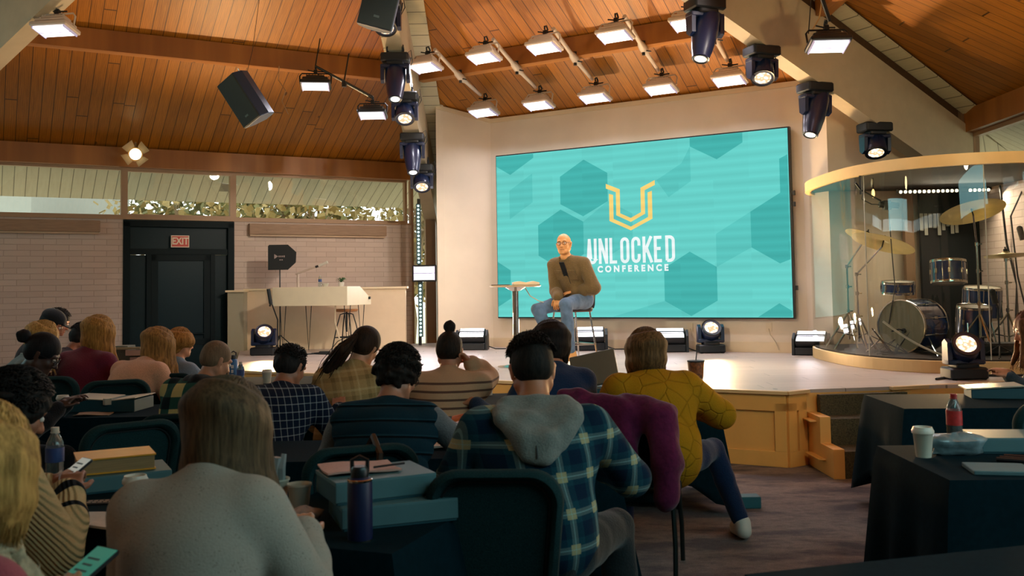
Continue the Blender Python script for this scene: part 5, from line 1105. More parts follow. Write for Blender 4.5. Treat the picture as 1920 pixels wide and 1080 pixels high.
def micstand(label, base, pts, head, hd):
    t = thing('microphone_stand', label, 'microphone', loc=base); b = MB(); b.tube(pts, .009, 6)
    for a in (0, 2.1, 4.2): b.tube([(0, 0, .12), (cos(a)*.2, sin(a)*.2, .005)], .007, 6)
    b.build('stand', M_blk, t); b = MB(); b.cyl(head, Vector(head)+Vector(hd), .03, n=12); b.ball(Vector(head)+Vector(hd), .032, 10); b.build('microphone', M_blkm, t, smooth=50); return t
micstand('black microphone on a low stand before the glass at the booth front', (4.86, 9.45, PZ), [(0, 0, 0), (0, 0, .50), (-.02, .0, .56)], (-.02, 0, .54), (-.02, .02, .12))
micstand('black side microphone at the frame edge beside the hi-hat', (5.62, 10.0, PZ), [(0, 0, 0), (0, 0, 1.1), (-.18, 0, 1.22)], (-.18, 0, 1.20), (-.03, .0, .12))
t = thing('overhead_microphone', 'black studio microphone hanging on a boom under the booth roof', 'microphone', loc=(4.0, 10.2, 0))
b = MB(); b.tube([(-.32, -.2, 2.62), (-.25, -.15, 2.55), (.02, 0, 2.44)], .010, 6); b.tube([(-.25, -.15, 2.73), (-.25, -.15, 2.5)], .014, 6); b.build('boom', M_blk, t)
b = MB(); b.cyl((.0, 0, 2.40), (.20, -.03, 2.38), .034, n=12); b.box((.08, 0, 2.39), (.07, .09, .10)); b.build('microphone', M_blkm, t, smooth=40)
b = MB(); b.tube([(-.2, -.1, 2.56), (-.22, -.1, 2.45), (-.1, -.05, 2.40), (0, 0, 2.40)], .006, 5); b.tube([(.10, 0, 2.42), (.12, 0, 1.9), (.14, 0, 1.5), (.1, .1, 1.1)], .006, 5); b.build('cord', M_blkm, t)
wire('black cables hanging down beside the far tan board in the booth', [(5.9, 11.3, 2.7), (5.95, 11.3, 2.0), (6.0, 11.2, 1.5), (5.95, 11.2, .85)], .014); wire('thin cable looping at the booth edge behind the hi-hat', [(6.0, 11.0, 2.6), (5.8, 10.9, 2.3), (5.85, 10.9, 1.6), (6.0, 10.9, .85)], .01)
t = thing('edison_bulb', 'small amber bulb hanging just under the booth roof', 'bulb', loc=(3.98, 10.3, 2.55)); b = MB(); b.ball((0, 0, -.02), (.018, .018, .05), 10); b.build('glass_bulb', mat('amber_lit', (255, 190, 90), .3, emit=3, emcol=(1, .62, .2)), t); b = MB(); b.cyl((0, 0, .03), (0, 0, .15), .010, n=8); b.build('socket', M_blkm, t)
t = thing('wedge_monitor', 'small dark pedal bag beside the bass drum front', 'bag', loc=(4.95, 9.9, PZ)); t.name = 'hardware_bag'; b = MB(); b.rbox((0, 0, .06), (.7, .3, .12), .05); b.build('bag_body', M_blkm, t, smooth=40); b = MB(); b.tube([(-.2, -.15, .06), (-.1, -.22, .03), (.1, -.22, .03), (.2, -.15, .06)], .012, 6); b.build('bag_handle', M_blkm, t)
# clear cut-out deflector and tangle of cords at the booth's near edge
b = MB(); P = [Vector((3.90+.55*i/12, 9.95-.45*(i/12), PZ+.36*(1-i/12)**1.6)) for i in range(13)]; b.tube(P, .012, 6); o = b.build('clear_deflector_edge', mat('seam_clear')); o['label'] = 'bright curved edge of a clear panel sweeping down by the bass drum'; o['category'] = 'panel'
b = MB(); rs = random.Random(9)
for i in range(5):
    pts = [(3.90+rs.uniform(-.1, .3), 10.15+rs.uniform(-.2, .2), PZ+.01+rs.uniform(0, .02)) for _ in range(6)]; pts[3] = (pts[3][0], pts[3][1], PZ+.12+.04*i); b.tube([Vector(p) for p in pts], .006, 5)
o = b.build('cable_tangle', M_blkm); o['label'] = 'tangle of cables on the booth floor before the bass drum'; o['category'] = 'cables'; o['kind'] = 'stuff'
wire('black cable running along the stage edge to the front wash light', [(3.9, 8.75, SH+.012), (4.15, 8.95, SH+.012), (4.5, 9.0, SH+.012), (4.7, 8.95, SH+.012), (5.1, 9.05, SH+.012)], .012, name='floor_cable')
# ------------------------------------------------------------------ outside: winter trees, pale building, ground
b = MB(); b.box((-10, 40, -.3), (120, 90, .4)); o = b.build('ground_outside', mat('winter_lawn', (206, 200, 170), .9, noise=.2, nscale=1)); struct(o)
def tree(label, x, y, h, seed, kind=0):
    rs = random.Random(seed); t = thing('bare_tree' if kind == 0 else 'evergreen_bush', label, 'tree' if kind == 0 else 'shrub', loc=(x, y, -.1), group='trees outside the clerestory')
    b = MB()
    def br(p, d, L_, r, dep):
        q = p+d*L_*.5+Vector((rs.uniform(-.1, .1), rs.uniform(-.1, .1), 0))*L_; e = p+d*L_; b.tube([p, q, e], [r, r*.85, r*.65], 5)
        if dep:
            for _ in range(3 if dep > 1 else 4):
                nd = (d+Vector((rs.uniform(-1, 1), rs.uniform(-1, 1), rs.uniform(-.35, .7)))*.8).normalized(); br(p.lerp(e, rs.uniform(.45, 1)), nd, L_*rs.uniform(.5, .72), r*.55, dep-1)
    br(Vector((0, 0, 0)), Vector((0, 0, 1)), h*.4, .14, 4); b.build('trunk', mat('bark', (112, 92, 66), .9), t)
    b = MB()
    for i in range(700 if kind == 0 else 2600):
        a = rs.uniform(0, 6.28); rr = sqrt(rs.random())*h*.36; z = h*rs.uniform(.25, .9); c_ = Vector((cos(a)*rr, sin(a)*rr, z)); s_ = rs.uniform(.06, .12)*(1.3 if kind else 1); u_ = Vector((rs.uniform(-1, 1), rs.uniform(-1, 1), rs.uniform(-1, 1))).normalized()*s_; v_ = Vector((rs.uniform(-1, 1), rs.uniform(-1, 1), rs.uniform(-1, 1))).normalized()*s_
        b.add([c_-u_, c_-v_, c_+u_, c_+v_], [(0, 1, 2, 3)])
    b.build('leaves', mat('dry_leaves' if kind == 0 else 'olive_leaves', (136, 116, 66) if kind == 0 else (98, 96, 50), .8), t)
for i, (x, y, h, kd, lb) in enumerate(((-7.6, 21, 4.8, 0, 'thin bare tree outside, seen through the pane over the teal door'), (-6.2, 26, 5.4, 1, 'olive leafy shrub outside, seen through the pane over the teal door'), (-4.9, 21.5, 4.6, 0, 'bare tree outside, seen just past the mullion right of the teal door'), (-3.6, 26.5, 5.6, 0, 'bare tree outside, seen through the pane above the softbox'),
        (-2.4, 21.5, 4.8, 0, 'bare tree outside, seen in the corner of the clerestory by the hip beam'), (-9.5, 28, 5.5, 1, 'olive leafy shrub outside beside the pale building'), (-1.6, 28, 5.5, 1, 'olive leafy shrub outside, seen low through the corner window'))):
    tree(lb, x, y, h, 20+i, kd)
t = thing('neighbour_building', 'pale building with a bright window seen through the clerestory past the brick side', 'building', loc=(-14.5, 22, 0)); 
b = MB(); b.box((0, 0, 2.5), (9, 5, 5)); b.build('wall', mat('pale_render', (150, 152, 144), .8), t); b = MB(); b.box((1.3, -2.54, 3.2), (.9, .06, 2.2)); b.build('window', mat('bright_glass', (236, 244, 246), .2), t); b = MB(); b.box((1.3, -2.57, 3.2), (1.1, .04, .08)); b.build('window_bar', M_frame, t)
b = MB(); b.prism([(-5, -3), (5, -3), (5, 3), (-5, 3)], 5, 5.3); b.build('roof', M_hip, t)
SUNF = None
# ------------------------------------------------------------------ people: smooth implicit bodies turned into one mesh each
def V3(*a): return np.array(a, float)
def vnorm(v): v = np.asarray(v, float); return v/(np.linalg.norm(v)+1e-12)
def rotm(pitch=0, yaw=0, roll=0):
    """pitch > 0 nods forward (+y down), yaw > 0 turns towards +x, roll > 0 tilts the crown towards +x"""
    cx_, sx_ = cos(-pitch), sin(-pitch); cz, sz = cos(-yaw), sin(-yaw); cy, sy = cos(roll), sin(roll)
    X = np.array([[1, 0, 0], [0, cx_, -sx_], [0, sx_, cx_]]); Z = np.array([[cz, -sz, 0], [sz, cz, 0], [0, 0, 1]]); Y = np.array([[cy, 0, sy], [0, 1, 0], [-sy, 0, cy]])
    return Z @ X @ Y
def mesh_sdf(prims, h, disp=None, k=.02, cuts=()):
    """prims: ('c', a, b, ra, rb) tapered capsule; ('e', centre, radii, rot). Returns vertices, quads"""
    lo = np.array([1e9]*3); hi = -lo
    for p in prims:
        if p[0] == 'c': r = max(p[3], p[4]); pts = (p[1], p[2])
        else: r = max(p[2]); pts = (p[1],)
        for q in pts: lo = np.minimum(lo, np.asarray(q)-r); hi = np.maximum(hi, np.asarray(q)+r)
    lo -= 3*h+.02; hi += 3*h+.02; n = np.ceil((hi-lo)/h).astype(int)+1
    F = np.full(n, .08, np.float32)
    ax = [lo[i]+h*np.arange(n[i]) for i in range(3)]
    for p in prims:
        kk = p[5] if (p[0] == 'c' and len(p) > 5) else (p[4] if (p[0] == 'e' and len(p) > 4) else k)
        if p[0] == 'c': r = max(p[3], p[4]); a, b_ = np.asarray(p[1], float), np.asarray(p[2], float); l0 = np.minimum(a, b_)-r; h0 = np.maximum(a, b_)+r
        else: c = np.asarray(p[1], float); r = max(p[2]); l0 = c-r; h0 = c+r
        m = kk+2*h+.02
        i0 = np.maximum(0, np.floor((l0-m-lo)/h).astype(int)); i1 = np.minimum(n, np.ceil((h0+m-lo)/h).astype(int)+1)
        X = ax[0][i0[0]:i1[0], None, None]; Y = ax[1][None, i0[1]:i1[1], None]; Z = ax[2][None, None, i0[2]:i1[2]]
        if p[0] == 'c':
            d = b_-a; L2 = d@d+1e-12
            t = ((X-a[0])*d[0]+(Y-a[1])*d[1]+(Z-a[2])*d[2])/L2; t = np.clip(t, 0, 1)
            dist = np.sqrt((X-a[0]-t*d[0])**2+(Y-a[1]-t*d[1])**2+(Z-a[2]-t*d[2])**2)-(p[3]+(p[4]-p[3])*t)
        else:
            Q = p[3] if len(p) > 3 and p[3] is not None else np.eye(3); rr = p[2]
            dx, dy, dz = X-c[0], Y-c[1], Z-c[2]
            u = (Q[0, 0]*dx+Q[1, 0]*dy+Q[2, 0]*dz)/rr[0]; v = (Q[0, 1]*dx+Q[1, 1]*dy+Q[2, 1]*dz)/rr[1]; w = (Q[0, 2]*dx+Q[1, 2]*dy+Q[2, 2]*dz)/rr[2]
            k0 = np.sqrt(u*u+v*v+w*w)+1e-9; k1 = np.sqrt((u/rr[0])**2+(v/rr[1])**2+(w/rr[2])**2)+1e-9
            dist = k0*(k0-1)/k1
        S = F[i0[0]:i1[0], i0[1]:i1[1], i0[2]:i1[2]]
        if kk > 0:
            hh = np.clip(.5+.5*(S-dist)/kk, 0, 1); F[i0[0]:i1[0], i0[1]:i1[1], i0[2]:i1[2]] = S*(1-hh)+dist*hh-kk*hh*(1-hh)
        else: F[i0[0]:i1[0], i0[1]:i1[1], i0[2]:i1[2]] = np.minimum(S, dist)
    X, Y, Z = ax[0][:, None, None], ax[1][None, :, None], ax[2][None, None, :]
    if disp is not None: F = F+disp(X, Y, Z).astype(np.float32)
    for cu in cuts:
        if cu[0] == 'e':
            c, rr, Q = np.asarray(cu[1]), cu[2], cu[3] if cu[3] is not None else np.eye(3); dx, dy, dz = X-c[0], Y-c[1], Z-c[2]
            u = (Q[0, 0]*dx+Q[1, 0]*dy+Q[2, 0]*dz)/rr[0]; v = (Q[0, 1]*dx+Q[1, 1]*dy+Q[2, 1]*dz)/rr[1]; w = (Q[0, 2]*dx+Q[1, 2]*dy+Q[2, 2]*dz)/rr[2]
            F = np.maximum(F, -(np.sqrt(u*u+v*v+w*w)-1)*min(rr))
        else: c, nn = np.asarray(cu[1]), vnorm(cu[2]); F = np.maximum(F, (X-c[0])*nn[0]+(Y-c[1])*nn[1]+(Z-c[2])*nn[2])
    F[0], F[-1], F[:, 0], F[:, -1], F[:, :, 0], F[:, :, -1] = .05, .05, .05, .05, .05, .05
    # naive surface nets
    s = F < 0; c8 = np.zeros(tuple(n-1), np.int8)
    for i in (0, 1):
        for j in (0, 1):
            for l in (0, 1): c8 += s[i:n[0]-1+i, j:n[1]-1+j, l:n[2]-1+l]
    act = (c8 > 0) & (c8 < 8); idx = -np.ones(act.shape, np.int32); I = np.argwhere(act); idx[act] = np.arange(len(I))
    acc = np.zeros((len(I), 3)); cnt = np.zeros(len(I))
    cor = [(i, j, l) for i in (0, 1) for j in (0, 1) for l in (0, 1)]
    for a in range(8):
        for b_ in range(a+1, 8):
            A, B = cor[a], cor[b_]
            if sum(abs(A[q]-B[q]) for q in range(3)) != 1: continue
            fa = F[I[:, 0]+A[0], I[:, 1]+A[1], I[:, 2]+A[2]]; fb = F[I[:, 0]+B[0], I[:, 1]+B[1], I[:, 2]+B[2]]
            m = (fa < 0) != (fb < 0); t = np.where(m, fa/(fa-fb+1e-20), 0)
            for q in range(3): acc[:, q] += np.where(m, A[q]+t*(B[q]-A[q]), 0)
            cnt += m
    v = (I+acc/np.maximum(cnt, 1)[:, None])*h+lo
    quads = []
    for ax_ in range(3):
        o1, o2 = [(1, 2), (2, 0), (0, 1)][ax_]
        sl = [slice(0, n[q]-1) for q in range(3)]; a = s[tuple(sl)]; sl[ax_] = slice(1, n[ax_]); b_ = s[tuple(sl)]
        E_ = np.argwhere(a != b_); E_ = E_[(E_[:, o1] > 0) & (E_[:, o2] > 0)]
        if not len(E_): continue
        e1 = np.zeros(3, int); e1[o1] = 1; e2 = np.zeros(3, int); e2[o2] = 1
        g = lambda P: idx[P[:, 0], P[:, 1], P[:, 2]]
        q = np.stack([g(E_), g(E_-e1), g(E_-e1-e2), g(E_-e2)], 1); fl = s[E_[:, 0], E_[:, 1], E_[:, 2]]
        q = np.where(fl[:, None], q, q[:, ::-1]); quads.append(q[(q >= 0).all(1)])
    return v, np.concatenate(quads)
def sdf_obj(name, prims, h, m, parent=None, disp=None, k=.02, cuts=(), sm=2):
    v, q = mesh_sdf(prims, h, disp, k, cuts)
    # light Laplacian smoothing
    for _ in range(sm):
        acc = np.zeros_like(v); c = np.zeros(len(v))
        for a, b_ in ((0, 1), (1, 2), (2, 3), (3, 0)):
            np.add.at(acc, q[:, a], v[q[:, b_]]); np.add.at(c, q[:, a], 1); np.add.at(acc, q[:, b_], v[q[:, a]]); np.add.at(c, q[:, b_], 1)
        v = v*.5+.5*acc/np.maximum(c, 1)[:, None]
    me = bpy.data.meshes.new(name); me.vertices.add(len(v)); me.vertices.foreach_set('co', v.astype(np.float32).ravel())
    me.loops.add(q.size); me.loops.foreach_set('vertex_index', q.astype(np.int32).ravel()); me.polygons.add(len(q)); me.polygons.foreach_set('loop_start', np.arange(0, q.size, 4, dtype=np.int32))
    me.update(calc_edges=True); me.polygons.foreach_set('use_smooth', np.ones(len(q), bool)); me.materials.append(m); me.validate()
    o = bpy.data.objects.new(name, me); COL.objects.link(o)
    if parent is not None: o.parent = parent
    return o
def wrinkle(seed, amp=.006, f=14, zf=.4):
    rs = np.random.RandomState(seed); W_ = [(rs.randn(3)*np.array([1, 1, zf]), rs.uniform(0, 6.28)) for _ in range(6)]
    def d(X, Y, Z):
        s = 0
        for i, (w, p) in enumerate(W_): w = vnorm(w)*f*(1+.35*i); s = s+np.sin(X*w[0]+Y*w[1]+Z*w[2]+p+1.2*np.sin((X+Y)*w[1]*.6))/(1+.4*i)
        return s*amp/2.2
    return d
# fabrics ------------------------------------------------------------
def m_fabric(name, c, rough=.9, noise=.12, ns=120, bump=.35, sheen=.15): return mat(name, c, rough, noise=noise, nscale=ns, bump=bump, sheen=sheen, spec=.15)
def m_plaid(name, base, bands, sx=.11, sz=.11, rot=0., mode='tartan', off=(0, 0)):
    """woven check from two crossing stripe sets in the garment's own x and z"""
    t = NT(name); v = t.coord('Object', (1, 1, 1), (0, rot, 0), (off[0], 0, off[1])); o = t.sep(v)
    xx = t.math('ADD', o[0], t.math('MULTIPLY', o[1], .55))
    fx = t.math('FRACT', t.math('DIVIDE', xx, sx)); fz = t.math('FRACT', t.math('DIVIDE', o[2], sz)); col = None
    def band(f, c0, w): return t.math('LESS_THAN', t.math('ABSOLUTE', t.math('SUBTRACT', f, c0)), w/2)
    cur = srgb(base); cur_s = t.new('RGB'); cur_s.outputs[0].default_value = (*cur, 1); cs = cur_s.outputs[0]
    for (c0, w, colr, a) in bands:
        mx = band(fx, c0, w); mz = band(fz, c0, w)
        if mode == 'buffalo': cs = t.mix(t.math('MULTIPLY', mx, a), cs, srgb(colr)); cs = t.mix(t.math('MULTIPLY', mz, a), cs, srgb(colr), 'MIX')
        elif mode == 'cross': cs = t.mix(t.math('MULTIPLY', t.math('MULTIPLY', mx, mz), a), cs, srgb(colr))
        else: cs = t.mix(t.math('MULTIPLY', t.math('MULTIPLY', t.math('ADD', mx, mz), .5), a*1.0), cs, srgb(colr))
    nz = t.noise(t.coord('Object'), 220, 3); cs = t.mix(.35, cs, t.ramp(nz, [(.3, (.55, .55, .55)), (.7, (1.2, 1.2, 1.2))]), 'MULTIPLY')
    t.base(cs); t.b.inputs['Roughness'].default_value = .9; t.b.inputs['Specular IOR Level'].default_value = .15; t.bump(nz, .3, .004); MATS[name] = t.m; return t.m
def m_stripes(name, base, stripes, period, axis=2, rot=(0, 0, 0), off=0, rib=0):
    t = NT(name); v = t.coord('Object', (1, 1, 1), rot, (0, 0, off)); o = t.sep(v); f = t.math('FRACT', t.math('DIVIDE', o[axis], period))
    cs = t.new('RGB'); cs.outputs[0].default_value = (*srgb(base), 1); cs = cs.outputs[0]
    for (c0, w, colr) in stripes: cs = t.mix(t.math('LESS_THAN', t.math('ABSOLUTE', t.math('SUBTRACT', f, c0)), w/2), cs, srgb(colr))
    nz = t.noise(t.coord('Object'), 180, 3); cs = t.mix(.3, cs, t.ramp(nz, [(.3, (.6, .6, .6)), (.7, (1.15, 1.15, 1.15))]), 'MULTIPLY'); t.base(cs)
    t.b.inputs['Roughness'].default_value = .92; t.b.inputs['Specular IOR Level'].default_value = .12
    if rib: w = t.new('TexWave', bands_direction='DIAGONAL'); w.inputs['Scale'].default_value = rib; w.inputs['Distortion'].default_value = .6; t.link(v, w.inputs['Vector']); t.bump(w.outputs['Fac'], .8, .01)
    else: t.bump(nz, .3, .004)
    MATS[name] = t.m; return t.m
def m_speckle(name, base, dot):
    t = NT(name); v = t.coord('Object'); vo = t.new('TexVoronoi'); vo.inputs['Scale'].default_value = 95; t.link(v, vo.inputs['Vector'])
    nz = t.noise(v, 30, 3); th = t.math('MULTIPLY', t.math('SUBTRACT', nz, .42), 1.5); cs = t.mix(t.math('MULTIPLY', t.math('LESS_THAN', vo.outputs['Distance'], t.math('MINIMUM', th, .22)), .42), srgb(base), srgb(dot))
    n2 = t.noise(v, 200, 3); cs = t.mix(.25, cs, t.ramp(n2, [(.3, (.6, .6, .6)), (.7, (1.1, 1.1, 1.1))]), 'MULTIPLY'); t.base(cs); t.b.inputs['Roughness'].default_value = .95; t.b.inputs['Specular IOR Level'].default_value = .1; t.bump(n2, .35, .004); MATS[name] = t.m; return t.m
def m_skin(name, c):
    if name in MATS: return MATS[name]
    t = NT(name); v = t.coord('Object'); f = t.noise(v, 18, 4); cc = srgb(c); t.base(t.ramp(f, [(.3, tuple(x*.86 for x in cc)), (.7, tuple(min(1, x*1.08) for x in cc))]))
    t.b.inputs['Roughness'].default_value = .5; t.b.inputs['Subsurface Weight'].default_value = .12; t.b.inputs['Subsurface Radius'].default_value = (.02, .008, .004); t.b.inputs['Subsurface Scale'].default_value = .3
    t.bump(t.noise(v, 160, 3), .12, .003); MATS[name] = t.m; return t.m
def m_hair(name, c, c2=None):
    if name in MATS: return MATS[name]
    c2 = c2 or tuple(min(255, x*1.6+8) for x in c); t = NT(name); v = t.coord('Object', (60, 60, 5)); f = t.noise(v, 1.5, 5, .7)
    t.base(t.ramp(f, [(.30, srgb(c)), (.72, srgb(c2))])); t.b.inputs['Roughness'].default_value = .66; t.b.inputs['Specular IOR Level'].default_value = .15
    t.bump(f, .5, .006); MATS[name] = t.m; return t.m
# skeleton -----------------------------------------------------------
def ik(S, T, l1, l2, hint):
    S, T = np.asarray(S, float), np.asarray(T, float); d = T-S; L = np.linalg.norm(d); L2 = min(L, (l1+l2)*.998); u = d/(L+1e-9); T = S+u*L2
    a = (l1*l1-l2*l2+L2*L2)/(2*L2); hgt = sqrt(max(0, l1*l1-a*a)); hv = np.asarray(hint, float); hv = hv-u*(hv@u); hv = vnorm(hv); return S+u*a+hv*hgt, T
def hand_prims(w, d, pn, side, curl=.5, s=1., spread=.12, kind=None):
    """w wrist, d pointing direction, pn palm normal (towards what is held), side = +1 right hand"""
    d = vnorm(d); pn = np.asarray(pn, float); pn = vnorm(pn-d*(pn@d)); t = np.cross(d, pn)*side     # t: towards the thumb side
    P = [('c', w, w+d*.04*s, .026*s, .030*s, .012)]
    for i in range(4):
        P.append(('c', w+d*.035*s+t*(.026-.018*i)*s, w+d*.088*s+t*(.032-.021*i)*s, .0145*s, .0125*s, .008))
    L = (.072, .080, .074, .058)
    for i in range(4):
        b0 = w+d*.090*s+t*(.032-.0215*i)*s; a = curl*(.75+.10*i); dd = vnorm(d*cos(a*.8)+pn*sin(a*.8)+t*spread*(1.5-i)*.4); m = b0+dd*L[i]*.45*s
        d2 = vnorm(d*cos(a*1.9)+pn*sin(a*1.9)); m2 = m+d2*L[i]*.30*s; d3 = vnorm(d*cos(a*2.6)+pn*sin(a*2.6)); e = m2+d3*L[i]*.25*s
        r = (.0090, .0094, .0090, .0080)[i]*s; P += [('c', b0, m, r*1.08, r, .003), ('c', m, m2, r, r*.93, .002), ('c', m2, e, r*.93, r*.82, .002)]
    b0 = w+d*.022*s+t*.026*s; m = b0+vnorm(d*.75+t*.85+pn*.35)*.044*s; e = m+vnorm(d*.95+t*.25+pn*.5*curl)*.032*s; e2 = e+vnorm(d*.9+pn*(.3+.6*curl))*.022*s
    P += [('c', b0, m, .0150*s, .0115*s, .010), ('c', m, e, .0112*s, .0102*s, .003), ('c', e, e2, .0102*s, .0085*s, .002)]
    return P
def head_frame_prims(C, Q, s=1., face=True):
    def L(x, y, z): return C+Q @ (V3(x, y, z)*s)
    P = [('e', L(0, -.014, .034), tuple(np.array((.077, .097, .088))*s), Q), ('e', L(0, .018, -.030), tuple(np.array((.064, .076, .088))*s), Q), ('e', L(0, .050, -.088), tuple(np.array((.044, .040, .030))*s), Q),
         ('c', L(-.052, -.0, -.055), L(-.030, .052, -.088), .026*s, .022*s), ('c', L(.052, 0, -.055), L(.030, .052, -.088), .026*s, .022*s)]
    if face:
        P += [('c', L(0, .088, .012), L(0, .110, -.030), .009*s, .013*s, .012), ('e', L(.012, .098, -.033), (.009*s,)*3, Q, .006), ('e', L(-.012, .098, -.033), (.009*s,)*3, Q, .006),
              ('c', L(-.045, .076, .030), L(.045, .076, .030), .012*s, .012*s, .014), ('c', L(-.020, .089, -.062), L(.020, .089, -.062), .0065*s, .0065*s, .006), ('c', L(-.017, .087, -.073), L(.017, .087, -.073), .0075*s, .0075*s, .006),
              ('e', L(0, .082, -.103), (.018*s, .014*s, .014*s), Q, .012), ('e', L(.040, .062, -.025), (.022*s, .022*s, .024*s), Q, .015), ('e', L(-.040, .062, -.025), (.022*s, .022*s, .024*s), Q, .015)]
    for sx in (-1, 1):
        P += [('e', L(sx*.080, -.012, -.006), (.008*s, .019*s, .032*s), Q @ rotm(0, sx*.35, sx*.12), .006), ('e', L(sx*.086, -.016, .014), (.006*s, .017*s, .014*s), Q @ rotm(0, sx*.45, 0), .004), ('e', L(sx*.079, -.002, -.032), (.006*s, .009*s, .010*s), Q, .005)]
    return P
def strands(name, roots, m, parent, r=.0022):
    """many thin tapering three-sided locks as one mesh"""
    V, Q, base = [], [], 0
    for pts in roots:
        pts = np.asarray(pts, float); n = len(pts); t = np.gradient(pts, axis=0); t /= np.linalg.norm(t, axis=1)[:, None]+1e-9
        a = np.cross(t, np.array([.31, .52, .79])); a /= np.linalg.norm(a, axis=1)[:, None]+1e-9; b = np.cross(t, a)
        s = np.linspace(0, 1, n); rr = (r*np.where(s < .6, 1, 1-.8*(s-.6)/.4))[:, None]
        ring = np.stack([pts+(a*cos(q)+b*sin(q))*rr for q in (0, 2.094, 4.189)], 1); V.append(ring.reshape(-1, 3))
        i = np.arange(n-1)[:, None]*3; k = np.arange(3)[None, :]; k2 = (k+1) % 3
        Q.append((np.stack([i+k, i+k2, i+3+k2, i+3+k], -1).reshape(-1, 4))+base); base += 3*n
    v = np.concatenate(V); q = np.concatenate(Q); me = bpy.data.meshes.new(name); me.vertices.add(len(v)); me.vertices.foreach_set('co', v.astype(np.float32).ravel())
    me.loops.add(q.size); me.loops.foreach_set('vertex_index', q.astype(np.int32).ravel()); me.polygons.add(len(q)); me.polygons.foreach_set('loop_start', np.arange(0, q.size, 4, dtype=np.int32))
    me.update(calc_edges=True); me.polygons.foreach_set('use_smooth', np.ones(len(q), bool)); me.materials.append(m)
    o = bpy.data.objects.new(name, me); COL.objects.link(o)
    if parent is not None: o.parent = parent
    return o
def person(label, loc, face, *, seat=.46, lean=.2, slump=.12, side=0., twist=0., head=(.2, 0, 0), rh=None, lh=None, rhd=None, lhd=None, pn=(0, 0, -1), curl=(.6, .6), rel=None, lel=None,
           s=1., wid=1., belly=1., skin=(190, 130, 96), top=None, bottom=None, shoe=(40, 40, 44), hair=None, hairc=(40, 28, 20), hairc2=None, knees=None, ankles=None, h=.009, hh=None,
           sleeve='long', garment='shirt', wr=(.006, 14), seed=1, extras=None, loose=.018, z0=0., strand=700, sr=.0022, glasses=False, neck_col=None, tname='sweater', sd=None):
    """seated figure; local +y = facing, origin on the floor under the hips"""
    rs = random.Random(seed); nr = np.random.RandomState(seed)
    M = Matrix.Translation((loc[0], loc[1], z0)) @ Matrix.Rotation(-face, 4, 'Z')
    S = s; pel = V3(0, 0, seat+.10*S); up_ = lambda a, sd_=0: vnorm(V3(sd_, sin(a), cos(a)))
    wai = pel+up_(lean*.7, side*.6)*.145*S; che = wai+up_(lean+slump*.4, side)*.175*S; nb = che+up_(lean+slump, side)*.150*S
    neck = nb+up_(lean+slump+.10, side*.6)*.068*S
    Qh = rotm(head[0], head[1], head[2]); hc = neck+up_((lean+slump)*.4+head[0]*.5, side*.3)*.035*S+Qh @ V3(0, .022, .092)*S
    tw = rotm(0, twist); shx = .178*S*wid
    ax_ = tw @ V3(1, 0, 0); bk = vnorm(np.cross(nb-che, ax_)); # forward normal of the chest = -bk
    fwd = -bk if (-bk)[1] > 0 or abs(twist) > 1.5 else bk
    shR = nb-up_(lean+slump, side)*.045*S+ax_*shx; shL = nb-up_(lean+slump, side)*.045*S-ax_*shx
    rh = V3(.14, .42, .80) if rh is None else V3(*rh); lh = V3(-.14, .42, .80) if lh is None else V3(*lh)
    eR, wR = ik(shR, rh, .295*S, .255*S, rel or (.55, -.25, -1)); eL, wL = ik(shL, lh, .295*S, .255*S, lel or (-.55, -.25, -1))
    kn = knees or ((.13, .44, seat+.07), (-.13, .44, seat+.07)); an = ankles or ((.15, .42, .09), (-.15, .42, .09))
    hpR, hpL = pel+V3(.095*S*belly, .0, -.01), pel+V3(-.095*S*belly, .0, -.01)
    # ---- body, one continuous surface
    B = [('c', pel-V3(.06, 0, 0)*S, pel+V3(.06, 0, 0)*S, .115*S*belly, .115*S*belly, .05), ('e', wai, (.145*S*belly, .105*S*belly, .13*S), np.eye(3), .06), ('e', che, (.165*S*wid, .108*S, .155*S), np.stack([ax_, fwd, vnorm(nb-che)], 1), .06),
         ('c', shL+ax_*.03, shR-ax_*.03, .058*S, .058*S, .05), ('c', nb-up_(lean+slump)*.03, neck, .060*S, .052*S, .03), ('c', neck, hc+Qh @ V3(0, -.018, -.055)*S, .053*S, .055*S, .02)]
    # trapezius
    B += [('c', neck-up_(lean)*.02, shR-ax_*.05, .045*S, .05*S, .03), ('c', neck-up_(lean)*.02, shL+ax_*.05, .045*S, .05*S, .03)]
    for sh_, e_, w_ in ((shR, eR, wR), (shL, eL, wL)):
        B += [('c', sh_, e_, .052*S*wid**.5, .040*S, .03), ('c', e_, e_+(w_-e_)*.35, .040*S, .041*S, .015), ('c', e_+(w_-e_)*.35, w_, .041*S, .027*S, .015)]
    for hp, k_, a_, sx in ((hpR, V3(*kn[0]), V3(*an[0]), 1), (hpL, V3(*kn[1]), V3(*an[1]), -1)):
        B += [('c', hp, k_, .085*S*belly**.5, .056*S, .03), ('c', k_, k_+(a_-k_)*.35, .056*S, .055*S, .02), ('c', k_+(a_-k_)*.35, a_, .055*S, .037*S, .02)]
        B += [('c', a_+V3(0, -.03, -.035), a_+V3(.02*sx, .13, -.05), .038, .030, .02)]
    dR = rhd if rhd is not None else vnorm(wR-eR); dL = lhd if lhd is not None else vnorm(wL-eL)
    pnR, pnL = (pn if not isinstance(pn[0], (tuple, list)) else pn[0]), (pn if not isinstance(pn[0], (tuple, list)) else pn[1])
    B += hand_prims(wR, V3(*dR), V3(*pnR), -1, curl[0], S); B += hand_prims(wL, V3(*dL), V3(*pnL), 1, curl[1], S)
    B += head_frame_prims(hc, Qh, S)
    sk = m_skin('skin_%d_%d_%d' % skin, skin); hb = hh or h
    LL = lambda x, y, z: hc+Qh @ (V3(x, y, z)*S)
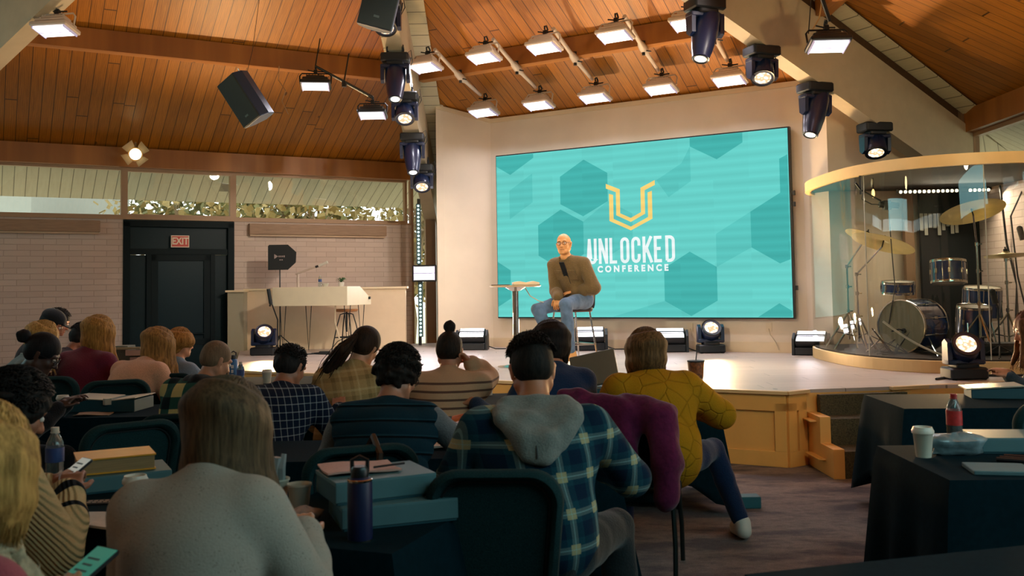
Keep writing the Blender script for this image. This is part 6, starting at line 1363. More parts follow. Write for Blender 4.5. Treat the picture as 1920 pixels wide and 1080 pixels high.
    eyecut = [('e', LL(sx*.031, .096, .006), (.014*S, .012*S, .010*S), Qh) for sx in (-1, 1)]
    body = sdf_obj('person', B, hb, sk, None, None, .02, eyecut if hb < .008 else (), sm=1); body.matrix_world = M
    body['label'] = label; body['category'] = 'person'
    # ---- garment
    lo = loose; t_ = top or m_fabric('plain_top', (80, 80, 80))
    G = [('c', pel-V3(.05, 0, -.03)*S, pel+V3(.05, 0, .03)*S, .118*S*belly+lo, .118*S*belly+lo, .06), ('e', wai, (.150*S*belly+lo, .115*S*belly+lo, .14*S), np.eye(3), .07), ('e', che, (.172*S*wid+lo, .118*S+lo, .16*S+lo*.5), np.stack([ax_, fwd, vnorm(nb-che)], 1), .07),
         ('c', shL+ax_*.03, shR-ax_*.03, .062*S+lo*.8, .062*S+lo*.8, .06), ('c', nb-up_(lean+slump)*.04, nb+up_(lean+slump)*.012, .070*S+lo*.4, .062*S+lo*.4, .035),
         ('c', neck-up_(lean+slump)*.045, shR-ax_*.05, .050*S+lo*.5, .056*S+lo*.6, .03), ('c', neck-up_(lean+slump)*.045, shL+ax_*.05, .050*S+lo*.5, .056*S+lo*.6, .03)]
    vest = garment == 'vest'
    def sleeves(P, lo2, short=False):
        for sh_, e_, w_ in ((shR, eR, wR), (shL, eL, wL)):
            if short: P += [('c', sh_, sh_+(e_-sh_)*.62, .056*S+lo2, .058*S+lo2, .03)]
            else:
                P += [('c', sh_, e_, .056*S+lo2, .044*S+lo2, .03), ('c', e_, e_+(w_-e_)*.55, .045*S+lo2, .040*S+lo2, .02), ('c', e_+(w_-e_)*.55, w_-vnorm(w_-e_)*.012, .040*S+lo2, .031*S+lo2*.8, .02)]
                P += [('c', w_-vnorm(w_-e_)*.03, w_-vnorm(w_-e_)*.005, .033*S+lo2*.8, .033*S+lo2*.8, .006)]
    disp = None
    if garment == 'puffer' or vest:
        def disp(X, Y, Z, L0=float(lean+slump), zz=float(pel[2])): q = (Z-zz)*cos(L0*.8)+Y*sin(L0*.8); return .015*(1-np.abs(np.sin(q*pi/.078))**.45)-.004+wrinkle(seed, .003, 20)(X, Y, Z)
    else: disp = wrinkle(seed, wr[0], wr[1])
    if not vest: sleeves(G, lo, sleeve == 'short')
    torso_name = {'shirt': 'shirt', 'vest': 'puffer_vest', 'puffer': 'jacket', 'sweater': 'sweater', 'hoodie': 'shirt'}.get(garment, garment)
    if tname: torso_name = tname
    g = sdf_obj(torso_name, G, h, t_, body, disp, .03, cuts=(('e', neck+up_(lean+slump+.2)*.035+fwd*.03, (.062*S, .075*S, .055*S), None),))
    if vest:
        sl = []; sleeves(sl, .010); nn_ = len(sl)//2
        for q_ in (sl[:nn_], sl[nn_:]): sdf_obj('shirt_sleeve', q_, h, extras['sleeve_mat'], body, wrinkle(seed+5, .006, 26), .03)
    # collar ring
    cp = []; cc = neck-up_(lean+slump)*.022; uu = up_(lean+slump+.15); a1 = vnorm(np.cross(uu, V3(1, 0, 0))); 
    for i in range(16): a = 2*pi*i/16; cp.append(cc+(ax_*cos(a)*.068+a1*sin(a)*.066)*S-uu*.018*(1-sin(a)*np.sign(a1[1]))*.5)
    P = [('c', cp[i], cp[(i+1) % 16], .011*S, .011*S, .004) for i in range(16)]
    sdf_obj('collar', P, .006, neck_col or t_, body, None, .004, sm=1)
    # trousers
    T = [('c', pel-V3(.06, 0, .0)*S, pel+V3(.06, 0, .0)*S, .124*S*belly, .124*S*belly, .05)]
    for hp, k_, a_, sx in ((hpR, V3(*kn[0]), V3(*an[0]), 1), (hpL, V3(*kn[1]), V3(*an[1]), -1)):
        T += [('c', hp, k_, .098*S*belly**.5, .070*S, .03), ('c', k_, k_+(a_-k_)*.4, .070*S, .066*S, .02), ('c', k_+(a_-k_)*.4, a_+(k_-a_)*.06, .066*S, .056*S, .02)]
    sdf_obj('trousers', T, max(h, .010), bottom or m_fabric('dark_denim', (24, 34, 52)), body, wrinkle(seed+9, .006, 22), .03)
    for a_, sx in ((V3(*an[0]), 1), (V3(*an[1]), -1)):
        P = [('c', a_+V3(0, -.04, -.045), a_+V3(.005*sx, .07, -.05), .047, .044, .03), ('c', a_+V3(.005*sx, .07, -.052), a_+V3(.02*sx, .16, -.06), .044, .034, .03), ('c', a_+V3(0, -.02, -.0), a_+V3(0, .0, -.03), .050, .048, .02)]
        if seed == 99: P = [(p[0], (p[1]), (p[2]), p[3], p[4], p[5]) for p in P]
        o = sdf_obj('shoe', P, .009, mat('shoe_%d_%d_%d' % shoe, shoe, .6), body, None, .02, cuts=(('p', a_-V3(0, 0, .088), (0, 0, -1)),))
    # eyes
    for sx in (-1, 1):
        b = MB(); b.ball(LL(sx*.031, .082, .006), .0115*S, 8); b.build('eye', mat('eye_white', (200, 190, 180), .3), body, smooth=60); 
        b = MB(); b.ball(LL(sx*.031, .0915, .006), .0045*S, 6); b.build('iris', mat('iris_dark', (30, 22, 18), .2), body)
    b = MB(); b.tube([LL(-.022, .093, -.066), LL(0, .099, -.064), LL(.022, .094, -.066)], .0035*S, 5); b.build('lips', mat('lips', tuple(int(x*.75) for x in skin), .5), body)
    for sx in (-1, 1): b = MB(); b.tube([LL(sx*.016, .090, .028), LL(sx*.032, .090, .033), LL(sx*.048, .080, .028)], .0032*S, 5); b.build('eyebrow', m_hair('brow_%d' % hairc[0], hairc), body)
    if glasses:
        b = MB()
        for sx in (-1, 1):
            b.tube([LL(sx*.033+.025*cos(q), .104-.006*abs(sx*.033+.025*cos(q))/.05, .004+.018*sin(q)) for q in [2*pi*i/14 for i in range(14)]], .0022*S, 5, closed=True)
            b.tube([LL(sx*.058, .096, .010), LL(sx*.080, .05, .010), LL(sx*.084, -.02, .002)], .0022*S, 5)
        b.tube([LL(-.009, .105, .008), LL(.009, .105, .008)], .002*S, 5); b.build('glasses', mat('spectacle_frame', (20, 20, 22), .3), body)
    # ---- hair
    hm = m_hair('hair_%d_%d_%d' % hairc, hairc, hairc2)
    def cap(inf=.012, extra=(), cutface=True, dsp=None, kk=.02, hstep=None, lowback=-.055):
        P = [('e', LL(0, -.018, .040), tuple(np.array((.079+inf, .098+inf, .090+inf))*S), Qh), ('e', LL(0, -.045, -.005), tuple(np.array((.072+inf, .060+inf, .062+inf*.5))*S), Qh, .03)]+list(extra)
        cuts = []
        if cutface: cuts = [('e', LL(0, .098, -.055), (.072*S, .070*S, .105*S), Qh), ('p', LL(0, 0, lowback), tuple(Qh @ V3(0, .25, -1)))]
        return sdf_obj('hair', P, hstep or max(.006, h*.8), hm, body, dsp, kk, cuts)
    def scal(a, th, r=1.):  # point on scalp: a azimuth (0 = front, pi = back), th from crown
        return V3(sin(a)*sin(th)*.083*r, cos(a)*sin(th)*.103*r-.016, cos(th)*.095*r+.040)
    def fall(n, L, amin=.9, drift=.03, wave=0., wf=9., part=0., body_out=.10, frontk=1., r=1.19):
        out = []
        for i in range(n):
            a = rs.uniform(amin, 2*pi-amin); th0 = rs.uniform(.05, 1.3); pts = []
            rr = r+rs.uniform(-.03, .05)
            for j in range(5): th = th0+(1.75-th0)*j/4; q = scal(a, th, rr); pts.append(hc+Qh @ (q*S))
            p = pts[-1].copy(); out_dir = p-hc; out_dir[2] = 0; out_dir = vnorm(out_dir); LLn = L*rs.uniform(.78, 1.04); m_ = 9; ph = rs.uniform(0, 6.28)
            for j in range(1, m_+1):
                t_j = j/m_; q = p.copy(); q[2] -= LLn*t_j; q += out_dir*drift*(.5*t_j-t_j*t_j*.6)
                # keep the strand outside shoulders and back
                zt = nb[2]+.02
                if q[2] < zt: q += vnorm(V3(out_dir[0], out_dir[1], 0))*min(.09, (zt-q[2])*.65)*body_out/.10
                if wave: q += (V3(out_dir[1], -out_dir[0], 0)*sin(ph+wf*t_j*3)+out_dir*cos(ph+wf*t_j*3)*.6)*wave*t_j**.6
                pts.append(q)
            out.append(np.array(pts))
        return out
    def fuzz(n, ln, amin=0., thmax=1.6, rb=1.08, top_only=False):
        out = []
        for i in range(n):
            a = rs.uniform(0, 2*pi); th = math.acos(1-rs.random()*(1-cos(thmax)))
            if cos(a) > .35 and th > .95: continue
            c0 = hc+Qh @ (scal(a, th, rb)*S); nn = vnorm(c0-hc); dv = vnorm(nn*.5+Qh @ V3(sin(a)*.5, cos(a)*.45+.25*(th < .6), -.45-.35*th)+nr.randn(3)*.22); L_ = ln*rs.uniform(.6, 1.2)
            out.append(np.array([c0-nn*.004, c0+dv*L_*.5+nn*.004, c0+dv*L_]))
        strands('hair_strands', out, hm, body, sr)
    def curtain(L, r0, amin=.95, n=11):
        P = []
        for i in range(n):
            a = amin+(2*pi-2*amin)*i/(n-1); q1 = hc+Qh @ (scal(a, 1.15, 1.10)*S); q2 = hc+Qh @ (scal(a, 1.62, 1.10)*S); od = q2-hc; od[2] = 0; od = vnorm(od); q3 = q2+V3(0, 0, -L*.45); q4 = q2+V3(0, 0, -L*.86)
            zt = nb[2]+.03
            for q in (q3, q4):
                if q[2] < zt: q += od*min(.075, (zt-q[2])*.6)
            P += [('c', q1, q2, r0*.8, r0, .03), ('c', q2, q3, r0, r0*.9, .03), ('c', q3, q4, r0*.9, r0*.5, .03)]
        return P
    st = hair
    if st == 'short': cap(.008, dsp=wrinkle(seed+3, .004, 90, 1)); fuzz(max(500, strand), .017)
    elif st == 'buzz': cap(.0035, lowback=-.045, hstep=.006)
    elif st == 'crop':   # thick on top, faded sides
        cap(.004, lowback=-.055); fuzz(1800, .017, thmax=1.3, rb=1.12); P = [('e', LL(0, -.005, .066), (.082*S, .105*S, .068*S), Qh)]; sdf_obj('hair_top', P, max(.006, h*.7), hm, body, wrinkle(seed+4, .012, 75, 1), .01, cuts=(('p', LL(0, 0, .035), tuple(Qh @ V3(0, -.25, -1))),))
    elif st == 'curly':
        cap(.020, dsp=wrinkle(seed+4, .014, 85, 1), lowback=-.075)
        out = []
        for i in range(strand):
            a = rs.uniform(0, 2*pi); th = rs.uniform(.0, 1.75); 
            if cos(a) > .45 and th > 1.0: continue
            q = scal(a, th, 1.16); c0 = hc+Qh @ (q*S); nn = vnorm(c0-hc); u_ = vnorm(np.cross(nn, nr.randn(3))); v_ = np.cross(nn, u_); rr = rs.uniform(.007, .014)
            out.append(np.array([c0+(u_*cos(w_)*rr+v_*sin(w_)*rr)+nn*.012*w_/6 for w_ in np.linspace(0, 6.5, 8)]))
        strands('hair_curls', out, hm, body, sr)
    elif st in ('long', 'wavy', 'bob'):
        L_ = {'long': .30, 'wavy': .36, 'bob': .14}[st] if sd is None else sd
        ex = [('c', LL(sx*.055, -.03, -.0), LL(sx*.060, -.035, -.06), .045*S, .045*S, .03) for sx in (-1, 1)]
        cap(.012, curtain(L_, .030*S)+[('c', LL(0, -.05, 0), LL(0, -.05, -.06), .060*S, .055*S, .03)], lowback=-.9, kk=.03)
        strands('hair_strands', fall(strand, L_, .95, .035, {'long': .004, 'wavy': .016, 'bob': .011}[st], {'wavy': 2.2}.get(st, 1.0)), hm, body, sr)
    elif st in ('bun', 'lowbun'):
        bc = LL(0, -.035, .165) if st == 'bun' else LL(0, -.155, .045)
        cap(.008, lowback=-.06); sdf_obj('hair_bun', [('e', bc, (.042*S, .042*S, .042*S), None), ('c', LL(0, -.03, .09) if st == 'bun' else LL(0, -.10, .04), bc, .028*S, .026*S, .01)], .007, hm, body, wrinkle(seed, .005, 80, 1), .01)
    elif st == 'pony':
        cap(.009, lowback=-.06); tip = extras.get('tail', V3(-.14, -.12, -.42)) if extras else V3(-.1, -.12, -.42); p0 = LL(0, -.125, .03)
        out = []; P = []
        pts = [p0, p0+V3(*tip)*.22+V3(0, -.05, .0), p0+V3(*tip)*.6+V3(0, -.035, 0), p0+V3(*tip)]
        for i in range(3): P.append(('c', pts[i], pts[i+1], (.022, .040, .042, .016)[i]*S, (.022, .040, .042, .016)[i+1]*S, .02))
        sdf_obj('hair_tail', P, .009, hm, body, wrinkle(seed, .006, 60, .3), .02)
        for i in range(strand//3):
            o_ = nr.randn(3)*.016; out.append(np.array([pts[0]+o_*.4, pts[1]+o_*1.3, pts[2]+o_*1.6, pts[3]+o_*1.3+V3(0, 0, -.05*rs.random())]))
        strands('hair_strands', out, hm, body, sr)
    return dict(body=body, hc=hc, Q=Qh, L=LL, nb=nb, neck=neck, wR=wR, wL=wL, eR=eR, eL=eL, shR=shR, shL=shL, M=M, che=che, pel=pel, fwd=fwd, ax=ax_, S=S)
# ------------------------------------------------------------------ the audience
M_jean = m_fabric('dark_jeans', (20, 34, 58)); M_black = m_fabric('black_cotton', (16, 20, 24)); M_greyj = m_fabric('grey_trousers', (46, 50, 54))
# woman in the speckled sweater, nearest
pw = person('woman in a speckled oatmeal sweater with straight shoulder-length brown hair, seen from behind', (-.86, 2.42), R(3), lean=.30, slump=.16, head=(.55, .28, .05), rh=(.20, .44, .82), lh=(-.14, .48, .80), wid=.92, belly=1.0, s=1.0,
       skin=(196, 134, 98), top=m_speckle('speckled_knit', (164, 156, 144), (52, 52, 54)), bottom=M_jean, hair='long', hairc=(48, 38, 28), hairc2=(112, 90, 64), h=.008, wr=(.009, 9), loose=.030, strand=3000, sr=.0019, seed=11, tname='sweater', sd=.36, curl=(.9, .8))
seamM = mat('knit_seam', (110, 100, 88), .9)
# blonde in pink with a fleece collar
pb_ = person('blonde person in a pink sweater and cream fleece collar, cut by the frame side', (-1.22, 1.78), R(22), lean=.20, slump=.16, head=(.42, .20, 0), rh=(.03, .42, .84), lh=(-.14, .42, .80), wid=1.08, belly=1.15,
       skin=(200, 140, 104), top=m_fabric('pink_sweater', (150, 72, 84)), bottom=m_fabric('blue_denim', (70, 90, 110)), hair='bob', hairc=(112, 80, 38), hairc2=(214, 168, 96), h=.008, loose=.028, strand=2000, sr=.0021, seed=12, tname='sweater', sd=.15)
fc = pb_['neck']; P = []
for i in range(14):
    a = 2*pi*i/14; c_ = fc+V3(.105*cos(a), .10*sin(a)-.01, -.055-.02*cos(a*2)); P.append(('e', c_, (.042, .042, .045), None, .02))
P += [('c', fc+V3(.06, .09, -.06), fc+V3(.11, .16, -.24), .045, .05, .02), ('c', fc+V3(-.06, .09, -.06), fc+V3(-.09, .16, -.24), .045, .05, .02)]
sdf_obj('fleece_collar', P, .007, m_fabric('cream_fleece', (176, 160, 130), ns=60, noise=.2, bump=.9), pb_['body'], wrinkle(3, .012, 130, 1), .02)
def held_phone(label, p, rz, tilt, col, sc=1.):
    t = thing('phone', label, 'phone', loc=p, rot=(tilt, 0, rz)); b = MB(); b.rbox((0, 0, 0), (.075*sc, .155*sc, .009), .010); b.build('phone_case', M_blk, t)
    b = MB(); b.box((0, 0, .0055), (.068*sc, .146*sc, .001)); b.build('phone_screen', mat('phone_screen_%d' % col[0], col, .2, emit=.35), t)
    b = MB()
    for i in range(4): b.box((-.004, .045-.02*i, .0065), (.045-.01*(i % 2), .006, .0006))
    b.build('screen_lines', mat('phone_text', (60, 90, 90), .3, emit=.1), t)
    return t
held_phone('teal-lit phone held low by the person in pink', (-1.05, 2.30, .88), R(-32), R(28), (70, 150, 130), 1.15)
# cream striped knit with dark curly hair
M_knit = m_stripes('cream_rib_knit', (186, 158, 112), [(.30, .10, (20, 24, 28)), (.55, .05, (20, 24, 28))], .34, 0, rib=30, off=0)
pk = person('person with dark curly hair in a cream ribbed sweater with black stripes, holding a phone', (-1.80, 3.05), R(34), lean=.18, slump=.1, head=(.45, .2, 0), rh=(.07, .34, .86), lh=(-.10, .36, .86), wid=1.1, belly=1.1,
       skin=(150, 96, 70), top=M_knit, bottom=M_jean, hair='curly', hairc=(16, 14, 14), hairc2=(44, 40, 38), h=.008, loose=.040, strand=900, sr=.003, seed=13, tname='sweater', s=.96, curl=(.9, .9))
held_phone('white-lit phone held above the table by the person in cream knit', (-1.60, 3.42, .91), R(-40), R(34), (206, 214, 206))
# person in black with glasses and bun
person('person in black with a dark bun and round glasses, looking down at the table', (-3.29, 5.95), R(72), lean=.30, slump=.18, head=(.55, .1, 0), rh=(.12, .40, .84), lh=(-.12, .42, .84), skin=(66, 44, 36), top=M_black, bottom=M_black, hair='lowbun', hairc=(14, 14, 16), h=.010, seed=14, glasses=True, strand=200, tname='shirt', wid=1.05, belly=1.15, s=1.03)
b_ = bpy.data.objects['person.003']
# rear left group
person('person with straight blonde hair behind the one in black', (-4.05, 7.5), R(60), lean=.30, slump=.15, head=(.5, .1, 0), skin=(200, 140, 106), top=m_fabric('pale_blue_top', (110, 128, 130)), hair='long', hairc=(120, 88, 44), hairc2=(220, 176, 104), h=.012, seed=15, strand=500, sr=.004, sd=.26, tname='shirt', s=1.04)
p_ = person('man in a black cap and dark top at the far brick wall', (-4.95, 9.5), R(70), lean=.26, slump=.12, head=(.5, .15, 0), skin=(176, 116, 86), top=M_black, hair='buzz', hairc=(16, 14, 14), h=.012, seed=16, tname='shirt', s=1.12)
P = [('e', p_['L'](0, -.012, .062), (.096*p_['S'], .112*p_['S'], .082*p_['S']), p_['Q']), ('c', p_['L'](-.03, .09, .05), p_['L'](.03, .09, .05), .012, .012, .01), ('e', p_['L'](0, .125, .045), (.07, .07, .008), p_['Q'], .01)]
sdf_obj('cap', P, .008, M_black, p_['body'], None, .012, cuts=(('p', p_['L'](0, 0, .035), tuple(p_['Q'] @ V3(0, 0, -1))),))
person('person with short black hair at the far brick wall, beyond the black cap', (-5.19, 10.25), R(75), lean=.2, slump=.12, head=(.42, .2, 0), skin=(186, 120, 92), top=m_fabric('dark_grey_top', (40, 42, 46)), hair='short', hairc=(18, 16, 16), h=.013, seed=17, tname='shirt', s=1.1)
person('person with dark hair bent forward in dark plum, left of the maroon sweater', (-4.25, 8.4), R(38), lean=.52, slump=.2, head=(.6, .1, 0), rh=(.12, .5, .82), lh=(-.12, .5, .82), skin=(160, 104, 80), top=m_fabric('plum_top', (42, 24, 34)), hair='short', hairc=(20, 18, 18), h=.012, seed=18, tname='sweater', s=1.08)
person('woman in a maroon sweater with long wavy blonde-brown hair', (-3.55, 7.65), R(14), lean=.26, slump=.14, head=(.40, .35, .05), skin=(206, 146, 112), top=m_fabric('maroon_sweater', (104, 34, 56)), hair='wavy', hairc=(92, 64, 30), hairc2=(200, 150, 76), h=.010, seed=19, strand=1300, sr=.003, sd=.30, tname='sweater', s=1.06, wid=1.05, loose=.026, belly=1.15)
person('woman in a pale pink top bent over, wavy hair falling down her back', (-3.04, 7.22), R(22), lean=.56, slump=.20, head=(.55, .25, 0), rh=(.14, .48, .82), lh=(-.14, .48, .82), skin=(206, 146, 112), top=m_fabric('pale_pink_top', (206, 158, 128)), hair='wavy', hairc=(84, 58, 30), hairc2=(184, 136, 74), h=.010, seed=20, strand=1200, sr=.003, sd=.36, tname='shirt', s=1.06, loose=.022)
person('teenager with a blond bob haircut in a light blue tee, turned to the stage', (-2.82, 7.72), R(24), lean=.16, slump=.08, head=(.12, .35, 0), skin=(214, 146, 108), top=m_fabric('light_blue_tee', (122, 136, 150)), hair='bob', hairc=(110, 72, 32), hairc2=(206, 146, 74), h=.010, seed=21, strand=900, sr=.003, sd=.045, sleeve='short', tname='shirt', s=.90)
# bald man in buffalo check
M_buf = m_plaid('buffalo_check', (176, 170, 120), [(.25, .50, (20, 34, 36), .88)], .155, .155, 0., 'buffalo', (.02, 0))
def m_buffalo():
    t = NT('buffalo_plaid'); v = t.coord('Object', (1, 1, 1), (0, .06, 0)); o = t.sep(v); xx = t.math('ADD', o[0], t.math('MULTIPLY', o[1], .4))
    a = t.math('LESS_THAN', t.math('FRACT', t.math('DIVIDE', xx, .17)), .52); c = t.math('LESS_THAN', t.math('FRACT', t.math('DIVIDE', o[2], .15)), .52); s_ = t.math('ADD', a, c)
    cs = t.ramp(t.math('DIVIDE', s_, 2.0), [(0, srgb((14, 28, 32))), (.25, srgb((36, 78, 70))), (.75, srgb((178, 172, 118)))]); 
    for e in [n for n in t.n if n.type == 'VALTORGB']: e.color_ramp.interpolation = 'CONSTANT'
    nz = t.noise(t.coord('Object'), 200, 3); cs = t.mix(.3, cs, t.ramp(nz, [(.3, (.6, .6, .6)), (.7, (1.15, 1.15, 1.15))]), 'MULTIPLY'); t.base(cs); t.b.inputs['Roughness'].default_value = .95; t.b.inputs['Specular IOR Level'].default_value = .1; return t.m
pbm = person('bald man in a green and cream buffalo plaid jacket with dark hood', (-2.12, 5.95), R(24), lean=.42, slump=.20, seat=.43, head=(.45, .35, 0), skin=(184, 132, 104), top=m_buffalo(), neck_col=M_black, bottom=M_jean, hair='buzz', hairc=(96, 78, 60), hairc2=(128, 104, 80), h=.009, seed=22, tname='jacket', s=1.0, wid=1.14, loose=.03)
nk = pbm['neck']; sdf_obj('hood', [('e', nk+V3(0, -.085, -.045), (.125, .065, .075), None, .03), ('c', nk+V3(-.10, -.03, -.035), nk+V3(.10, -.03, -.035), .045, .045, .03), ('c', nk+V3(-.10, -.02, -.04), nk+V3(-.05, .09, -.09), .035, .03, .03), ('c', nk+V3(.10, -.02, -.04), nk+V3(.05, .09, -.09), .035, .03, .03)], .009, M_black, pbm['body'], wrinkle(4, .01, 30), .03, cuts=(('e', nk+V3(0, .03, .05), (.07, .08, .08), None),))
# checked shirt
M_chk = m_plaid('navy_white_check', (18, 30, 50), [(.5, .13, (176, 190, 196), .75)], .042, .042, 0)
person('man with short black hair in a navy and white checked shirt', (-1.41, 5.42), R(4), lean=.44, slump=.22, seat=.44, head=(.50, .40, 0), rh=(.30, .44, .82), lh=(-.2, .46, .82), skin=(170, 112, 84), top=M_chk, bottom=M_jean, hair='short', hairc=(16, 14, 14), hairc2=(36, 32, 30), h=.009, seed=23, tname='shirt', s=.99, wid=1.15, loose=.026)
# ponytail
M_tan = m_plaid('tan_plaid', (176, 148, 98), [(.2, .22, (112, 92, 56), .7), (.6, .12, (206, 186, 140), .8)], .12, .12, .1)
person('woman with a long dark ponytail in a tan plaid jacket', (-1.08, 6.02), R(10), lean=.36, slump=.14, head=(.42, .30, .25), skin=(196, 138, 104), top=M_tan, bottom=M_black, hair='pony', hairc=(24, 18, 14), hairc2=(64, 44, 30), h=.010, seed=24, extras={'tail': (-.26, -.06, -.36)}, strand=600, sr=.003, tname='jacket', s=1.03, loose=.03)
# navy vest, curly
pv = person('man with curly black hair and glasses in a navy quilted vest and grey shirt', (-.62, 4.32), R(4), lean=.40, slump=.20, seat=.44, head=(.42, .42, .05), rh=(.34, .42, .84), lh=(-.22, .44, .82), rel=(1.0, -.2, -.8), skin=(176, 116, 88), top=m_stripes('navy_nylon_painted_quilting', (20, 48, 60), [(.5, .13, (5, 16, 22)), (.62, .08, (30, 64, 76))], .075, 2, (.22, 0, 0)), bottom=M_greyj, hair='curly', hairc=(14, 12, 12), hairc2=(46, 38, 32), h=.008, seed=25, garment='vest', tname='puffer_vest', s=1.02, wid=1.18, belly=1.2, loose=.028, extras={'sleeve_mat': m_fabric('grey_shirt', (104, 112, 116))}, strand=900, sr=.0028, glasses=True)  # stripes paint crease shade and lighter ridges of the quilting into the colour
# bun and striped sweater, hand at ear
M_str = m_stripes('tan_striped_knit', (182, 148, 112), [(.5, .22, (74, 50, 38))], .075, 2, (.12, 0, 0))
def m_tanstripe():
    t = NT('tan_knit_striped'); v = t.coord('Object'); o = t.sep(v); f = t.math('FRACT', t.math('DIVIDE', o[2], .048)); s_ = t.math('MULTIPLY', t.math('LESS_THAN', f, .28), t.math('LESS_THAN', o[2], 1.00))
    cs = t.mix(s_, srgb((186, 150, 116)), srgb((92, 62, 48))); nz = t.noise(v, 200, 3); cs = t.mix(.3, cs, t.ramp(nz, [(.3, (.65, .65, .65)), (.7, (1.15, 1.15, 1.15))]), 'MULTIPLY'); t.base(cs); t.b.inputs['Roughness'].default_value = .92; return t.m
person('woman with a high dark bun in a tan striped sweater, hand raised to her ear', (-.42, 5.85), R(0), lean=.32, slump=.16, head=(.30, .12, 0), rh=(.15, .22, 1.07), lh=(-.2, .42, .82), rel=(.55, .2, -1), rhd=(-.6, .0, .6), pn=((-.6, -.3, -.6), (0, 0, -1)), curl=(1.1, .6), skin=(186, 122, 90), top=m_tanstripe(), bottom=M_jean, hair='bun', hairc=(20, 16, 14), hairc2=(52, 38, 28), h=.009, seed=26, tname='sweater', s=.97, wid=1.15, belly=1.15, loose=.03)
# navy top beyond
person('person with dark hair in a navy top behind the man in the hood', (.29, 5.60), R(-14), lean=.30, slump=.16, head=(.45, -.15, .1), rh=(.1, .48, .80), lh=(-.46, .34, .84), skin=(190, 126, 92), top=m_fabric('navy_top', (20, 44, 74)), bottom=M_black, hair='long', hairc=(18, 14, 14), hairc2=(46, 34, 28), h=.010, seed=27, strand=500, sr=.003, sd=.16, tname='shirt', s=1.04)
pz = person('person in an orange and teal striped sweater bent low between vest and hood', (-.16, 5.15), R(-20), lean=.55, slump=.28, head=(.5, -.1, 0), rh=(.16, .42, .80), lh=(-.14, .40, .80), lel=(-1, -.2, -.2), skin=(190, 126, 92), top=m_stripes('orange_stripe_knit', (196, 96, 36), [(.5, .22, (60, 84, 70))], .14, 0), bottom=M_black, hair='short', hairc=(18, 14, 14), h=.011, seed=28, tname='sweater', s=.86, seat=.40) if False else None
# hooded plaid man
M_flan = m_plaid('green_navy_flannel', (18, 44, 58), [(.25, .40, (16, 28, 52), .8), (.72, .10, (110, 140, 140), .5), (.72, .26, (150, 150, 110), .55)], .13, .13, .05)
def m_flannel():
    t = NT('flannel_plaid'); v = t.coord('Object', (1, 1, 1), (0, .05, 0), (.03, 0, 0)); o = t.sep(v); xx = t.math('ADD', o[0], t.math('MULTIPLY', o[1], .5)); fx = t.math('FRACT', t.math('DIVIDE', xx, .145)); fz = t.math('FRACT', t.math('DIVIDE', o[2], .125))
    def bd(f, c0, w): return t.math('LESS_THAN', t.math('ABSOLUTE', t.math('SUBTRACT', f, c0)), w/2)
    cs = t.mix(t.math('MULTIPLY', t.math('ADD', bd(fx, .25, .42), bd(fz, .25, .42)), .42), srgb((26, 66, 78)), srgb((12, 26, 50)))
    cs = t.mix(t.math('MULTIPLY', t.math('ADD', bd(fx, .72, .20), bd(fz, .72, .20)), .22), cs, srgb((150, 170, 160))); cs = t.mix(t.math('MULTIPLY', t.math('MULTIPLY', bd(fx, .72, .30), bd(fz, .72, .30)), .85), cs, srgb((176, 164, 122)))
    cs = t.mix(t.math('MULTIPLY', t.math('ADD', bd(fx, .72, .03), bd(fz, .72, .03)), .4), cs, srgb((150, 190, 190)))
    nz = t.noise(t.coord('Object'), 220, 3); cs = t.mix(.35, cs, t.ramp(nz, [(.3, (.55, .55, .55)), (.7, (1.2, 1.2, 1.2))]), 'MULTIPLY'); t.base(cs); t.b.inputs['Roughness'].default_value = .92; t.b.inputs['Specular IOR Level'].default_value = .1; t.bump(nz, .3, .004); return t.m
ph_ = person('man in a blue-green plaid shirt with a grey hood, seen from behind at the centre', (.09, 3.62), R(-3), lean=.22, slump=.16, head=(.42, 0, -.03), rh=(.24, .46, .82), lh=(-.30, .44, .82), rel=(1.1, -.1, -1), skin=(188, 116, 80), top=m_flannel(), neck_col=m_fabric('navy_knit_neck', (30, 42, 60)), bottom=m_fabric('charcoal_trousers', (30, 36, 38)), hair='crop', hairc=(14, 12, 12), hairc2=(40, 32, 26), h=.008, seed=29, tname='shirt', s=1.05, wid=1.20, belly=1.15, loose=.028, knees=((.34, .34, .55), (-.15, .44, .55)), ankles=((.36, .30, .09), (-.15, .42, .09)))
nk = ph_['neck']; fz = nk+V3(0, -.02, -.05)
bk_ = -ph_['fwd']; nb_ = ph_['nb']; dn_ = vnorm(ph_['che']-ph_['nb']); axx_ = ph_['ax']
def hoodp(u_, v_):   # u_ -1..1 across the back, v_ 0..1 down from the collar to the hem
    wd = .13+.045*v_**.5; depth = (.055+.105*min(1, v_*1.6))*(1-.25*u_*u_); return nb_+axx_*(u_*wd*(1-.35*v_**3))+bk_*depth+dn_*(-.035+.235*v_*(1-.62*abs(u_)**2.6))
Hd = []
for i in range(-4, 5):
    pts_ = [hoodp(i/4.2, v_) for v_ in (0, .33, .66, 1)]
    for q_ in range(3): Hd.append(('c', pts_[q_], pts_[q_+1], .030-.003*q_, .027-.003*q_, .035))
for sx in (-1, 1): Hd.append(('c', hoodp(sx*.9, 0), nb_+axx_*sx*.085-bk_*.09-dn_*.0, .032, .028, .02))
sdf_obj('hood', Hd, .007, m_fabric('grey_fleece_hood', (122, 124, 118), ns=140, noise=.14), ph_['body'], wrinkle(8, .007, 28, .3), .03)
cp = [hoodp(-1.0+2.0*i/16, 1.03)+bk_*.006 for i in range(17)]
sdf_obj('hood_hem', [('c', cp[i], cp[i+1], .013, .013, .005) for i in range(16)], .006, MATS['grey_fleece_hood'], ph_['body'], None, .01)
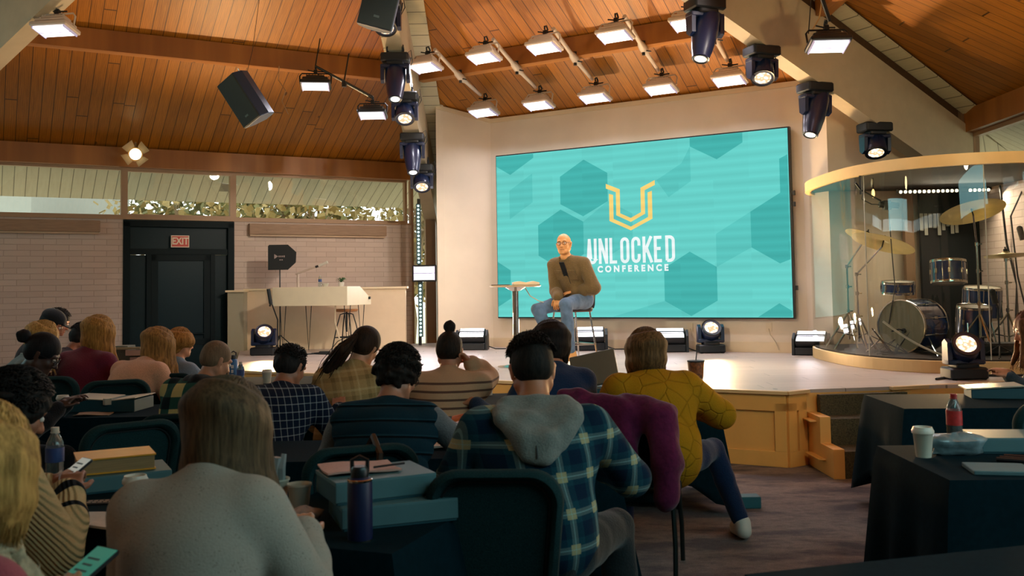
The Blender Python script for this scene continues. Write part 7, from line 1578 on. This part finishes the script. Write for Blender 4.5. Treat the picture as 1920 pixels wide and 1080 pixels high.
cp = [hoodp(-.12, v_)+bk_*.028 for v_ in (0, .25, .5, .75, 1)]
b = MB(); b.tube([tuple(x) for x in cp], .0035, 5); b.build('hood_seam', mat('hood_seam_thread', (60, 66, 66), .9), ph_['body'])
# mustard sweater
def m_mustard():
    t = NT('mustard_cable_knit'); v = t.coord('Object'); vo = t.new('TexVoronoi', feature='DISTANCE_TO_EDGE'); vo.inputs['Scale'].default_value = 9; mp = t.new('Mapping'); mp.inputs['Scale'].default_value = (1, 1, 1.0); t.link(v, mp.inputs[0]); t.link(mp.outputs[0], vo.inputs['Vector'])
    e = t.ramp(vo.outputs['Distance'], [(0, (0, 0, 0)), (.05, (1, 1, 1))]); nz = t.noise(v, 150, 3); c = t.mix(t.math('MULTIPLY', e, 1.0), srgb((160, 110, 18)), srgb((176, 122, 22))); c = t.mix(.3, c, t.ramp(nz, [(.3, (.65, .65, .65)), (.7, (1.15, 1.15, 1.15))]), 'MULTIPLY'); t.base(c); t.b.inputs['Roughness'].default_value = .92; t.b.inputs['Specular IOR Level'].default_value = .1
    t.bump(t.math('ADD', t.math('MULTIPLY', e, .7), t.math('MULTIPLY', nz, .3)), .6, .012); return t.m
person('woman in a mustard cable-knit sweater with long brown hair and white sneakers', (.83, 5.42), R(-8), lean=.30, slump=.14, head=(.25, -.25, 0), rh=(.30, .40, .84), lh=(-.2, .44, .82), rel=(1.2, -.15, -.8), skin=(200, 140, 106), top=m_mustard(), bottom=m_fabric('navy_jeans', (22, 40, 70)), shoe=(206, 198, 184), hair='wavy', hairc=(58, 40, 24), hairc2=(136, 98, 58), h=.009, seed=30, strand=1600, sr=.0026, sd=.20, tname='sweater', s=.97, wid=1.22, belly=1.25, loose=.045,
       knees=((.42, .32, .55), (-.10, .42, .52)), ankles=((.60, .34, .10), (-.12, .40, .09)))
# magenta coat over the chair
M_mag = m_fabric('magenta_coat', (92, 22, 58), ns=40, noise=.2)
co = [('e', V3(0, -.27, .90), (.27, .075, .09), None, .04), ('c', V3(-.20, -.29, .88), V3(-.20, -.33, .66), .06, .05, .04), ('c', V3(.0, -.30, .88), V3(.0, -.35, .66), .08, .06, .05), ('c', V3(.18, -.30, .88), V3(.22, -.36, .66), .08, .08, .04), ('c', V3(.22, -.36, .66), V3(.21, -.38, .50), .075, .065, .03), ('c', V3(-.15, -.24, .93), V3(-.32, -.22, .98), .07, .05, .04)]
o = sdf_obj('coat', co, .009, M_mag, None, wrinkle(31, .016, 22, .3), .04); o.location = (.64, 5.18, 0); o.rotation_euler = (0, 0, R(-14)); o['label'] = 'magenta coat draped over a chair back behind the mustard sweater'; o['category'] = 'coat'
# person at the far table end, right side
person('person with long curly brown hair cut by the frame side, reaching over a grey box', (4.12, 6.95), R(-75), lean=.36, slump=.15, head=(.30, 0, 0), rh=(.0, .44, .84), lh=(-.12, .46, .84), skin=(196, 132, 98), top=m_fabric('slate_top', (48, 62, 70)), bottom=M_black, hair='wavy', hairc=(60, 34, 20), hairc2=(130, 80, 44), h=.010, seed=32, strand=500, sr=.004, sd=.32, tname='sweater', s=1.02)
# ------------------------------------------------------------------ the speaker on the bar stool
M_jk = m_fabric('olive_brown_shirt_jacket', (112, 92, 60), ns=90, noise=.12)
sp = person('bald speaker with glasses in an olive shirt jacket and jeans, seated on the bar stool', (.78, 11.22), R(-132), z0=SH, seat=.665, lean=.34, slump=.10, side=0., twist=-.28, head=(-.04, -.52, .08),
       rh=(-.0, .34, .80), lh=(-.06, .13, .86), rhd=(-.1, .35, -.9), lhd=(.9, .35, -.15), pn=((.3, -.6, -.2), (0, .1, -1)), curl=(.7, .35), rel=(.4, -.4, -1), lel=(-1.1, -.35, -.6), skin=(222, 158, 96), top=M_jk, neck_col=M_jk, bottom=m_fabric('washed_jeans', (92, 116, 142), noise=.25, ns=14), shoe=(214, 160, 90), hair=None, hairc=(110, 78, 50), h=.007, seed=33, tname='shirt_jacket', s=1.04, wid=1.06, loose=.026, wr=(.009, 24),
       knees=((.20, .49, .66), (-.20, .42, .72)), ankles=((.08, .30, .20), (-.21, .36, .16)), glasses=True)
SB = sp['body']; ch_ = sp['che']; fw_ = sp['fwd']; axx = sp['ax']; uu = vnorm(sp['nb']-ch_)
b = MB(); P0 = ch_+fw_*.140
b.box(tuple(P0+uu*.02), (.060, .012, .36), rot=Matrix(np.stack([axx, fw_, uu], 1).tolist())); b.build('undershirt', M_black, SB)
for sx in (-1, 1):
    c_ = P0+axx*sx*.085+uu*.03; Q_ = Matrix(np.stack([axx, fw_, uu], 1).tolist())
    b = MB(); b.box(tuple(c_-fw_*.004), (.095, .012, .12), rot=Q_); b.build('chest_pocket', M_jk, SB, bevel=.004)
    b = MB(); b.box(tuple(c_+uu*.045+fw_*.004), (.10, .010, .04), rot=Q_); b.ball(tuple(c_+uu*.035+fw_*.012), .006, 8); b.build('pocket_flap', M_jk, SB, bevel=.003)
    b = MB(); q0 = sp['neck']+axx*sx*.055-uu*.01; b.add([tuple(q0-fw_*.03+uu*.03), tuple(q0+fw_*.06+uu*.01), tuple(q0+fw_*.085-uu*.075+axx*sx*.02), tuple(q0+axx*sx*.05+fw_*.03-uu*.04)], [(0, 1, 2, 3)]); o = b.build('collar_wing', M_jk, SB); so_ = o.modifiers.new('s', 'SOLIDIFY'); so_.thickness = .008
